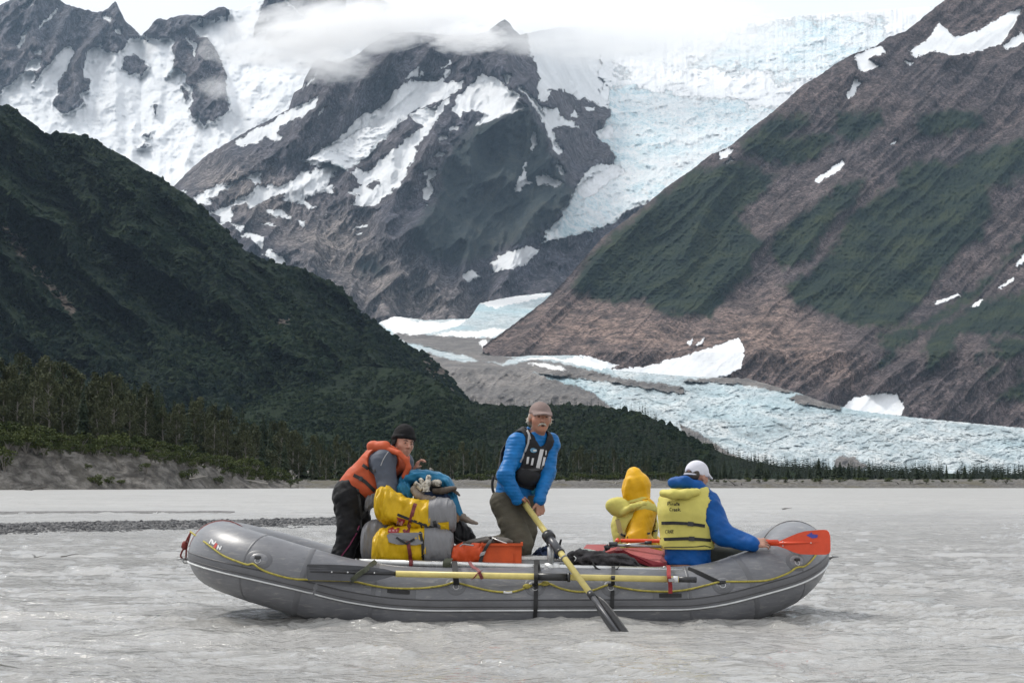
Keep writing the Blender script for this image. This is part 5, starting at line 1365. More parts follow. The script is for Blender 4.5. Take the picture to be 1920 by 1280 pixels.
def bag_loft(st, Y, dep, n=44, seed=1, fold=0.05, sub=1, sq=2.6, pinch=None):
    """st: stations (px, row of centre, half height in px) along the bag; dep: half depth in m; returns grid"""
    st = np.array(st, float); u = np.linspace(0, 1, 64)
    t_ = np.linspace(0, 1, len(st))
    px, py, hh = (np.interp(u, t_, st[:, i]) for i in range(3))
    for _ in range(2): px, py = [np.concatenate([[a[0]], (a[:-2] + 2 * a[1:-1] + a[2:]) / 4, [a[-1]]]) for a in (px, py)]
    a = np.linspace(0, 2 * math.pi, n + 1)[:-1]
    ca, sa = np.cos(a), np.sin(a)
    ex = 2 / sq; cx = np.sign(ca) * np.abs(ca) ** ex; sx = np.sign(sa) * np.abs(sa) ** ex
    V = np.zeros((64, n, 3))
    d = Y + CAM_D
    for i in range(64):
        h = hh[i] / F * d
        fo = 1 + fold * (fbm(u[i] * 9 + ca * 0.8, a * 0 + sa * 1.6 + seed, 3, seed) + 0.8 * ridged(u[i] * 5 + sa * 0.7, ca * 1.3 + u[i] * 2 + seed, 3, seed + 4) - 0.5)
        dp = dep * min(1.0, h / (np.max(hh) / F * d) * 1.25)
        V[i, :, 0] = (px[i] - 960) / F * d
        V[i, :, 1] = Y - cx * dp * fo
        V[i, :, 2] = CAM_H + (HZ - py[i]) / F * d + sx * h * fo
    return V
def loft_faces(m, n, cap=True):
    idx = np.arange(m * n).reshape(m, n); nx_ = np.roll(idx, -1, 1)
    f = [tuple(q) for q in np.stack([idx[:-1], nx_[:-1], nx_[1:], idx[1:]], -1).reshape(-1, 4)]
    if cap: f += [tuple(reversed(idx[0])), tuple(idx[-1])]
    return f
def loft_part(name, V, mat, root): return part(name, V.reshape(-1, 3), loft_faces(V.shape[0], V.shape[1]), mat, root, True)
def end_round(st, k=5):
    """adds rounded ends to a list of stations"""
    (x0, y0, h0), (x1, y1, h1) = st[0], st[-1]
    a = [(x0 - h0 * 0.22 * math.cos(q), y0, max(h0 * (0.35 + 0.65 * math.sin(q)), 0.5)) for q in np.linspace(0, math.pi / 2, k)[:-1]]
    b = [(x1 + h1 * 0.22 * math.cos(q), y1, max(h1 * (0.35 + 0.65 * math.sin(q)), 0.5)) for q in reversed(np.linspace(0, math.pi / 2, k)[:-1])]
    return a + list(st) + b
def bag_bvh(*objs):
    vs, fs = [], []
    for o in objs:
        off = np.zeros(3); r = o.parent
        while r is not None: off += np.array(r.location); r = r.parent
        b = len(vs); vs += [tuple(np.array(v.co) + off) for v in o.data.vertices]; fs += [tuple(i + b for i in p.vertices) for p in o.data.polygons]
    return BVHTree.FromPolygons(vs, fs)
def webbing(name, pix, w, mat, root, bvh, lift=0.006, fine=3, thick=0.004):
    """a flat strap laid over what the eye sees at these bearings; w in px"""
    C_ = []
    for (ax, ay), (bx, by) in zip(pix[:-1], pix[1:]):
        for k in range(fine): C_.append((ax + (bx - ax) * k / fine, ay + (by - ay) * k / fine))
    C_.append(pix[-1]); vs = []; fs = []
    C_ = [c for c in C_ if bvh.ray_cast(CAMP, (at(c[0], c[1], 0) - CAMP).normalized())[0] is not None] or C_
    for i, (x, y) in enumerate(C_):
        x0, y0 = C_[max(i - 1, 0)]; x1, y1 = C_[min(i + 1, len(C_) - 1)]; L = math.hypot(x1 - x0, y1 - y0) or 1
        nx_, ny_ = -(y1 - y0) / L * w / 2, (x1 - x0) / L * w / 2
        p, n = on_tube(x, y, lift, bvh)
        a, b = at(x + nx_, y + ny_, p.y), at(x - nx_, y - ny_, p.y)
        vs += [a, b, a + Vector((0, thick, 0)) , b + Vector((0, thick, 0))]
    m = len(C_)
    for i in range(m - 1):
        o = i * 4; q = o + 4
        fs += [(o, o + 1, q + 1, q), (o + 2, q + 2, q + 3, o + 3), (o, q, q + 2, o + 2), (o + 1, o + 3, q + 3, q + 1)]
    fs += [(0, 2, 3, 1), ((m - 1) * 4, (m - 1) * 4 + 1, (m - 1) * 4 + 3, (m - 1) * 4 + 2)]
    return part(name, vs, fs, mat, root)
def patch_on(name, pix, mat, root, bvh, lift=0.004):
    vs = [on_tube(x, y, lift, bvh)[0] for x, y in pix]; c = sum(vs, Vector()) / len(vs); cx = sum(p[0] for p in pix) / len(pix); cyy = sum(p[1] for p in pix) / len(pix)
    m = [on_tube((p[0] + cx) / 2, (p[1] + cyy) / 2, lift, bvh)[0] for p in pix]; cc = on_tube(cx, cyy, lift, bvh)[0]
    n = len(vs); V = vs + m + [cc]
    return part(name, V, [(i, (i + 1) % n, n + (i + 1) % n, n + i) for i in range(n)] + [(n + i, n + (i + 1) % n, 2 * n) for i in range(n)], mat, root)
GY = 0.30
# lower yellow and grey bag
b1 = thing('dry_bag', 'lower yellow and grey dry bag resting on the frame rail', 'dry bag', P3(775, 1058, GY))
y1 = loft_part('yellow_body', bag_loft([(697, 1040, 8), (700, 1030, 24), (712, 1024, 33), (735, 1021, 37), (765, 1021, 37.5), (800, 1021, 37)], GY, 0.17, seed=3, fold=0.15), M_yel, b1)
g1 = loft_part('grey_end', bag_loft([(797, 1021, 36.5), (815, 1021, 37), (835, 1022, 36), (845, 1023, 33), (850, 1024, 24), (851, 1024, 10)], GY, 0.172, seed=4, fold=0.06), M_greyv, b1)
bv1 = bag_bvh(y1, g1)
patch_on('grey_panel', [(724, 1004), (730, 1000), (757, 1000), (791, 999), (792, 1018), (780, 1021), (745, 1020), (728, 1016)], M_greyv, b1, bv1, 0.010)
webbing('carry_handle', [(743, 1007), (752, 1013), (762, 1019), (770, 1014), (777, 1010)], 4.2, M_black, b1, bv1, 0.018)
webbing('side_strap', [(787, 996), (792, 1015), (793, 1035), (792, 1056)], 5.5, M_black, b1, bv1)
lb = patch_on('label_patch', [(728, 992), (735, 989), (749, 990), (748, 998), (738, 1000), (727, 998)], M_lab, b1, bv1, 0.006)
for k in range(3): patch_on('label_print', [(730 + k * 6, 993), (733 + k * 6, 993), (733 + k * 6, 996.5), (730 + k * 6, 996.5)], M_labw, b1, bv1, 0.008)
# upper bag, its mouth rolled at the left
b2 = thing('dry_bag', 'upper yellow and grey dry bag lying on top of the other', 'dry bag', P3(780, 990, GY + 0.06))
GU = GY + 0.04
y2 = loft_part('yellow_body', bag_loft([(702, 945, 14), (706, 945, 28), (718, 946, 36), (734, 950, 37), (752, 957, 34), (770, 963, 30), (790, 966, 29), (808, 966, 30)], GU, 0.16, seed=12, fold=0.22), M_yel, b2)
g2 = loft_part('grey_end', bag_loft([(805, 966, 30), (820, 964, 33), (838, 966, 34), (848, 968, 32), (854, 970, 24), (856, 971, 9)], GU, 0.165, seed=13, fold=0.06), M_greyv, b2)
bv2 = bag_bvh(y2, g2)
patch_on('yellow_panel', [(820, 979), (842, 977), (843, 993), (822, 997)], M_yel, b2, bv2, 0.012)
patch_on('label_patch', [(743, 969), (760, 973), (756, 990), (737, 986)], M_lab, b2, bv2, 0.006)
for k in range(3): patch_on('label_print', [(744 + k * 4, 975), (746.5 + k * 4, 975.5), (745 + k * 4, 984), (742.5 + k * 4, 983.5)], M_labw, b2, bv2, 0.008)
webbing('closing_strap', [(745, 964), (760, 970), (780, 978), (800, 985), (818, 989)], 5.0, M_black, b2, bv2)
webbing('buckle', [(814, 976), (816, 984), (818, 990)], 6.5, M_plast, b2, bv2, 0.010)
webbing('loose_loop', [(789, 983), (792, 993), (802, 999), (812, 997), (819, 989)], 2.6, M_black, b2, bv2, 0.016)
bvb = bag_bvh(y1, g1, y2, g2)
ls = thing('tie_down_strap', 'dark red strap holding the two yellow dry bags down', 'strap', P3(768, 1062, 0.05))
webbing('webbing', [(779, 943), (775, 955), (771, 970), (766, 988), (764, 1005), (766, 1022), (769, 1040), (770, 1058)], 7.0, M_maroon, ls, bvb, 0.012)
webbing('webbing', [(757, 992), (761, 1000), (765, 1010)], 5.5, M_maroon, ls, bvb, 0.014)
pw = MB(); a = at(770, 1062, 0.0); pw.tube([a + Vector((-0.014, 0, 0)), a + Vector((0.014, 0, 0))], 0.0285, 14); 
pipe('rail_wrap', [at(767, 1055.6, 0.055), at(774, 1055.8, 0.055)], 0.0275, M_maroon, ls)
# grey bag behind, at the left
b3 = thing('dry_bag', 'plain grey dry bag behind the yellow ones, beside the leaning figure', 'dry bag', P3(715, 1050, 0.62))
loft_part('body', bag_loft([(677, 1020, 18), (680, 1018, 30), (690, 1014, 38), (706, 1012, 40), (735, 1014, 40), (760, 1018, 36), (770, 1020, 20)], 0.52, 0.15, seed=21, fold=0.08), M_greyv, b3)
loft_part('rolled_mouth', bag_loft([(683, 950, 5), (686, 945, 14), (694, 938, 18), (706, 932, 16), (716, 926, 12), (722, 922, 5)], 0.62, 0.07, seed=22, fold=0.16), M_greyv, b3)
# black pack to the right of the pile
b4 = thing('black_pack', 'black nylon pack between the dry bags and the orange bag', 'pack', P3(865, 1020, 0.62))
pk = loft_part('body', bag_loft([(846, 1000, 14), (850, 998, 22), (860, 997, 25), (872, 1000, 22), (883, 1006, 16), (892, 1012, 8)], 0.62, 0.14, seed=31, fold=0.15), M_blk, b4)
mb = MB(); mb.tube(smooth_pts([at(884, 999, 0.5), at(889, 1004, 0.48), at(890, 1012, 0.47), at(898, 1014, 0.46)], 4), 0.008, 6); part('strap_end', mb.v, mb.f, M_black, b4, True)
mb = MB(); mb.tube(smooth_pts([at(852, 1006, 0.44), at(862, 1013, 0.43), at(880, 1017, 0.42), at(902, 1016, 0.42)], 4), 0.009, 6); part('haul_loop', mb.v, mb.f, M_black, b4, True)
# orange bag and orange crate
b5 = thing('dry_bag', 'small orange dry bag wedged between yellow bag and orange crate', 'dry bag', P3(878, 1058, 0.24))
ob = loft_part('body', bag_loft([(846, 1042, 10), (850, 1040, 18), (860, 1038, 21), (875, 1037, 22), (895, 1037, 22), (908, 1038, 20), (912, 1038, 10)], 0.24, 0.13, seed=41, fold=0.14), M_orv, b5)
pipe('rolled_top', [at(868, 1018, 0.16), at(884, 1019, 0.16)], 0.014, M_driftd, b5)
mb = MB(); mb.tube(smooth_pts([at(862, 1024, 0.1), at(868, 1020, 0.1), at(878, 1021, 0.09), at(888, 1022, 0.1)], 4), 0.006, 6); part('buckle_cord', mb.v, mb.f, M_aludull, b5, True)
b6 = thing('crate', 'weathered orange plastic crate strapped in front of the kneeling rower', 'crate', P3(940, 1061, 0.24))
def wall_slab(mb, x0, y0, x1, y1, Y0, Y1):
    a = at(x0, y1, Y0); b = at(x1, y0, Y0); mb.box((a.x, Y0, a.z), (b.x, Y1, b.z))
def crate_part(name, *r, mat=M_crate):
    mb = MB(); wall_slab(mb, *r); return part(name, mb.v, mb.f, mat, b6)
crate_part('front_wall', 905, 1021, 978, 1061, 0.10, 0.115); crate_part('back_wall', 907, 1021, 977, 1060, 0.50, 0.515)
crate_part('side_wall', 905, 1022, 909, 1061, 0.117, 0.498); crate_part('side_wall', 974, 1022, 978, 1061, 0.117, 0.498); crate_part('base', 910, 1056, 973, 1060, 0.117, 0.498)
crate_part('rim', 902, 1018, 980.5, 1023, 0.085, 0.100)
crate_part('rim', 902, 1017, 906, 1021, 0.102, 0.53); crate_part('rim', 976.5, 1017, 980.5, 1021, 0.102, 0.53)
for q in range(4): crate_part('rib', 964 + q * 4, 1024, 965.5 + q * 4, 1029, 0.092, 0.0985)
crate_part('panel_step', 906, 1037, 962, 1060.5, 0.094, 0.0985); crate_part('panel_step', 966, 1037, 977, 1060.5, 0.094, 0.0985)
lid = MB(); lid.add([at(860, 1019, 0.46), at(905, 1010, 0.40), at(934, 1006, 0.38), at(940, 1018, 0.12), at(905, 1017, 0.14), at(880, 1020, 0.2)], [(0, 1, 4, 5), (1, 2, 3, 4)])
ck = thing('folded_mat', 'grey brown mat folded over the top of the orange crate', 'mat', P3(905, 1016, 0.3))
loft_part('body', bag_loft([(872, 1018, 3), (880, 1016, 5), (905, 1013, 7), (930, 1012, 7), (952, 1014, 6), (962, 1016, 3)], 0.34, 0.16, seed=51, fold=0.12), fabric('drab_cloth', (0.11, 0.10, 0.09), 0.8), ck)
cs = thing('cam_strap', 'black cam strap running over the left end of the orange crate', 'strap', P3(905, 1058, 0.08))
cb = MB()
def flat_strap(name, pts, w, mat, root, wd=Vector((1, 0, 0.35)), th=0.004):
    vs, fs = [], []; wd = wd.normalized() * w / 2
    for p in pts: p = Vector(p); vs += [p + wd, p - wd, p + wd + Vector((0, th, th)), p - wd + Vector((0, th, th))]
    m = len(pts)
    for i in range(m - 1):
        o = i * 4; q = o + 4; fs += [(o, o + 1, q + 1, q), (o + 2, q + 2, q + 3, o + 3), (o, q, q + 2, o + 2), (o + 1, o + 3, q + 3, q + 1)]
    fs += [(0, 2, 3, 1), ((m - 1) * 4, (m - 1) * 4 + 1, (m - 1) * 4 + 3, (m - 1) * 4 + 2)]
    return part(name, vs, fs, mat, root)
flat_strap('webbing', smooth_pts([at(932, 1009, 0.3), at(922, 1011, 0.12), at(915, 1020, 0.07), at(908, 1033, 0.07), at(903, 1045, 0.07), at(898, 1060, 0.07)], 4), 0.032, M_black, cs)
flat_strap('buckle', [at(906, 1035, 0.062), at(903.5, 1041, 0.062)], 0.040, M_aludull, cs)
dr = thing('aluminium_rod', 'short bright rod lying on top of the orange crate', 'rod', P3(938, 1013, 0.12))
pipe('shaft', [at(920, 1007, 0.16), at(950, 1018.5, 0.10)], 0.006, M_alu, dr); pipe('tip', [at(917, 1006, 0.165), at(922, 1008, 0.158)], 0.010, M_plast, dr)
# navy cloth heap by the rower's foot
nb = thing('navy_cloth', 'crumpled navy blue cloth behind the oar tower', 'cloth', P3(1022, 1045, 0.45))
loft_part('heap', bag_loft([(998, 1042, 4), (1004, 1040, 8), (1014, 1036, 11), (1026, 1034, 12), (1038, 1037, 10), (1048, 1042, 5)], 0.5, 0.12, seed=61, fold=0.45), M_navy, nb)
# charcoal mesh bag with handle loop
mbag = thing('mesh_bag', 'crumpled charcoal mesh bag with a hanging handle on the rail', 'bag', P3(1125, 1062, 0.2))
ms = loft_part('body', bag_loft([(1060, 1050, 6), (1066, 1048, 12), (1080, 1047, 15), (1100, 1047, 16), (1125, 1048, 15), (1150, 1049, 14), (1175, 1051, 12), (1190, 1055, 8), (1199, 1059, 3)], 0.22, 0.16, seed=71, fold=0.38), M_mesh, mbag)
flat_strap('handle', smooth_pts([at(1110, 1050, 0.04), at(1114, 1060, 0.0), at(1122, 1068, -0.02), at(1136, 1072, -0.025), at(1152, 1070, -0.02), at(1161, 1062, 0.0), at(1163, 1052, 0.04)], 4), 0.016, M_black, mbag, Vector((0.4, 0, 1)))
mb = MB(); mb.tube(smooth_pts([at(1076, 1042, 0.05), at(1080, 1046, 0.03), at(1077, 1051, 0.04)], 4), 0.004, 5); part('cord', mb.v, mb.f, M_white, mbag, True)
wm = thing('pale_bundle', 'pale green bundle under the faded red pad', 'bundle', P3(1105, 1040, 0.55))
loft_part('roll', bag_loft([(1084, 1037, 3), (1092, 1034, 6), (1105, 1035, 6.5), (1118, 1038, 6), (1128, 1041, 3)], 0.5, 0.10, seed=81, fold=0.2), fabric('pale_sage_cloth', (0.38, 0.42, 0.37), 0.7), wm)
def slab_px(name, pix, thick, mat, root):
    P_ = [at(x, y, Y) for x, y, Y in pix]; n = len(P_)
    v = P_ + [p - Vector((0, 0, thick)) for p in P_]
    return part(name, v, [tuple(range(n)), tuple(reversed(range(n, 2 * n)))] + [(i, i + n, (i + 1) % n + n, (i + 1) % n) for i in range(n)], mat, root)
fp = thing('folding_pad', 'faded red folding pad spread open between the two paddlers and the rower', 'pad', P3(1170, 1045, 0.5))
slab_px('panel', [(1094, 1027, 0.62), (1100, 1020, 0.72), (1150, 1020, 0.85), (1160, 1026, 0.80), (1155, 1029, 0.66), (1133, 1036, 0.60)], 0.028, M_pink, fp)
slab_px('panel', [(1153, 1029, 0.46), (1160, 1027, 0.6), (1215, 1026, 0.62), (1245, 1033, 0.55), (1256, 1052, 0.40), (1236, 1054, 0.26), (1190, 1040, 0.34)], 0.032, M_pink, fp)
slab_px('edge_fold', [(1152, 1032, 0.42), (1159, 1022.5, 0.44), (1170, 1031, 0.36), (1192, 1042, 0.29), (1225, 1051, 0.24), (1246, 1055.5, 0.22), (1225, 1059, 0.22), (1190, 1047, 0.28)], 0.02, M_crim, fp)
tp = thing('trekking_pole', 'grey folding pole with clamp lying across the red pad', 'pole', P3(1185, 1022, 0.5))
pipe('shaft', [at(1133, 1026, 0.38), at(1160, 1021.5, 0.38), at(1240, 1024, 0.36)], 0.011, M_aludull, tp); pipe('thin_section', [at(1172, 1021, 0.36), at(1210, 1017.5, 0.4)], 0.007, M_steel, tp)
pipe('clamp', [at(1134, 1028, 0.37), at(1142, 1024, 0.37)], 0.022, M_plast, tp); pipe('clamp', [at(1209, 1017, 0.39), at(1222, 1016.5, 0.39)], 0.013, M_plast, tp); pipe('foot', [at(1124, 1041, 0.35), at(1137, 1028, 0.37)], 0.008, M_aludull, tp)
pipe('joint', [at(1142, 1019.5, 0.37), at(1158, 1019, 0.37)], 0.017, M_bladegrey, tp)
# straps lashing the frame and the spare oar
def lash(name_label, pts, w, mat, wd=Vector((1, 0, 0)), buckle=None):
    r = thing('cam_strap', name_label, 'strap', tuple(pts[-1]))
    flat_strap('webbing', smooth_pts(pts, 4), w, mat, r, wd)
    if buckle: flat_strap('buckle', buckle, w * 1.25, M_aludull, r, wd)
T = lambda x, y, l=0.012: on_tube(x, y, l)[0]
lash('olive strap around the blade of the spare oar', [at(705, 1052, -0.02), at(697, 1058, -0.25), at(688, 1066, -0.415), at(672, 1077, -0.42), at(660, 1088, -0.40), T(657, 1092)], 0.034, M_olive, Vector((0.7, 0, -0.7)))
lash('black strap hanging down the raft side below the rower', [at(1005, 1056, 0.0), at(1005, 1066, -0.12), at(1005, 1078, -0.29), at(1005, 1092, -0.255), T(1005, 1102), T(1004.5, 1120, 0.02), T(1004, 1138, 0.022), T(1003, 1152), T(1003, 1163)], 0.030, M_black)
lash('black strap on the raft side right of the dipped oar', [at(1150, 1062, 0.0), at(1150, 1072, -0.14), at(1149.5, 1083, -0.29), T(1149, 1097), T(1148, 1115, 0.016), T(1147, 1132, 0.02), T(1147, 1139, 0.02)], 0.028, M_black)
lash('bright red strap binding the spare oar grip to the rail', [at(1253, 1060, 0.0), at(1254, 1066, -0.12), at(1254, 1078, -0.285), at(1256, 1090, -0.285), at(1257, 1100, -0.262), at(1257, 1112, -0.25)], 0.030, M_redstrap, Vector((1, 0, 0)), [at(1258, 1083, -0.295), at(1258.5, 1090, -0.297)])
lash('dark red strap crossed over the spare oar near the orange bag', [at(880, 1053, -0.02), at(886, 1062, -0.16), at(896, 1068, -0.28), at(900, 1076, -0.315), at(904, 1085, -0.30)], 0.022, M_maroon, Vector((1, 0, 0.4)))
lash('second dark red strap end looped over the spare oar', [at(903, 1070, -0.29), at(896, 1074, -0.32), at(889, 1083, -0.31), at(885, 1086, -0.29)], 0.018, M_maroon, Vector((0.8, 0, 0.5)))
lash('black strap from frame to ring below the orange bag', [at(852, 1052, 0.0), at(853, 1062, -0.16), at(854, 1075, -0.315), at(855, 1088, -0.27), T(856, 1097)], 0.042, M_black)
lash('black strap from the frame end to the ring near the right end', [at(1290, 1066, 0.0), T(1310, 1076), T(1330, 1085), T(1346, 1092), T(1352, 1096)], 0.030, M_black, Vector((0.3, 0, 1)))
lash('olive strap clamped round the rail beside the lower yellow bag', [at(842, 1047, 0.02), at(838, 1054, -0.01), at(838, 1064, -0.01), at(842, 1068, 0.0)], 0.06, M_olive)
lash('wide black strap on the rail above the spare oar sleeve', [at(1006, 1050, 0.02), at(1007, 1058, -0.02), at(1008, 1068, -0.06), at(1008, 1074, -0.2)], 0.045, M_black)
# blue tarp bundle with driftwood
tarp = thing('tarp_bundle', 'blue tarp wrapped round a bundle of driftwood on the bags', 'tarp', P3(815, 945, 0.5))
loft_part('wrap', bag_loft([(746, 912, 6), (750, 908, 14), (762, 899, 18), (785, 893, 13), (805, 893, 13), (825, 899, 14), (842, 908, 16), (852, 922, 14), (858, 938, 8)], 0.62, 0.17, seed=91, fold=0.22), M_tarp, tarp)
loft_part('front_flap', bag_loft([(744, 918, 6), (748, 918, 13), (758, 918, 16), (768, 922, 14), (774, 928, 6)], 0.44, 0.05, seed=92, fold=0.25), M_tarp, tarp)
loft_part('dark_inside', bag_loft([(766, 916, 6), (776, 914, 16), (795, 912, 19), (815, 914, 19), (835, 918, 17), (848, 924, 8)], 0.58, 0.08, seed=94, fold=0.1), M_blk, tarp)
loft_part('under_fold', bag_loft([(776, 936, 5), (790, 934, 9), (812, 930, 10), (832, 930, 9), (845, 934, 5)], 0.52, 0.10, seed=93, fold=0.25), M_navy, tarp)
fl = MB(); ff = [(838, 928, 0.50), (846, 934, 0.47), (856, 955, 0.47), (869, 966, 0.48), (862, 945, 0.5), (852, 920, 0.5)]
slab_px('hanging_flap', [(838, 926, 0.50), (852, 918, 0.52), (858, 932, 0.5), (864, 950, 0.49), (870, 967, 0.48), (861, 963, 0.47), (852, 952, 0.47), (845, 940, 0.47)], 0.012, M_tarp, tarp)
def log(label, pts, rs, mat, n=9, seed=1):
    r = thing('driftwood_log', label, 'driftwood', tuple(pts[0]))
    P_ = smooth_pts(pts, 5); rn = random.Random(seed)
    rr = np.interp(np.linspace(0, 1, len(P_)), np.linspace(0, 1, len(rs)), rs) * np.array([1 + rn.uniform(-0.14, 0.14) for _ in P_])
    mb = MB(); mb.tube(P_, list(rr), n); part('wood', mb.v, mb.f, mat, r, True)
    return r
log('thick curved grey log under the blue tarp', [at(776, 914, 0.42), at(784, 926, 0.38), at(796, 935, 0.36), at(815, 938, 0.34)], [0.035, 0.04, 0.036, 0.034], M_drift, 10, 1)
log('short speckled stick at the left of the tarp bundle', [at(778, 905, 0.36), at(786, 911, 0.35), at(792, 917, 0.34)], [0.018, 0.02, 0.022], M_lich, 9, 2)
log('speckled stick leaning inside the tarp bundle', [at(788, 898, 0.38), at(793, 905, 0.35), at(796, 915, 0.34)], [0.016, 0.019, 0.02], M_lich, 9, 3)
log('knobbly pale stick in the middle of the tarp bundle', [at(804, 893, 0.38), at(802, 903, 0.34), at(799, 914, 0.33), at(799, 921, 0.33)], [0.022, 0.024, 0.026, 0.032], M_lich, 9, 4)
log('cut end of a pale branch in the tarp bundle', [at(812, 905, 0.5), at(822, 905, 0.37)], [0.024, 0.025], M_lich, 9, 5)
log('pale knob of wood on top of the tarp bundle', [at(803, 890, 0.60), at(809, 879, 0.62)], [0.02, 0.018], M_lich, 8, 6)
log('shaggy dark root sticking out right of the tarp', [at(812, 920, 0.42), at(830, 920, 0.40), at(846, 916, 0.38), at(856, 915, 0.37)], [0.022, 0.03, 0.024, 0.012], M_driftd, 8, 7)
log('dark broken twig at the right edge of the tarp', [at(848, 918, 0.40), at(856, 923, 0.39), at(862, 929, 0.38)], [0.015, 0.013, 0.007], M_driftd, 7, 8)
log('thick branch jutting right from below the tarp', [at(852, 962, 0.52), at(866, 968, 0.50), at(880, 976, 0.48), at(896, 981, 0.46)], [0.034, 0.032, 0.022, 0.009], M_drift, 9, 9)
log('split tan piece of wood under the blue tarp flap', [at(857, 958, 0.50), at(858, 970, 0.49), at(856, 978, 0.49)], [0.022, 0.02, 0.015], simple('split_wood', (0.30, 0.18, 0.10), 0.8, 0, 25, 0.3), 6, 10)

# ------------------------------------------------------------------ people
def skin_mat(name, c):
    t = NT(name); co = t.coord('Object'); n = t.noise(co, 30, 4, 0.6); n2 = t.noise(co, 9, 3, 0.5)
    col = t.mix(t.ramp(n2, [(0.35, 0.0), (0.65, 1.0)]), tuple(x * 0.85 for x in c), (min(1, c[0] * 1.12), c[1] * 0.98, c[2] * 0.95))
    return t.final(col, 0.5, t.bump(n, 0.2, 0.003), **{'Subsurface Weight': 0.08, 'Subsurface Radius': (0.02, 0.008, 0.005)})
M_skin1 = skin_mat('weathered_skin', (0.36, 0.19, 0.13))
M_skin2 = skin_mat('fair_skin', (0.42, 0.235, 0.17))
M_hair = simple('grey_hair', (0.40, 0.37, 0.32), 0.7, 0, 60, 0.35, 0.5, 0.004)
M_hairb = simple('dark_hair', (0.05, 0.038, 0.03), 0.7, 0, 60, 0.35, 0.5, 0.004)
M_eye = simple('dark_eye', (0.02, 0.016, 0.014), 0.3)
M_lip = simple('lip', (0.26, 0.09, 0.075), 0.5)
M_mouth = simple('open_mouth', (0.05, 0.012, 0.01), 0.5)
def quilt(name, c):
    t = NT(name); co = t.coord('Object')
    w = t.new('ShaderNodeTexWave'); w.wave_type = 'BANDS'; w.bands_direction = 'Z'; w.inputs['Scale'].default_value = 12.0; w.inputs['Distortion'].default_value = 1.4; w.inputs['Detail'].default_value = 2.0; w.inputs['Detail Scale'].default_value = 2.0
    t.l.new(co, w.inputs['Vector']); n = t.noise(co, 16, 5, 0.6)
    col = t.mix(t.ramp(n, [(0.35, 0.0), (0.65, 1.0)]), tuple(x * 0.85 for x in c), tuple(min(1, x * 1.15) for x in c))
    return t.final(col, 0.5, t.bump(t.math('ADD', t.math('MULTIPLY', w.outputs['Fac'], 1.0), t.math('MULTIPLY', n, 0.8)), 0.2, 0.010), **{'Specular IOR Level': 0.25})
M_bluequilt = quilt('blue_quilted_jacket', (0.004, 0.125, 0.36))
M_blueshell = fabric('blue_shell_jacket', (0.003, 0.072, 0.27), 0.55, 12, 0.16, 0.5, 0.012)
M_rain = fabric('yellow_rain_jacket', (0.70, 0.38, 0.010), 0.5, 11, 0.12, 0.5, 0.012)
M_pfdy = fabric('pale_yellow_pfd', (0.56, 0.50, 0.13), 0.65, 12, 0.10, 0.35, 0.008)
M_pfdt = fabric('tan_pfd_lining', (0.40, 0.31, 0.15), 0.7, 12, 0.12, 0.35, 0.008)
M_pfdo = fabric('orange_pfd', (0.44, 0.085, 0.035), 0.6, 12, 0.16, 0.4, 0.010)
M_pfdb = fabric('black_pfd', (0.013, 0.013, 0.015), 0.6, 14, 0.3, 0.45, 0.010)
M_greyj = fabric('slate_jacket', (0.072, 0.083, 0.108), 0.65, 14, 0.18, 0.45, 0.010)
M_olivep = fabric('olive_trousers', (0.085, 0.077, 0.058), 0.8, 13, 0.2, 0.5, 0.012)
M_blackp = fabric('black_trousers', (0.013, 0.013, 0.015), 0.7, 12, 0.35, 0.5, 0.014)
M_dkolive = fabric('dark_olive_trousers', (0.032, 0.035, 0.03), 0.75, 12, 0.25, 0.5, 0.012)
M_beanie = fabric('black_knit', (0.010, 0.010, 0.011), 0.9, 60, 0.4, 0.6, 0.006)
M_cap1 = fabric('faded_cap', (0.24, 0.18, 0.165), 0.8, 26, 0.2, 0.4, 0.005)
M_cap2 = fabric('white_cap', (0.60, 0.60, 0.66), 0.75, 20, 0.06, 0.4, 0.006)
M_gtrim = simple('grey_trim', (0.30, 0.30, 0.31), 0.6)
M_reflect = simple('silver_tape', (0.52, 0.52, 0.53), 0.4)
M_ink = simple('black_marker', (0.02, 0.018, 0.015), 0.7)

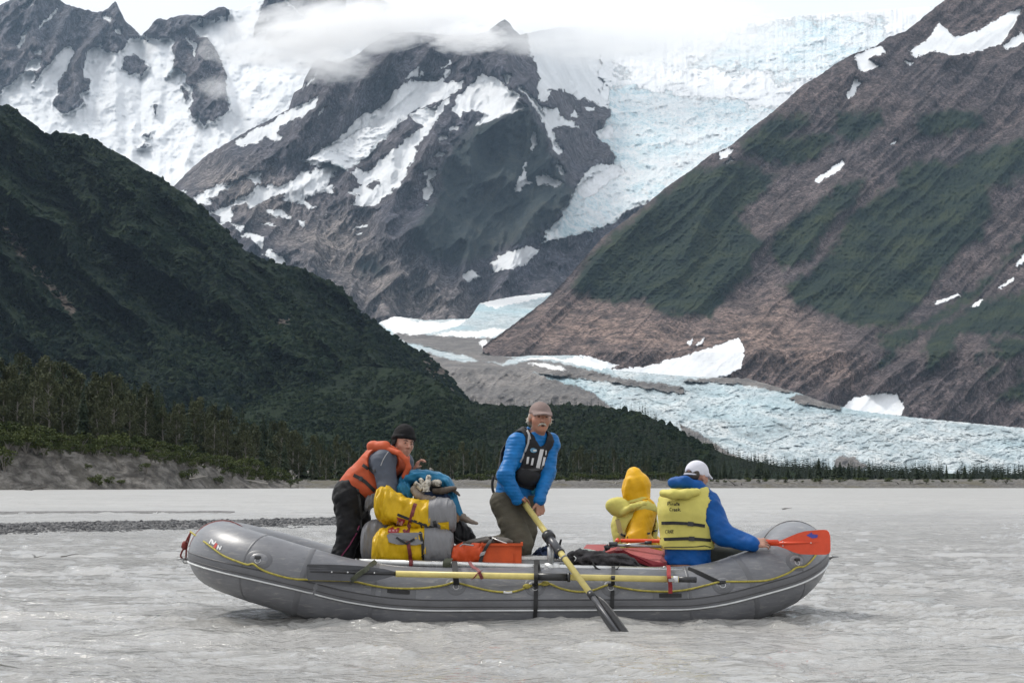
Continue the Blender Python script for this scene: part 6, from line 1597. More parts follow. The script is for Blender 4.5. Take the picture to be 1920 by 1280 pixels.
def nrm(v): v = np.array(v, float); return v / np.linalg.norm(v)
def head_frame(face, up):
    f = nrm(face); u = np.array(up, float); u = nrm(u - f * (u @ f)); r = np.cross(u, f)      # r: the person's left... (x right when facing +y is -x)
    return f, u, r
def add_head(fl, c, face, up, h, k=0.012):
    """head of height h (chin to crown) centred at c: skull, jaw, brow, nose, ears, lips, chin"""
    f, u, r = head_frame(face, up); c = np.array(c, float)
    R = np.stack([r, f, u], 1)
    P = lambda x, y, z: c + r * x * h + f * y * h + u * z * h
    fl.ell(P(0, -0.06, 0.13), (0.335 * h, 0.42 * h, 0.37 * h), R, k)                # skull
    fl.ell(P(0, 0.06, -0.12), (0.275 * h, 0.30 * h, 0.33 * h), R, 0.02)             # face
    fl.ell(P(0, 0.17, -0.36), (0.16 * h, 0.15 * h, 0.13 * h), R, 0.025)             # chin
    for s in (-1, 1):
        fl.ell(P(0.17 * s, 0.20, -0.10), (0.11 * h, 0.10 * h, 0.10 * h), R, 0.02)   # cheekbones
        fl.ell(P(0.335 * s, -0.06, -0.04), (0.045 * h, 0.075 * h, 0.13 * h), R, 0.006)   # ears
        fl.ell(P(0.125 * s, 0.40, 0.025), (0.07 * h, 0.045 * h, 0.036 * h), R, 0.0, sub=True)   # eye sockets
        fl.ell(P(0.125 * s, 0.325, 0.02), (0.06 * h, 0.05 * h, 0.042 * h), R, 0.006)
    fl.ell(P(0, 0.33, 0.10), (0.20 * h, 0.05 * h, 0.04 * h), R, 0.014)              # brow
    fl.cone(P(0, 0.355, 0.03), P(0, 0.455, -0.115), 0.032 * h, 0.058 * h, 0.010)    # nose
    for s in (-1, 1): fl.ell(P(0.045 * s, 0.405, -0.135), (0.04 * h, 0.045 * h, 0.03 * h), R, 0.006)
    fl.cone(P(-0.075, 0.335, -0.245), P(0.075, 0.335, -0.245), 0.022 * h, 0.022 * h, 0.008)
    fl.cone(P(-0.06, 0.335, -0.285), P(0.06, 0.335, -0.285), 0.024 * h, 0.024 * h, 0.008)
    return P, R
def add_hand(fl, wrist, d, palm, side, L=0.18, curl=0.9, thumb=1, spread=0.10, fr=0.0088):
    """hand: palm along d, fingers curling towards -palm... palm = direction the palm faces, side = towards the thumb"""
    d, n, sd = nrm(d), nrm(palm), nrm(side); w = np.array(wrist, float)
    pl = L * 0.5
    k0 = w + d * pl
    for q in (-0.5, -0.16, 0.18, 0.5): fl.cone(w + sd * q * 0.035, k0 + sd * q * 0.068, 0.017, 0.0135, 0.012)
    tips = []
    for q, fln in ((0.5, 0.44), (0.18, 0.50), (-0.16, 0.46), (-0.5, 0.36)):
        a = k0 + sd * q * 0.068; th = 0.0; l = L * fln; p = a
        dd = nrm(d + sd * q * spread)
        for seg, (fr_, c_) in enumerate(((0.45, 0.55), (0.32, 1.0), (0.23, 0.8))):
            th += curl * c_
            v = dd * math.cos(th) + n * math.sin(th); p2 = p + v * l * fr_
            fl.cone(p, p2, fr * (1.05 - 0.1 * seg), fr * (0.97 - 0.1 * seg), 0.003); p = p2
    p = w + d * pl * 0.30 + sd * 0.03
    a = nrm(d * 0.65 + sd * 0.75 + n * 0.30); p2 = p + a * L * 0.22
    fl.cone(p, p2, 0.014, 0.0105, 0.008)
    b = nrm(d * 0.75 + n * (0.35 + 0.5 * curl) - sd * 0.05); fl.cone(p2, p2 + b * L * 0.18, 0.0102, 0.0085, 0.003)
def bounds(pts, m): P_ = np.array([tuple(p) for p in pts], float); return P_.min(0) - m, P_.max(0) + m
def ell_part(name, c, r, R, mat, root, n=10):
    bm = bmesh.new(); bmesh.ops.create_uvsphere(bm, u_segments=n * 2, v_segments=n, radius=1.0)
    v = np.array([tuple(q.co) for q in bm.verts]) * np.array(r); f = [tuple(q.index for q in p.verts) for p in bm.faces]; bm.free()
    return part(name, v @ np.array(R).T + np.array(c), f, mat, root, True)
def face_bits(P, R, h, root, eye=M_eye, lips=M_lip, mouth=None, moustache=False, brow=M_hair):
    for s in (-1, 1):
        ell_part('eye', P(0.125 * s, 0.362, 0.022), (0.042 * h, 0.022 * h, 0.018 * h), R, eye, root, 6)
        mb = MB(); mb.tube([P(0.055 * s, 0.392, 0.085), P(0.125 * s, 0.385, 0.108), P(0.205 * s, 0.345, 0.085)], [0.014 * h, 0.018 * h, 0.010 * h], 6); part('eyebrow', mb.v, mb.f, brow, root, True)
    if mouth: ell_part('mouth', P(0.01, 0.352, -0.268), (0.058 * h, 0.022 * h, 0.030 * h), R, mouth, root, 6)
    else: mb = MB(); mb.tube([P(-0.09, 0.335, -0.262), P(0, 0.362, -0.265), P(0.09, 0.335, -0.262)], [0.008 * h, 0.013 * h, 0.008 * h], 6); part('mouth', mb.v, mb.f, lips, root, True)
    if moustache:
        mb = MB(); mb.tube([P(-0.135, 0.315, -0.27), P(-0.07, 0.375, -0.215), P(0, 0.395, -0.195), P(0.07, 0.375, -0.215), P(0.135, 0.315, -0.27)], [0.018 * h, 0.034 * h, 0.032 * h, 0.034 * h, 0.018 * h], 8); part('moustache', mb.v, mb.f, M_hair, root, True)
def shell_band(name, fld_pts, mat, root): pass
def bvh_of(*objs): return bag_bvh(*objs)

# ---------------- the rower: kneels on one knee, blue quilted jacket, black vest, cap
YR = 0.62
rower = thing('person', 'person with cap and grey moustache in bright blue jacket and black vest, rowing', 'person', P3(965, 1050, YR))
chest_n = nrm((0.58, -0.81, 0.0)); sh_ax = nrm((0.81, 0.58, 0.0))          # where the chest faces; from right to left shoulder
hip, waist, chest, neck = [np.array(at(*p)) for p in ((963, 942, YR), (968, 912, YR), (986, 862, YR - 0.01), (1001, 823, YR - 0.02))]
headc = np.array(at(1013, 783, YR - 0.06)); HH = 0.242
shR, shL = neck - sh_ax * 0.158 + np.array((0, 0, -0.035)), neck + sh_ax * 0.155 + np.array((0, 0, -0.03))
elR, wrR = np.array(at(947, 892, YR - 0.24)), np.array(at(970, 934, YR - 0.21))
elL, wrL = np.array(at(1026, 888, YR + 0.0)), np.array(at(1011, 938, YR - 0.16))
hipR, hipL = hip - sh_ax * 0.09, hip + sh_ax * 0.09
knR, anR = np.array(at(975, 1018, YR - 0.16)), np.array(at(912, 1022, YR + 0.0))
knL, anL, toL = np.array(at(985, 995, YR - 0.02)), np.array(at(983, 1046, YR + 0.05)), np.array(at(1004, 1052, YR - 0.06))
allp = [hip, headc + (0, 0, 0.2), shR, shL, elR, wrR, elL, wrL, knR, anR, knL, anL, toL]
lo, hi = bounds(allp, 0.16)
def torso_into(fl, o=0.0, k=0.05, sw=1.0):
    fl.cone(hip, waist, 0.150 + o, 0.142 + o, k, (chest_n, 0.72)); fl.cone(waist, chest, 0.142 + o, 0.172 + o, k, (chest_n, 0.70)); fl.cone(chest, (neck * 0.75 + chest * 0.25), 0.168 + o, 0.115 + o, k, (chest_n, 0.66))
    m_ = (shR + shL) / 2; fl.cone(m_ + (shR - m_) * sw, m_ + (shL - m_) * sw, 0.066 + o * (1 if sw == 1 else 0.75), 0.066 + o * (1 if sw == 1 else 0.75), k)
def arm_into(fl, S, E, W_, o=0.0, k=0.03, r=(0.060, 0.047, 0.034)):
    fl.cone(S, E, r[0] + o, r[1] + o, k); fl.cone(E, W_, r[1] + o, r[2] + o, k)
fb = Field(lo, hi, 0.0065)
torso_into(fb); arm_into(fb, shR, elR, wrR); arm_into(fb, shL, elL, wrL)
fb.cone(hipR, knR, 0.086, 0.062, 0.03).cone(knR, anR, 0.058, 0.04, 0.02); fb.cone(hipL, knL, 0.086, 0.062, 0.03).cone(knL, anL, 0.056, 0.038, 0.02).cone(anL, toL, 0.036, 0.028, 0.02)
fb.cone(neck - (0, 0, 0.02), headc - (0, 0, 0.06), 0.062, 0.056, 0.03)
P, R = add_head(fb, headc, (0.20, -0.97, 0.0), (0.03, 0.0, 1), HH)
gdir = nrm(np.array(od))
add_hand(fb, wrR, nrm(np.array(oar_at(0.02)) - wrR + np.array((0.02, 0, 0.01))), (0.2, 0.2, -1), (-0.1, -1, 0.2), 0.17, 0.75)
add_hand(fb, wrL, (0.10, -0.12, -1), (-0.5, -0.6, 0.1), (-0.6, -0.5, -0.1), 0.17, 1.0)
field_part('body', fb, M_skin1, rower, 1)
face_bits(P, R, HH, rower, mouth=M_mouth, moustache=True)
# jacket
fj = Field(lo, hi, 0.0075)
torso_into(fj, 0.014); arm_into(fj, shR, elR, wrR + (wrR - elR) * 0.02, 0.014, 0.03, (0.058, 0.047, 0.034)); arm_into(fj, shL, elL, wrL, 0.014, 0.03, (0.058, 0.047, 0.034))
fj.cone(neck + (0, 0, 0.0), neck + np.array((0.012, -0.01, 0.055)), 0.082, 0.074, 0.02)
fj.keep(np.array(at(960, 946, YR)), nrm((0.10, 0, 1)))
fa = Field(lo, hi, 0.0075); arm_into(fa, shR, elR, wrR, 0.014, 0.03, (0.058, 0.047, 0.034)); arm_into(fa, shL, elL, wrL, 0.014, 0.03, (0.058, 0.047, 0.034))
fa.keep(wrL + (0, 0, 0.0), (0, 0.0, 1)); fj.D = np.minimum(fj.D, np.where(fa.D < 0.05, fa.D, 1.0))
fj.cone(neck + np.array((0.0, 0, 0.04)), headc + np.array((0, 0, 0.0)), 0.06, 0.068, 0.0, sub=True)
fj.wrinkle(0.011, 8, 11, (0.2, 0, 1), 2.6, 3)
jk = field_part('jacket', fj, M_bluequilt, rower, 1)
# trousers
ft = Field(lo, hi, 0.0075)
ft.cone(hip + (0, 0, 0.03), hip, 0.158, 0.162, 0.04, (chest_n, 0.78))
ft.cone(hipR, knR, 0.112, 0.098, 0.04).cone(knR, anR, 0.092, 0.066, 0.03); ft.cone(hipL, knL, 0.110, 0.086, 0.04).cone(knL, anL + (0, 0, 0.05), 0.084, 0.064, 0.03)
ft.keep(np.array(at(960, 922, YR)), (0, 0, -1)); ft.wrinkle(0.011, 8, 21, (-0.4, 0, 1), 1.6, 3)
field_part('trousers', ft, M_olivep, rower, 1)
mb = MB(); mb.tube([anL + (-0.05, 0.03, -0.035), anL + (0.02, 0, -0.03), toL + (0, 0, -0.012), toL + (0.05, -0.03, -0.015)], [0.03, 0.043, 0.045, 0.028], 10); part('sandal', mb.v, mb.f, M_driftd, rower, True)
# vest: torso offset with arm holes
fv_ = Field(lo, hi, 0.0075); torso_into(fv_, 0.042, 0.05, 0.62)
for S_, E_ in ((shR, elR), (shL, elL)): fv_.cone(np.array(S_) + (np.array(S_) - neck) * 0.12 + (0, 0, 0.01), E_, 0.092, 0.098, 0.0, sub=True)
fv_.cone(neck + (0, 0, 0.0) + chest_n * 0.02, neck + np.array((0.02, -0.02, 0.2)), 0.088, 0.10, 0.0, sub=True)
fv_.cone(neck + chest_n * 0.10 - (0, 0, 0.0), neck + chest_n * 0.16 - (0, 0, 0.09), 0.05, 0.012, 0.0, sub=True)
fv_.keep(np.array(at(960, 909, YR)), nrm((0.30, 0.05, 1)))
fv_.wrinkle(0.004, 10, 31)
vs_ = field_part('vest', fv_, M_pfdb, rower, 3)
vb = bvh_of(vs_)
for strp in ([(963, 800), (965, 814), (958, 806)],): pass
def vz(p): return [(880 + x / 4.0, 730 + y / 4.0) for x, y in p]
for q, m_ in (([(528, 446), (556, 448), (524, 588), (497, 584)], M_reflect), ([(552, 506), (570, 508), (557, 592), (537, 588)], M_reflect), ([(431, 505), (448, 505), (441, 555), (425, 556)], M_reflect), ([(468, 513), (483, 514), (474, 566), (458, 564)], M_reflect), ([(567, 455), (577, 456), (573, 490), (566, 492)], M_reflect)):
    patch_on('silver_tape', vz(q), m_, vs_, vb, 0.006).parent = vs_
def fix_child(o, par):            # part coordinates are relative to the thing; a sub-part sits at its part's own origin
    o.parent = par
patch_on('round_badge', vz([(452, 452), (462, 440), (480, 438), (500, 446), (506, 458), (496, 470), (476, 474), (460, 468)]), simple('badge_blue', (0.10, 0.24, 0.36), 0.5), rower, vb, 0.006)
patch_on('badge_letters', vz([(474, 452), (498, 451), (499, 462), (476, 463)]), M_whitelogo, rower, vb, 0.009)
webbing('shoulder_trim', vz([(330, 262), (360, 258), (395, 266), (425, 292), (446, 330), (455, 372)]), 4.0, M_gtrim, rower, bvh_of(vs_, jk), 0.007)
webbing('arm_hole_trim', vz([(448, 340), (442, 400), (420, 460), (400, 510), (382, 545)]), 3.5, M_gtrim, rower, bvh_of(vs_, jk), 0.007)
webbing('waist_belt', vz([(358, 590), (420, 605), (490, 600), (550, 588)]), 5, M_plast, rower, vb, 0.006)
ell_part('pocket', np.array(on_tube(*vz([(455, 655)])[0], -0.03, vb)[0]), (0.12, 0.055, 0.085), np.stack([sh_ax, -chest_n, [0, 0, 1]], 1), M_pfdb, rower, 10)
mb = MB(); c = np.array(on_tube(*vz([(480, 740)])[0], 0.0, bvh_of(jk))[0]); ell_part('hanging_pouch', c, (0.03, 0.025, 0.05), np.eye(3), simple('teal_pouch', (0.02, 0.22, 0.33), 0.6), rower)
ell_part('whistle', np.array(at(1036, 848, YR + 0.0)), (0.010, 0.012, 0.016), np.eye(3), simple('yellow_plastic', (0.7, 0.5, 0.02), 0.4), rower, 6)
mb = MB(); mb.tube(smooth_pts([at(926, 892, YR + 0.05), at(923, 905, YR + 0.04), at(924, 918, YR + 0.03), at(927, 925, YR + 0.03)], 3), 0.012, 6); part('loose_webbing', mb.v, mb.f, M_black, rower, True)
# cap and hair
fc = Field(headc - 0.2, headc + 0.22, 0.005)
fc.ell(P(0, -0.055, 0.15), (0.355 * HH, 0.44 * HH, 0.375 * HH), R, 0.01); fc.keep(P(0, 0, 0.12), R[:, 2] * 1.0 - R[:, 1] * 0.05)
for q in np.linspace(-0.30, 0.30, 9): fc.cone(P(q, 0.30 - q * q * 1.1, 0.155), P(q * 0.92, 0.60 - q * q * 2.2, 0.10 - q * q * 0.5), 0.011, 0.008, 0.012)
field_part('cap', fc, M_cap1, rower, 1)
fh = Field(headc - 0.2, headc + 0.22, 0.005)
for s in (-1, 1): fh.ell(P(0.315 * s, -0.14, 0.0), (0.06 * HH, 0.16 * HH, 0.15 * HH), R, 0.02).ell(P(0.345 * s, -0.16, -0.15), (0.05 * HH, 0.09 * HH, 0.09 * HH), R, 0.02).cone(P(0.36 * s, -0.16, -0.12), P(0.46 * s, -0.14, -0.17), 0.008, 0.003, 0.01).cone(P(0.36 * s, -0.16, -0.04), P(0.47 * s, -0.18, -0.04), 0.008, 0.003, 0.01)
fh.ell(P(0, -0.38, -0.08), (0.30 * HH, 0.13 * HH, 0.24 * HH), R, 0.02); fh.wrinkle(0.006, 30, 5)
field_part('hair', fh, M_hair, rower, 1)

# ---------------- the figure leaning on the load: black beanie, orange vest, slate jacket
YA = 0.72
leaner = thing('person', 'person in black beanie and orange life vest leaning on the piled bags', 'person', P3(648, 1055, YA))
hip, waist, chest, neck = [np.array(at(*p)) for p in ((663, 926, YA), (680, 903, YA), (712, 872, YA - 0.02), (741, 853, YA - 0.03))]
chest_n = nrm((0.62, -0.30, -0.62)); sh_ax = nrm((0.30, 0.95, 0.0))
headc = np.array(at(757, 830, YA - 0.07)); HH = 0.225
shR, shL = neck - sh_ax * 0.17 + np.array((-0.03, 0, -0.05)), neck + sh_ax * 0.17 + np.array((0.0, 0, -0.05))
elR, wrR = np.array(at(727, 918, YA - 0.26)), np.array(at(752, 948, YA - 0.20))
elL, wrL = np.array(at(762, 908, YA + 0.10)), np.array(at(777, 884, YA - 0.05))
hipR, hipL = hip - sh_ax * 0.09, hip + sh_ax * 0.09
knR, anR = np.array(at(656, 990, YA - 0.12)), np.array(at(638, 1056, YA - 0.10))
knL, anL = np.array(at(672, 992, YA + 0.12)), np.array(at(664, 1056, YA + 0.12))
allp = [hip, headc + (0, 0, 0.16), shR, shL, elR, wrR, elL, wrL, knR, anR, knL, anL]
lo, hi = bounds(allp, 0.17)
fb = Field(lo, hi, 0.0065)
def torso_a(fl, o=0.0, k=0.05):
    fl.cone(hip, waist, 0.145 + o, 0.135 + o, k, (chest_n, 0.8)); fl.cone(waist, chest, 0.135 + o, 0.155 + o, k, (chest_n, 0.75)); fl.cone(chest, neck * 0.8 + chest * 0.2, 0.15 + o, 0.10 + o, k, (chest_n, 0.7)); fl.cone(shR, shL, 0.062 + o, 0.062 + o, k)
torso_a(fb); arm_into(fb, shR, elR, wrR); arm_into(fb, shL, elL, wrL)
for a, b, c in ((hipR, knR, anR), (hipL, knL, anL)): fb.cone(a, b, 0.085, 0.06, 0.03).cone(b, c, 0.056, 0.04, 0.02)
for a in (anR, anL): fb.cone(a, a + np.array((0.16, -0.02, -0.03)), 0.04, 0.03, 0.02)
fb.cone(neck - np.array((0.02, 0, 0.02)), headc - np.array((0.0, 0, 0.05)), 0.058, 0.054, 0.03)
P, R = add_head(fb, headc, (0.50, -0.86, -0.10), (0.16, 0.0, 1), HH)
add_hand(fb, wrL, (0.35, -0.25, 0.85), (0.7, -0.2, -0.4), (0.1, -1, 0.0), 0.16, 0.8)
add_hand(fb, wrR, (0.8, 0, -0.5), (0, 0.3, -1), (0.2, 1, 0), 0.16, 0.5)
field_part('body', fb, M_skin2, leaner, 1); face_bits(P, R, HH, leaner, brow=M_hairb)
fj = Field(lo, hi, 0.0075); torso_a(fj, 0.013); arm_into(fj, shR, elR, wrR, 0.022, 0.03, (0.070, 0.056, 0.038)); arm_into(fj, shL, elL, wrL - (wrL - elL) * 0.1, 0.018, 0.03, (0.064, 0.05, 0.034))
fj.cone(neck, neck + np.array((0.03, -0.01, 0.03)), 0.076, 0.068, 0.02); fj.keep(hip, nrm(waist - hip)); fj.wrinkle(0.008, 9, 41, (0.3, 0, 1), 2.0, 3)
jk = field_part('jacket', fj, M_greyj, leaner, 1)
mbt = bvh_of(jk)
def az(p): return [(650 + x / 8.535, 780 + y / 8.535) for x, y in p]
webbing('piping', az([(668, 565), (620, 630), (575, 710), (545, 790)]), 1.6, M_gtrim, leaner, mbt, 0.004)
ft = Field(lo, hi, 0.0075); ft.cone(hip + 0.0, hip + (waist - hip) * 0.4, 0.162, 0.155, 0.04, (chest_n, 0.85)); ft.cone(hip - np.array((0.03, 0, 0.02)), hip - np.array((0.02, 0, 0.10)), 0.14, 0.12, 0.05)
for a, b, c in ((hipR, knR, anR), (hipL, knL, anL)): ft.cone(a, b, 0.118, 0.095, 0.04).cone(b, c, 0.092, 0.086, 0.03)
ft.wrinkle(0.022, 9, 51, (0.1, 0, 1), 0.8, 3); tr_ = field_part('trousers', ft, M_blackp, leaner, 1)
webbing('magenta_piping', [(676, 978), (668, 1000), (655, 1022), (640, 1042)], 2.2, simple('magenta_trim', (0.16, 0.012, 0.06), 0.6), leaner, bvh_of(tr_), 0.005)
fv_ = Field(lo, hi, 0.0075); torso_a(fv_, 0.036, 0.05)
for S_, E_ in ((shR, elR), (shL, elL)): fv_.cone(np.array(S_) + (0.0, -0.03 if S_ is shR else 0.03, 0.015), np.array(S_) * 0.4 + np.array(E_) * 0.6, 0.128, 0.128, 0.0, sub=True)
fv_.cone(neck + np.array((0, 0, 0.03)), neck + np.array((0.08, -0.02, 0.2)), 0.10, 0.12, 0.0, sub=True); fv_.keep(hip + (waist - hip) * 0.05, nrm(waist - hip))
fv_.ell(np.array(at(693, 905, YA - 0.12)), (0.11, 0.07, 0.11), None, 0.03); fv_.keep(hip + (waist - hip) * 0.02, nrm(waist - hip))
fv_.wrinkle(0.008, 9, 61, (0.6, 0, 0.6), 2.0, 3)
fv_.chain([at(729, 843, YA - 0.20), at(748, 849, YA - 0.25), at(762, 862, YA - 0.27), at(766, 876, YA - 0.26), at(758, 893, YA - 0.24)], [0.026, 0.022, 0.022, 0.022, 0.024], 0.012)
vs_ = field_part('life_vest', fv_, M_pfdo, leaner, 3)
fcl = Field(np.array(at(712, 838, YA)) - 0.25, np.array(at(712, 838, YA)) + 0.25, 0.0075)
fcl.cone(at(700, 838, YA - 0.10), at(722, 837, YA - 0.17), 0.044, 0.046, 0.03).cone(at(700, 838, YA - 0.10), at(702, 836, YA + 0.10), 0.044, 0.044, 0.03).wrinkle(0.005, 12, 71)
cl_ = field_part('collar_cushion', fcl, M_pfdo, leaner, 1)
vb = bvh_of(vs_, jk)
webbing('vest_belt', az([(255, 775), (330, 830), (400, 855), (460, 870)]), 6.0, M_black, leaner, vb, 0.007); webbing('vest_belt', az([(110, 940), (200, 985), (300, 1050), (400, 1150), (450, 1200)]), 6.5, M_black, leaner, vb, 0.007)
webbing('belt_buckle', az([(205, 985), (245, 1010)]), 8.5, M_plast, leaner, vb, 0.012); webbing('belt_buckle', az([(140, 1180), (190, 1200)]), 7, M_plast, leaner, vb, 0.012)
webbing('leg_strap', [(672, 926), (675, 945), (676, 965), (676, 990)], 5, M_black, leaner, bvh_of(tr_, vs_), 0.008)
fc = Field(headc - 0.2, headc + 0.24, 0.005)
fc.ell(P(0, -0.06, 0.20), (0.375 * HH, 0.45 * HH, 0.47 * HH), R, 0.01); fc.keep(P(0, 0.0, 0.13), R[:, 2] * 1.0 - R[:, 1] * 0.10)
for a in np.linspace(0, 2 * math.pi, 21)[:-1]: fc.cone(P(0.36 * math.cos(a), -0.05 + 0.425 * math.sin(a), 0.17 + 0.06 * math.sin(a)), P(0.36 * math.cos(a + 0.31), -0.05 + 0.425 * math.sin(a + 0.31), 0.17 + 0.06 * math.sin(a + 0.31)), 0.011, 0.011, 0.014)
for s in (-1, 1): fc.ell(P(0.345 * s, -0.08, 0.02), (0.05 * HH, 0.17 * HH, 0.20 * HH), R, 0.015)
fc.wrinkle(0.003, 25, 81); field_part('beanie', fc, M_beanie, leaner, 1)

# ---------------- the small hooded figure in yellow, seen from behind
YC = 1.00
hood = thing('person', 'person in yellow hooded rain jacket and pale life vest, seen from behind', 'person', P3(1195, 1050, YC))
hip, chest, neck = [np.array(at(*p)) for p in ((1192, 1048, YC), (1190, 985, YC), (1192, 948, YC))]
headc = np.array(at(1196, 912, YC)); HH = 0.22; bn = nrm((0.85, 0.5, 0)); sa_ = nrm((-0.5, 0.85, 0))      # faces right and away
shR, shL = neck - sa_ * 0.13 + np.array((0, 0, -0.035)), neck + sa_ * 0.13 + np.array((0, 0, -0.035))
elR, wrR = np.array(at(1196, 1010, YC - 0.20)), np.array(at(1225, 1034, YC - 0.10))
elL, wrL = np.array(at(1210, 1005, YC + 0.22)), np.array(at(1240, 1030, YC + 0.14))
kn1, kn2 = np.array(at(1262, 1040, YC - 0.06)), np.array(at(1250, 1038, YC + 0.14)); an1, an2 = np.array(at(1268, 1088, YC - 0.06)), np.array(at(1256, 1086, YC + 0.14))
lo, hi = bounds([hip - (0, 0, 0.05), headc + (0, 0, 0.12), shR, shL, elR, wrR, elL, wrL, kn1, kn2, an1, an2, at(1140, 945, YC)], 0.16)
fb = Field(lo, hi, 0.0075)
def torso_c(fl, o=0.0, k=0.04):
    fl.cone(hip, chest, 0.135 + o, 0.155 + o, k, (bn, 0.85)); fl.cone(chest, neck, 0.155 + o, 0.085 + o, k, (bn, 0.82)); fl.cone(shR, shL, 0.055 + o, 0.055 + o, k)
torso_c(fb); arm_into(fb, shR, elR, wrR, 0, 0.02, (0.05, 0.04, 0.03)); arm_into(fb, shL, elL, wrL, 0, 0.02, (0.05, 0.04, 0.03))
fb.cone(hip, kn1, 0.085, 0.055, 0.03).cone(kn1, an1, 0.052, 0.038, 0.02).cone(hip, kn2, 0.085, 0.055, 0.03).cone(kn2, an2, 0.052, 0.038, 0.02)
fb.cone(neck, headc, 0.05, 0.05, 0.02); P, R = add_head(fb, headc, bn, (0, 0, 1), HH * 0.94)
add_hand(fb, wrR, (0.9, 0.2, -0.2), (0, 0.2, -1), (0.2, 1, 0), 0.15, 0.7); add_hand(fb, wrL, (0.9, -0.2, -0.2), (0, -0.2, -1), (0.2, -1, 0), 0.15, 0.7)
field_part('body', fb, M_skin2, hood, 1)
ft = Field(lo, hi, 0.009); ft.cone(hip - (0, 0, 0.01), hip + (0, 0, 0.03), 0.145, 0.145, 0.03)
for a, b in ((kn1, an1), (kn2, an2)): ft.cone(hip, a, 0.105, 0.078, 0.04).cone(a, b, 0.076, 0.064, 0.03)
ft.keep(hip + (0, 0, 0.05), (0, 0, -1)); field_part('trousers', ft, M_dkolive, hood, 1)
fj = Field(lo, hi, 0.007); torso_c(fj, 0.012); arm_into(fj, shR, elR, wrR, 0.026, 0.03, (0.068, 0.064, 0.044)); arm_into(fj, shL, elL, wrL, 0.024, 0.03, (0.06, 0.05, 0.04))
fj.cone(np.array(at(1193, 926, YC - 0.01)), np.array(at(1194, 910, YC)), 0.108, 0.114, 0.02).cone(np.array(at(1194, 910, YC)), np.array(at(1190, 892, YC)), 0.114, 0.068, 0.02)
fj.cone(np.array(at(1180, 900, YC - 0.08)), np.array(at(1170, 930, YC - 0.09)), 0.012, 0.016, 0.02).cone(np.array(at(1204, 905, YC - 0.10)), np.array(at(1212, 932, YC - 0.08)), 0.010, 0.015, 0.02)
fj.ell(P(0, 0.45, -0.02), (0.30 * HH, 0.28 * HH, 0.40 * HH), R, 0.0, sub=True)
fj.wrinkle(0.014, 8, 91, (0.9, 0, 0.4), 1.2, 3); fj.keep(hip - (0, 0, 0.03), (0, 0, 1))
jk = field_part('rain_jacket', fj, M_rain, hood, 1)
fv_ = Field(lo, hi, 0.0075); torso_c(fv_, 0.044, 0.05)
for S_, E_ in ((shR, elR), (shL, elL)): fv_.cone(np.array(S_) + (0, 0, -0.045), E_, 0.098, 0.118, 0.0, sub=True)
fv_.cone(neck + (0, 0, 0.03), headc, 0.10, 0.12, 0.0, sub=True); fv_.keep(hip + (0, 0, 0.02), (0, 0, 1)); fv_.wrinkle(0.006, 9, 95)
vs_ = field_part('life_vest', fv_, M_pfdy, hood, 3)
fcl = Field(np.array(at(1160, 948, YC - 0.1)) - 0.3, np.array(at(1160, 948, YC - 0.1)) + 0.3, 0.0075)
fcl.ell(at(1160, 951, YC - 0.09), (0.112, 0.06, 0.078), np.array(Matrix.Rotation(0.30, 3, 'Y')), 0.02).ell(at(1163, 945, YC + 0.06), (0.10, 0.06, 0.06), None, 0.06).cone(at(1172, 955, YC - 0.10), at(1182, 975, YC - 0.12), 0.055, 0.04, 0.04).chain([at(1166, 962, YC - 0.15), at(1186, 950, YC - 0.19), at(1208, 945, YC - 0.18), at(1228, 952, YC - 0.13)], [0.022, 0.024, 0.022, 0.02], 0.02).wrinkle(0.009, 11, 97, (1, 0, 0.3), 2.0, 3)
field_part('collar_cushion', fcl, M_pfdy, hood, 1)
vb = bvh_of(vs_, jk); 
webbing('side_panel', [(1160, 972), (1164, 990), (1170, 1008), (1176, 1022)], 13, M_pfdt, hood, vb, 0.012, 3, 0.02)
webbing('vest_belt', [(1159, 995), (1166, 1002), (1176, 1006)], 4, M_black, hood, vb, 0.03); webbing('vest_belt', [(1214, 1000), (1228, 995), (1240, 988)], 4, M_black, hood, vb, 0.010)
webbing('hood_seam_shade', [(1166, 938), (1175, 943), (1186, 942), (1200, 938), (1215, 935)], 1.6, fabric('hood_shadow_seam', (0.35, 0.13, 0.01), 0.6), hood, vb, 0.004)  # darker strip along the hood's lower edge, its shade painted in as colour

# ---------------- the paddler in blue with the yellow vest, seen from behind
YD = 0.38
pdl = thing('person', 'person in white cap and yellow life vest holding the orange paddle', 'person', P3(1290, 1068, YD))
hip, waist, chest, neck = [np.array(at(*p)) for p in ((1290, 1048, YD), (1288, 1015, YD), (1288, 965, YD), (1296, 922, YD + 0.02))]
bn = nrm((0.45, 0.89, 0)); sa_ = nrm((-0.89, 0.45, 0))                         # faces away and a little right; sa_ points to the left shoulder
headc = np.array(at(1308, 893, YD + 0.05)); HH = 0.225
shR, shL = np.array(at(1326, 944, YD - 0.03)), np.array(at(1258, 944, YD + 0.13))
elR, wrR = np.array(at(1356, 1002, YD - 0.12)), np.array(at(1410, 1019, YD - 0.27))
elL, wrL = np.array(at(1262, 1000, YD + 0.24)), np.array(at(1295, 1020, YD + 0.30))
knR, anR, knL, anL = np.array(at(1384, 1046, YD + 0.10)), np.array(at(1392, 1098, YD + 0.18)), np.array(at(1360, 1038, YD + 0.40)), np.array(at(1375, 1090, YD + 0.42))
lo, hi = bounds([hip - (0, 0, 0.1), headc + (0, 0, 0.12), shR, shL, elR, wrR + (0.14, 0, 0), elL, wrL, knR, anR, knL, anL], 0.15)
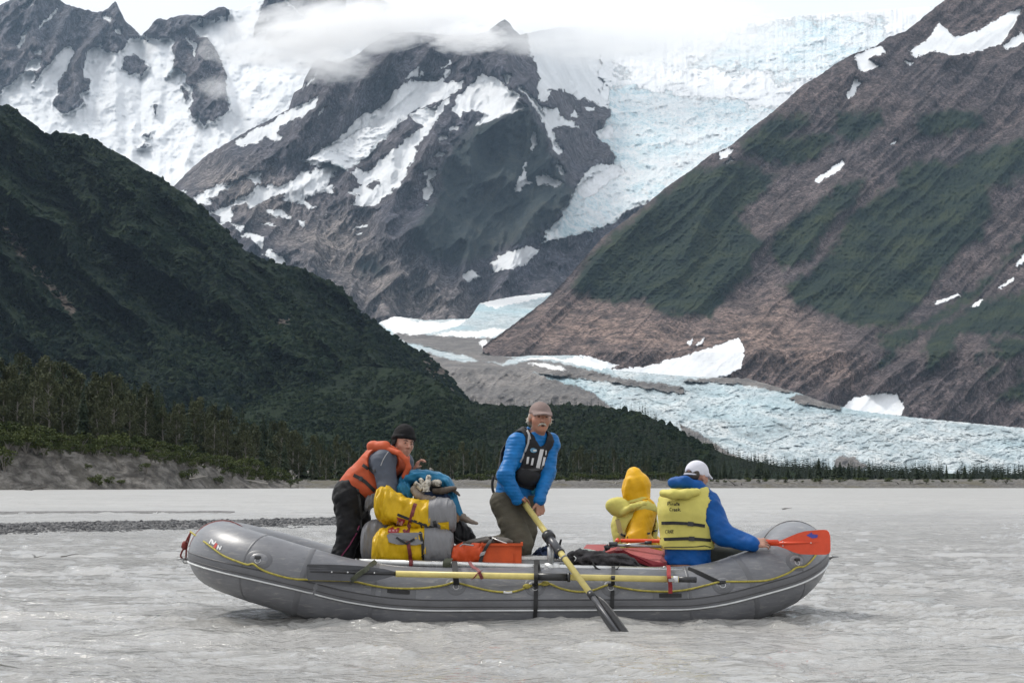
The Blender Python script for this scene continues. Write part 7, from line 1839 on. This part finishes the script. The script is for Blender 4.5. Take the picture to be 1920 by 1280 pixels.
def torso_d(fl, o=0.0, k=0.05):
    fl.cone(hip, waist, 0.165 + o, 0.155 + o, k, (bn, 0.75)); fl.cone(waist, chest, 0.158 + o, 0.178 + o, k, (bn, 0.70)); fl.cone(chest, neck * 0.8 + chest * 0.2, 0.172 + o, 0.105 + o, k, (bn, 0.68)); fl.cone(shR, shL, 0.06 + o, 0.06 + o, k)
fb = Field(lo, hi, 0.0065); torso_d(fb); arm_into(fb, shR, elR, wrR); arm_into(fb, shL, elL, wrL)
fb.cone(hip + bn * 0.05, knR, 0.082, 0.062, 0.03).cone(knR, anR, 0.058, 0.04, 0.02).cone(hip + bn * 0.05, knL, 0.082, 0.062, 0.03).cone(knL, anL, 0.058, 0.04, 0.02)
fb.cone(neck, headc - (0, 0, 0.05), 0.062, 0.056, 0.03); P, R = add_head(fb, headc, (0.72, 0.68, -0.12), (0.05, 0.02, 1), HH)
add_hand(fb, wrR, (1, -0.10, 0.10), (0.05, 0.75, -0.7), (0.1, 0.7, 0.7), 0.175, 0.62); add_hand(fb, wrL, (1, -0.2, 0), (0, 0, -1), (0, -1, 0), 0.175, 0.7)
field_part('body', fb, M_skin2, pdl, 1)
ft = Field(lo, hi, 0.0075); ft.cone(hip - (0, 0, 0.06), hip - (0, 0, 0.035), 0.164, 0.145, 0.03, (bn, 0.70))
for a, b in ((knR, anR), (knL, anL)): ft.cone(hip + bn * 0.05 + (0, 0, -0.02), a, 0.118, 0.088, 0.04).cone(a, b, 0.085, 0.07, 0.03)
ft.wrinkle(0.010, 8, 101, (0.8, 0, 0.4), 0.8, 3); field_part('trousers', ft, M_dkolive, pdl, 1)
fj = Field(lo, hi, 0.0075); torso_d(fj, 0.014); arm_into(fj, shR, elR, wrR, 0.024, 0.04, (0.076, 0.060, 0.036)); arm_into(fj, shL, elL, wrL, 0.022, 0.03, (0.066, 0.055, 0.036))
fj.chain([at(1262, 906, YD - 0.02), at(1285, 904, YD - 0.06), at(1308, 911, YD - 0.05), at(1322, 920, YD + 0.0)], [0.036, 0.046, 0.044, 0.036], 0.03).chain([at(1262, 906, YD - 0.02), at(1270, 904, YD + 0.12), at(1300, 908, YD + 0.18)], [0.036, 0.04, 0.04], 0.03)
fj.cone(neck, neck + np.array((0.02, 0.02, 0.03)), 0.085, 0.08, 0.02); fj.keep(hip - (0, 0, 0.045), (0.05, 0, 1)); fj.wrinkle(0.014, 8, 111, (0.5, 0, 0.8), 1.5, 3)
jk = field_part('jacket', fj, M_blueshell, pdl, 1)
fv_ = Field(lo, hi, 0.0075); torso_d(fv_, 0.046, 0.05)
fv_.cone(shR + np.array((0.03, 0, 0.01)), np.array(shR) * 0.55 + np.array(elR) * 0.45, 0.105, 0.115, 0.0, sub=True); fv_.cone(shL + np.array((-0.03, 0, 0.01)), np.array(shL) * 0.5 + np.array(elL) * 0.5 - (0.03, 0, 0), 0.075, 0.09, 0.0, sub=True)
fv_.cone(neck + (0.01, 0, 0.03), headc, 0.11, 0.12, 0.0, sub=True); fv_.keep(np.array(at(1290, 1029, YD)), (0, 0, 1)); fv_.wrinkle(0.004, 7, 115, (0, 0, 1), 2.0, 2)
vs_ = field_part('life_vest', fv_, M_pfdy, pdl, 4)
fcl = Field(np.array(at(1275, 928, YD - 0.1)) - 0.3, np.array(at(1275, 928, YD - 0.1)) + 0.3, 0.007)
fcl.chain([at(1243, 924, YD - 0.07), at(1262, 926, YD - 0.14), at(1285, 926, YD - 0.15), at(1306, 922, YD - 0.12)], [0.030, 0.036, 0.036, 0.030], 0.03, ((0, 1, 0), 1.3)).wrinkle(0.004, 12, 117)
field_part('collar_cushion', fcl, M_pfdy, pdl, 1)
vb = bvh_of(vs_)
def dz(p): return [(1100 + x / 5.565, 850 + y / 5.565) for x, y in p]
webbing('vest_belt', dz([(780, 725), (900, 722), (1030, 728), (1150, 742), (1275, 760)]), 6.0, M_black, pdl, vb, 0.007); webbing('vest_belt', dz([(770, 895), (900, 890), (1050, 885), (1200, 895), (1345, 908)]), 6.0, M_black, pdl, vb, 0.007)
webbing('belt_buckle', dz([(1055, 730), (1115, 736)]), 8.5, M_plast, pdl, vb, 0.012); webbing('belt_buckle', dz([(1065, 886), (1125, 888)]), 8.5, M_plast, pdl, vb, 0.012)
webbing('hem_piping', dz([(745, 985), (850, 975), (1000, 975), (1150, 970), (1230, 960), (1335, 985)]), 1.6, M_black, pdl, vb, 0.005)
# hand lettering on the vest
W1 = [[(845, 540), (850, 505)], [(848, 506), (868, 505), (872, 518), (850, 526)], [(882, 522), (880, 540)], [(882, 508), (883, 511)], [(893, 540), (895, 522), (906, 524)], [(928, 524), (914, 526), (912, 540), (928, 538), (930, 524), (932, 541)], [(944, 506), (942, 541)], [(934, 518), (956, 517)], [(954, 532), (970, 528), (964, 520), (954, 528), (956, 540), (972, 540)]]
W2 = [[(888, 566), (872, 570), (868, 592), (886, 598)], [(896, 600), (897, 580), (908, 580)], [(912, 590), (926, 587), (920, 578), (911, 586), (914, 600), (928, 599)], [(932, 590), (947, 587), (940, 578), (931, 586), (934, 600), (949, 598)], [(957, 562), (956, 600)], [(976, 576), (958, 588), (984, 601)]]
W3 = [[(846, 798), (830, 796), (824, 814), (828, 830), (843, 830)], [(850, 831), (852, 798), (864, 800), (863, 812), (852, 814), (866, 831)], [(868, 831), (876, 796), (884, 830)], [(871, 816), (882, 816)], [(880, 797), (898, 796)], [(890, 797), (889, 830)], [(910, 797), (898, 798), (897, 830), (910, 829)], [(898, 813), (909, 812)]]
for nm, Wd, w in (('hand_lettering', W1, 1.05), ('hand_lettering', W2, 1.05), ('hand_lettering', W3, 0.75)): print_on(letters([dz(s_) for s_ in Wd], w), M_ink, nm, pdl, vb, 0.0035)
# cap, seen from behind, with its strap opening
fc = Field(headc - 0.22, headc + 0.26, 0.005)
fc.ell(P(0, -0.055, 0.15), (0.37 * HH, 0.455 * HH, 0.40 * HH), R, 0.01); fc.keep(P(0, 0, 0.02), R[:, 2] - R[:, 1] * -0.10)
fc.ell(P(0, -0.50, 0.07), (0.15 * HH, 0.12 * HH, 0.10 * HH), R, 0.0, sub=True)
for q in np.linspace(-0.30, 0.30, 9): fc.cone(P(q, 0.30 - q * q * 1.1, 0.10), P(q * 0.92, 0.62 - q * q * 2.2, 0.03 - q * q * 0.5), 0.011, 0.008, 0.012)
field_part('cap', fc, M_cap2, pdl, 1)
mb = MB(); mb.tube([P(0.40 * math.sin(a), -0.055 - 0.44 * math.cos(a), 0.03) for a in np.linspace(-0.75, 0.75, 9)], 0.007, 6); part('cap_strap', mb.v, mb.f, M_cap2, pdl, True)
fh = Field(headc - 0.2, headc + 0.2, 0.005); fh.ell(P(0, -0.30, 0.04), (0.33 * HH, 0.19 * HH, 0.26 * HH), R, 0.02).wrinkle(0.004, 30, 7)
field_part('hair', fh, M_hairb, pdl, 1)

# ------------------------------------------------------------------ air: clouds on the peaks and the haze
def cloud_material(name, dens, nscale, cut, seedloc):
    m = bpy.data.materials.new(name); m.use_nodes = True
    n, l = m.node_tree.nodes, m.node_tree.links
    n.clear()
    out = n.new('ShaderNodeOutputMaterial'); pv = n.new('ShaderNodeVolumePrincipled')
    pv.inputs['Color'].default_value = (1, 1, 1, 1); pv.inputs['Anisotropy'].default_value = 0.5
    tc = n.new('ShaderNodeTexCoord')
    # soft falloff towards the ellipsoid's skin, in its own unit space
    ln = n.new('ShaderNodeVectorMath'); ln.operation = 'LENGTH'
    l.new(tc.outputs['Object'], ln.inputs[0])
    mp = n.new('ShaderNodeMapping'); mp.inputs['Location'].default_value = seedloc
    l.new(tc.outputs['Object'], mp.inputs[0])
    no = n.new('ShaderNodeTexNoise'); no.inputs['Scale'].default_value = nscale; no.inputs['Detail'].default_value = 5; no.inputs['Roughness'].default_value = 0.6
    l.new(mp.outputs[0], no.inputs['Vector'])
    a = n.new('ShaderNodeMath'); a.operation = 'SUBTRACT'; a.inputs[0].default_value = 1.0; l.new(ln.outputs['Value'], a.inputs[1])
    b = n.new('ShaderNodeMath'); b.operation = 'MULTIPLY_ADD'; l.new(no.outputs['Fac'], b.inputs[0]); b.inputs[1].default_value = 2.4
    c = n.new('ShaderNodeMath'); c.operation = 'SUBTRACT'; l.new(a.outputs[0], c.inputs[0]); c.inputs[1].default_value = 1.22 + cut
    l.new(c.outputs[0], b.inputs[2])
    mx = n.new('ShaderNodeMath'); mx.operation = 'MULTIPLY'; mx.use_clamp = False
    cl = n.new('ShaderNodeClamp'); l.new(b.outputs[0], cl.inputs[0])
    l.new(cl.outputs[0], mx.inputs[0]); mx.inputs[1].default_value = dens
    l.new(mx.outputs[0], pv.inputs['Density'])
    l.new(pv.outputs[0], out.inputs['Volume'])
    return m

def cloud(px, py, r, sx, sy, sz, dens, cut, label, seed, tilt=0.0):
    bm = bmesh.new()
    bmesh.ops.create_icosphere(bm, subdivisions=3, radius=1.0)
    me = bpy.data.meshes.new('cloud'); bm.to_mesh(me); bm.free()
    p = Vector(((px - 960) / F * r, r - CAM_D, CAM_H + (HZ - py) / F * r))
    me.materials.append(cloud_material('cloud_vapour', dens, 3.2, cut, (seed * 3.1, seed * 1.7, seed * 0.9)))
    o = link('cloud', me, loc=p)
    o.scale = (sx, sy, sz); o.rotation_euler = (0, tilt, 0)
    tag(o, label, 'cloud', kind='stuff')
    return o

CLOUDS = True
if CLOUDS:
    cloud(625, 56, 7700, 500, 260, 125, 0.018, 0.02, 'long white cloud bank lying across the left shoulder of the central peak', 1, -0.16)
    cloud(872, 72, 7700, 165, 130, 60, 0.03, 0.0, 'small puffy cloud just below the central summit', 2)
    cloud(1060, 16, 10900, 1000, 350, 150, 0.008, 0.0, 'high thin cloud sheet over the central summit', 3)
    cloud(790, 30, 7900, 270, 150, 70, 0.018, 0.02, 'soft cloud hiding the ridge left of the central summit', 8)
    cloud(1200, 62, 9200, 760, 350, 160, 0.008, 0.0, 'soft cloud resting on the upper snowfield', 4)
    cloud(620, 125, 7500, 170, 140, 65, 0.012, 0.0, 'wisp of mist in the notch left of the central peak', 5)
    cloud(410, 165, 9800, 120, 100, 60, 0.006, 0.0, 'faint wisp of mist beside the dark far left crag', 6)

HAZE = True
if HAZE:
    hz = bpy.data.materials.new('haze_air'); hz.use_nodes = True
    n, l = hz.node_tree.nodes, hz.node_tree.links
    n.clear()
    out = n.new('ShaderNodeOutputMaterial'); pv = n.new('ShaderNodeVolumePrincipled')
    pv.inputs['Color'].default_value = (0.55, 0.76, 1.0, 1)
    pv.inputs['Density'].default_value = 0.000013
    pv.inputs['Anisotropy'].default_value = 0.0
    l.new(pv.outputs[0], out.inputs['Volume'])
    x0, x1, y0, y1, zz0, zz1 = -9000, 9000, -400, 19000, -7, 4200
    hv = [(x, y, z) for x in (x0, x1) for y in (y0, y1) for z in (zz0, zz1)]
    hf = [(0, 1, 3, 2), (4, 6, 7, 5), (0, 4, 5, 1), (2, 3, 7, 6), (0, 2, 6, 4), (1, 5, 7, 3)]
    tag(obj('haze', hv, hf, hz), 'thin bluish haze in the air over the river and mountains', 'haze', kind='stuff')
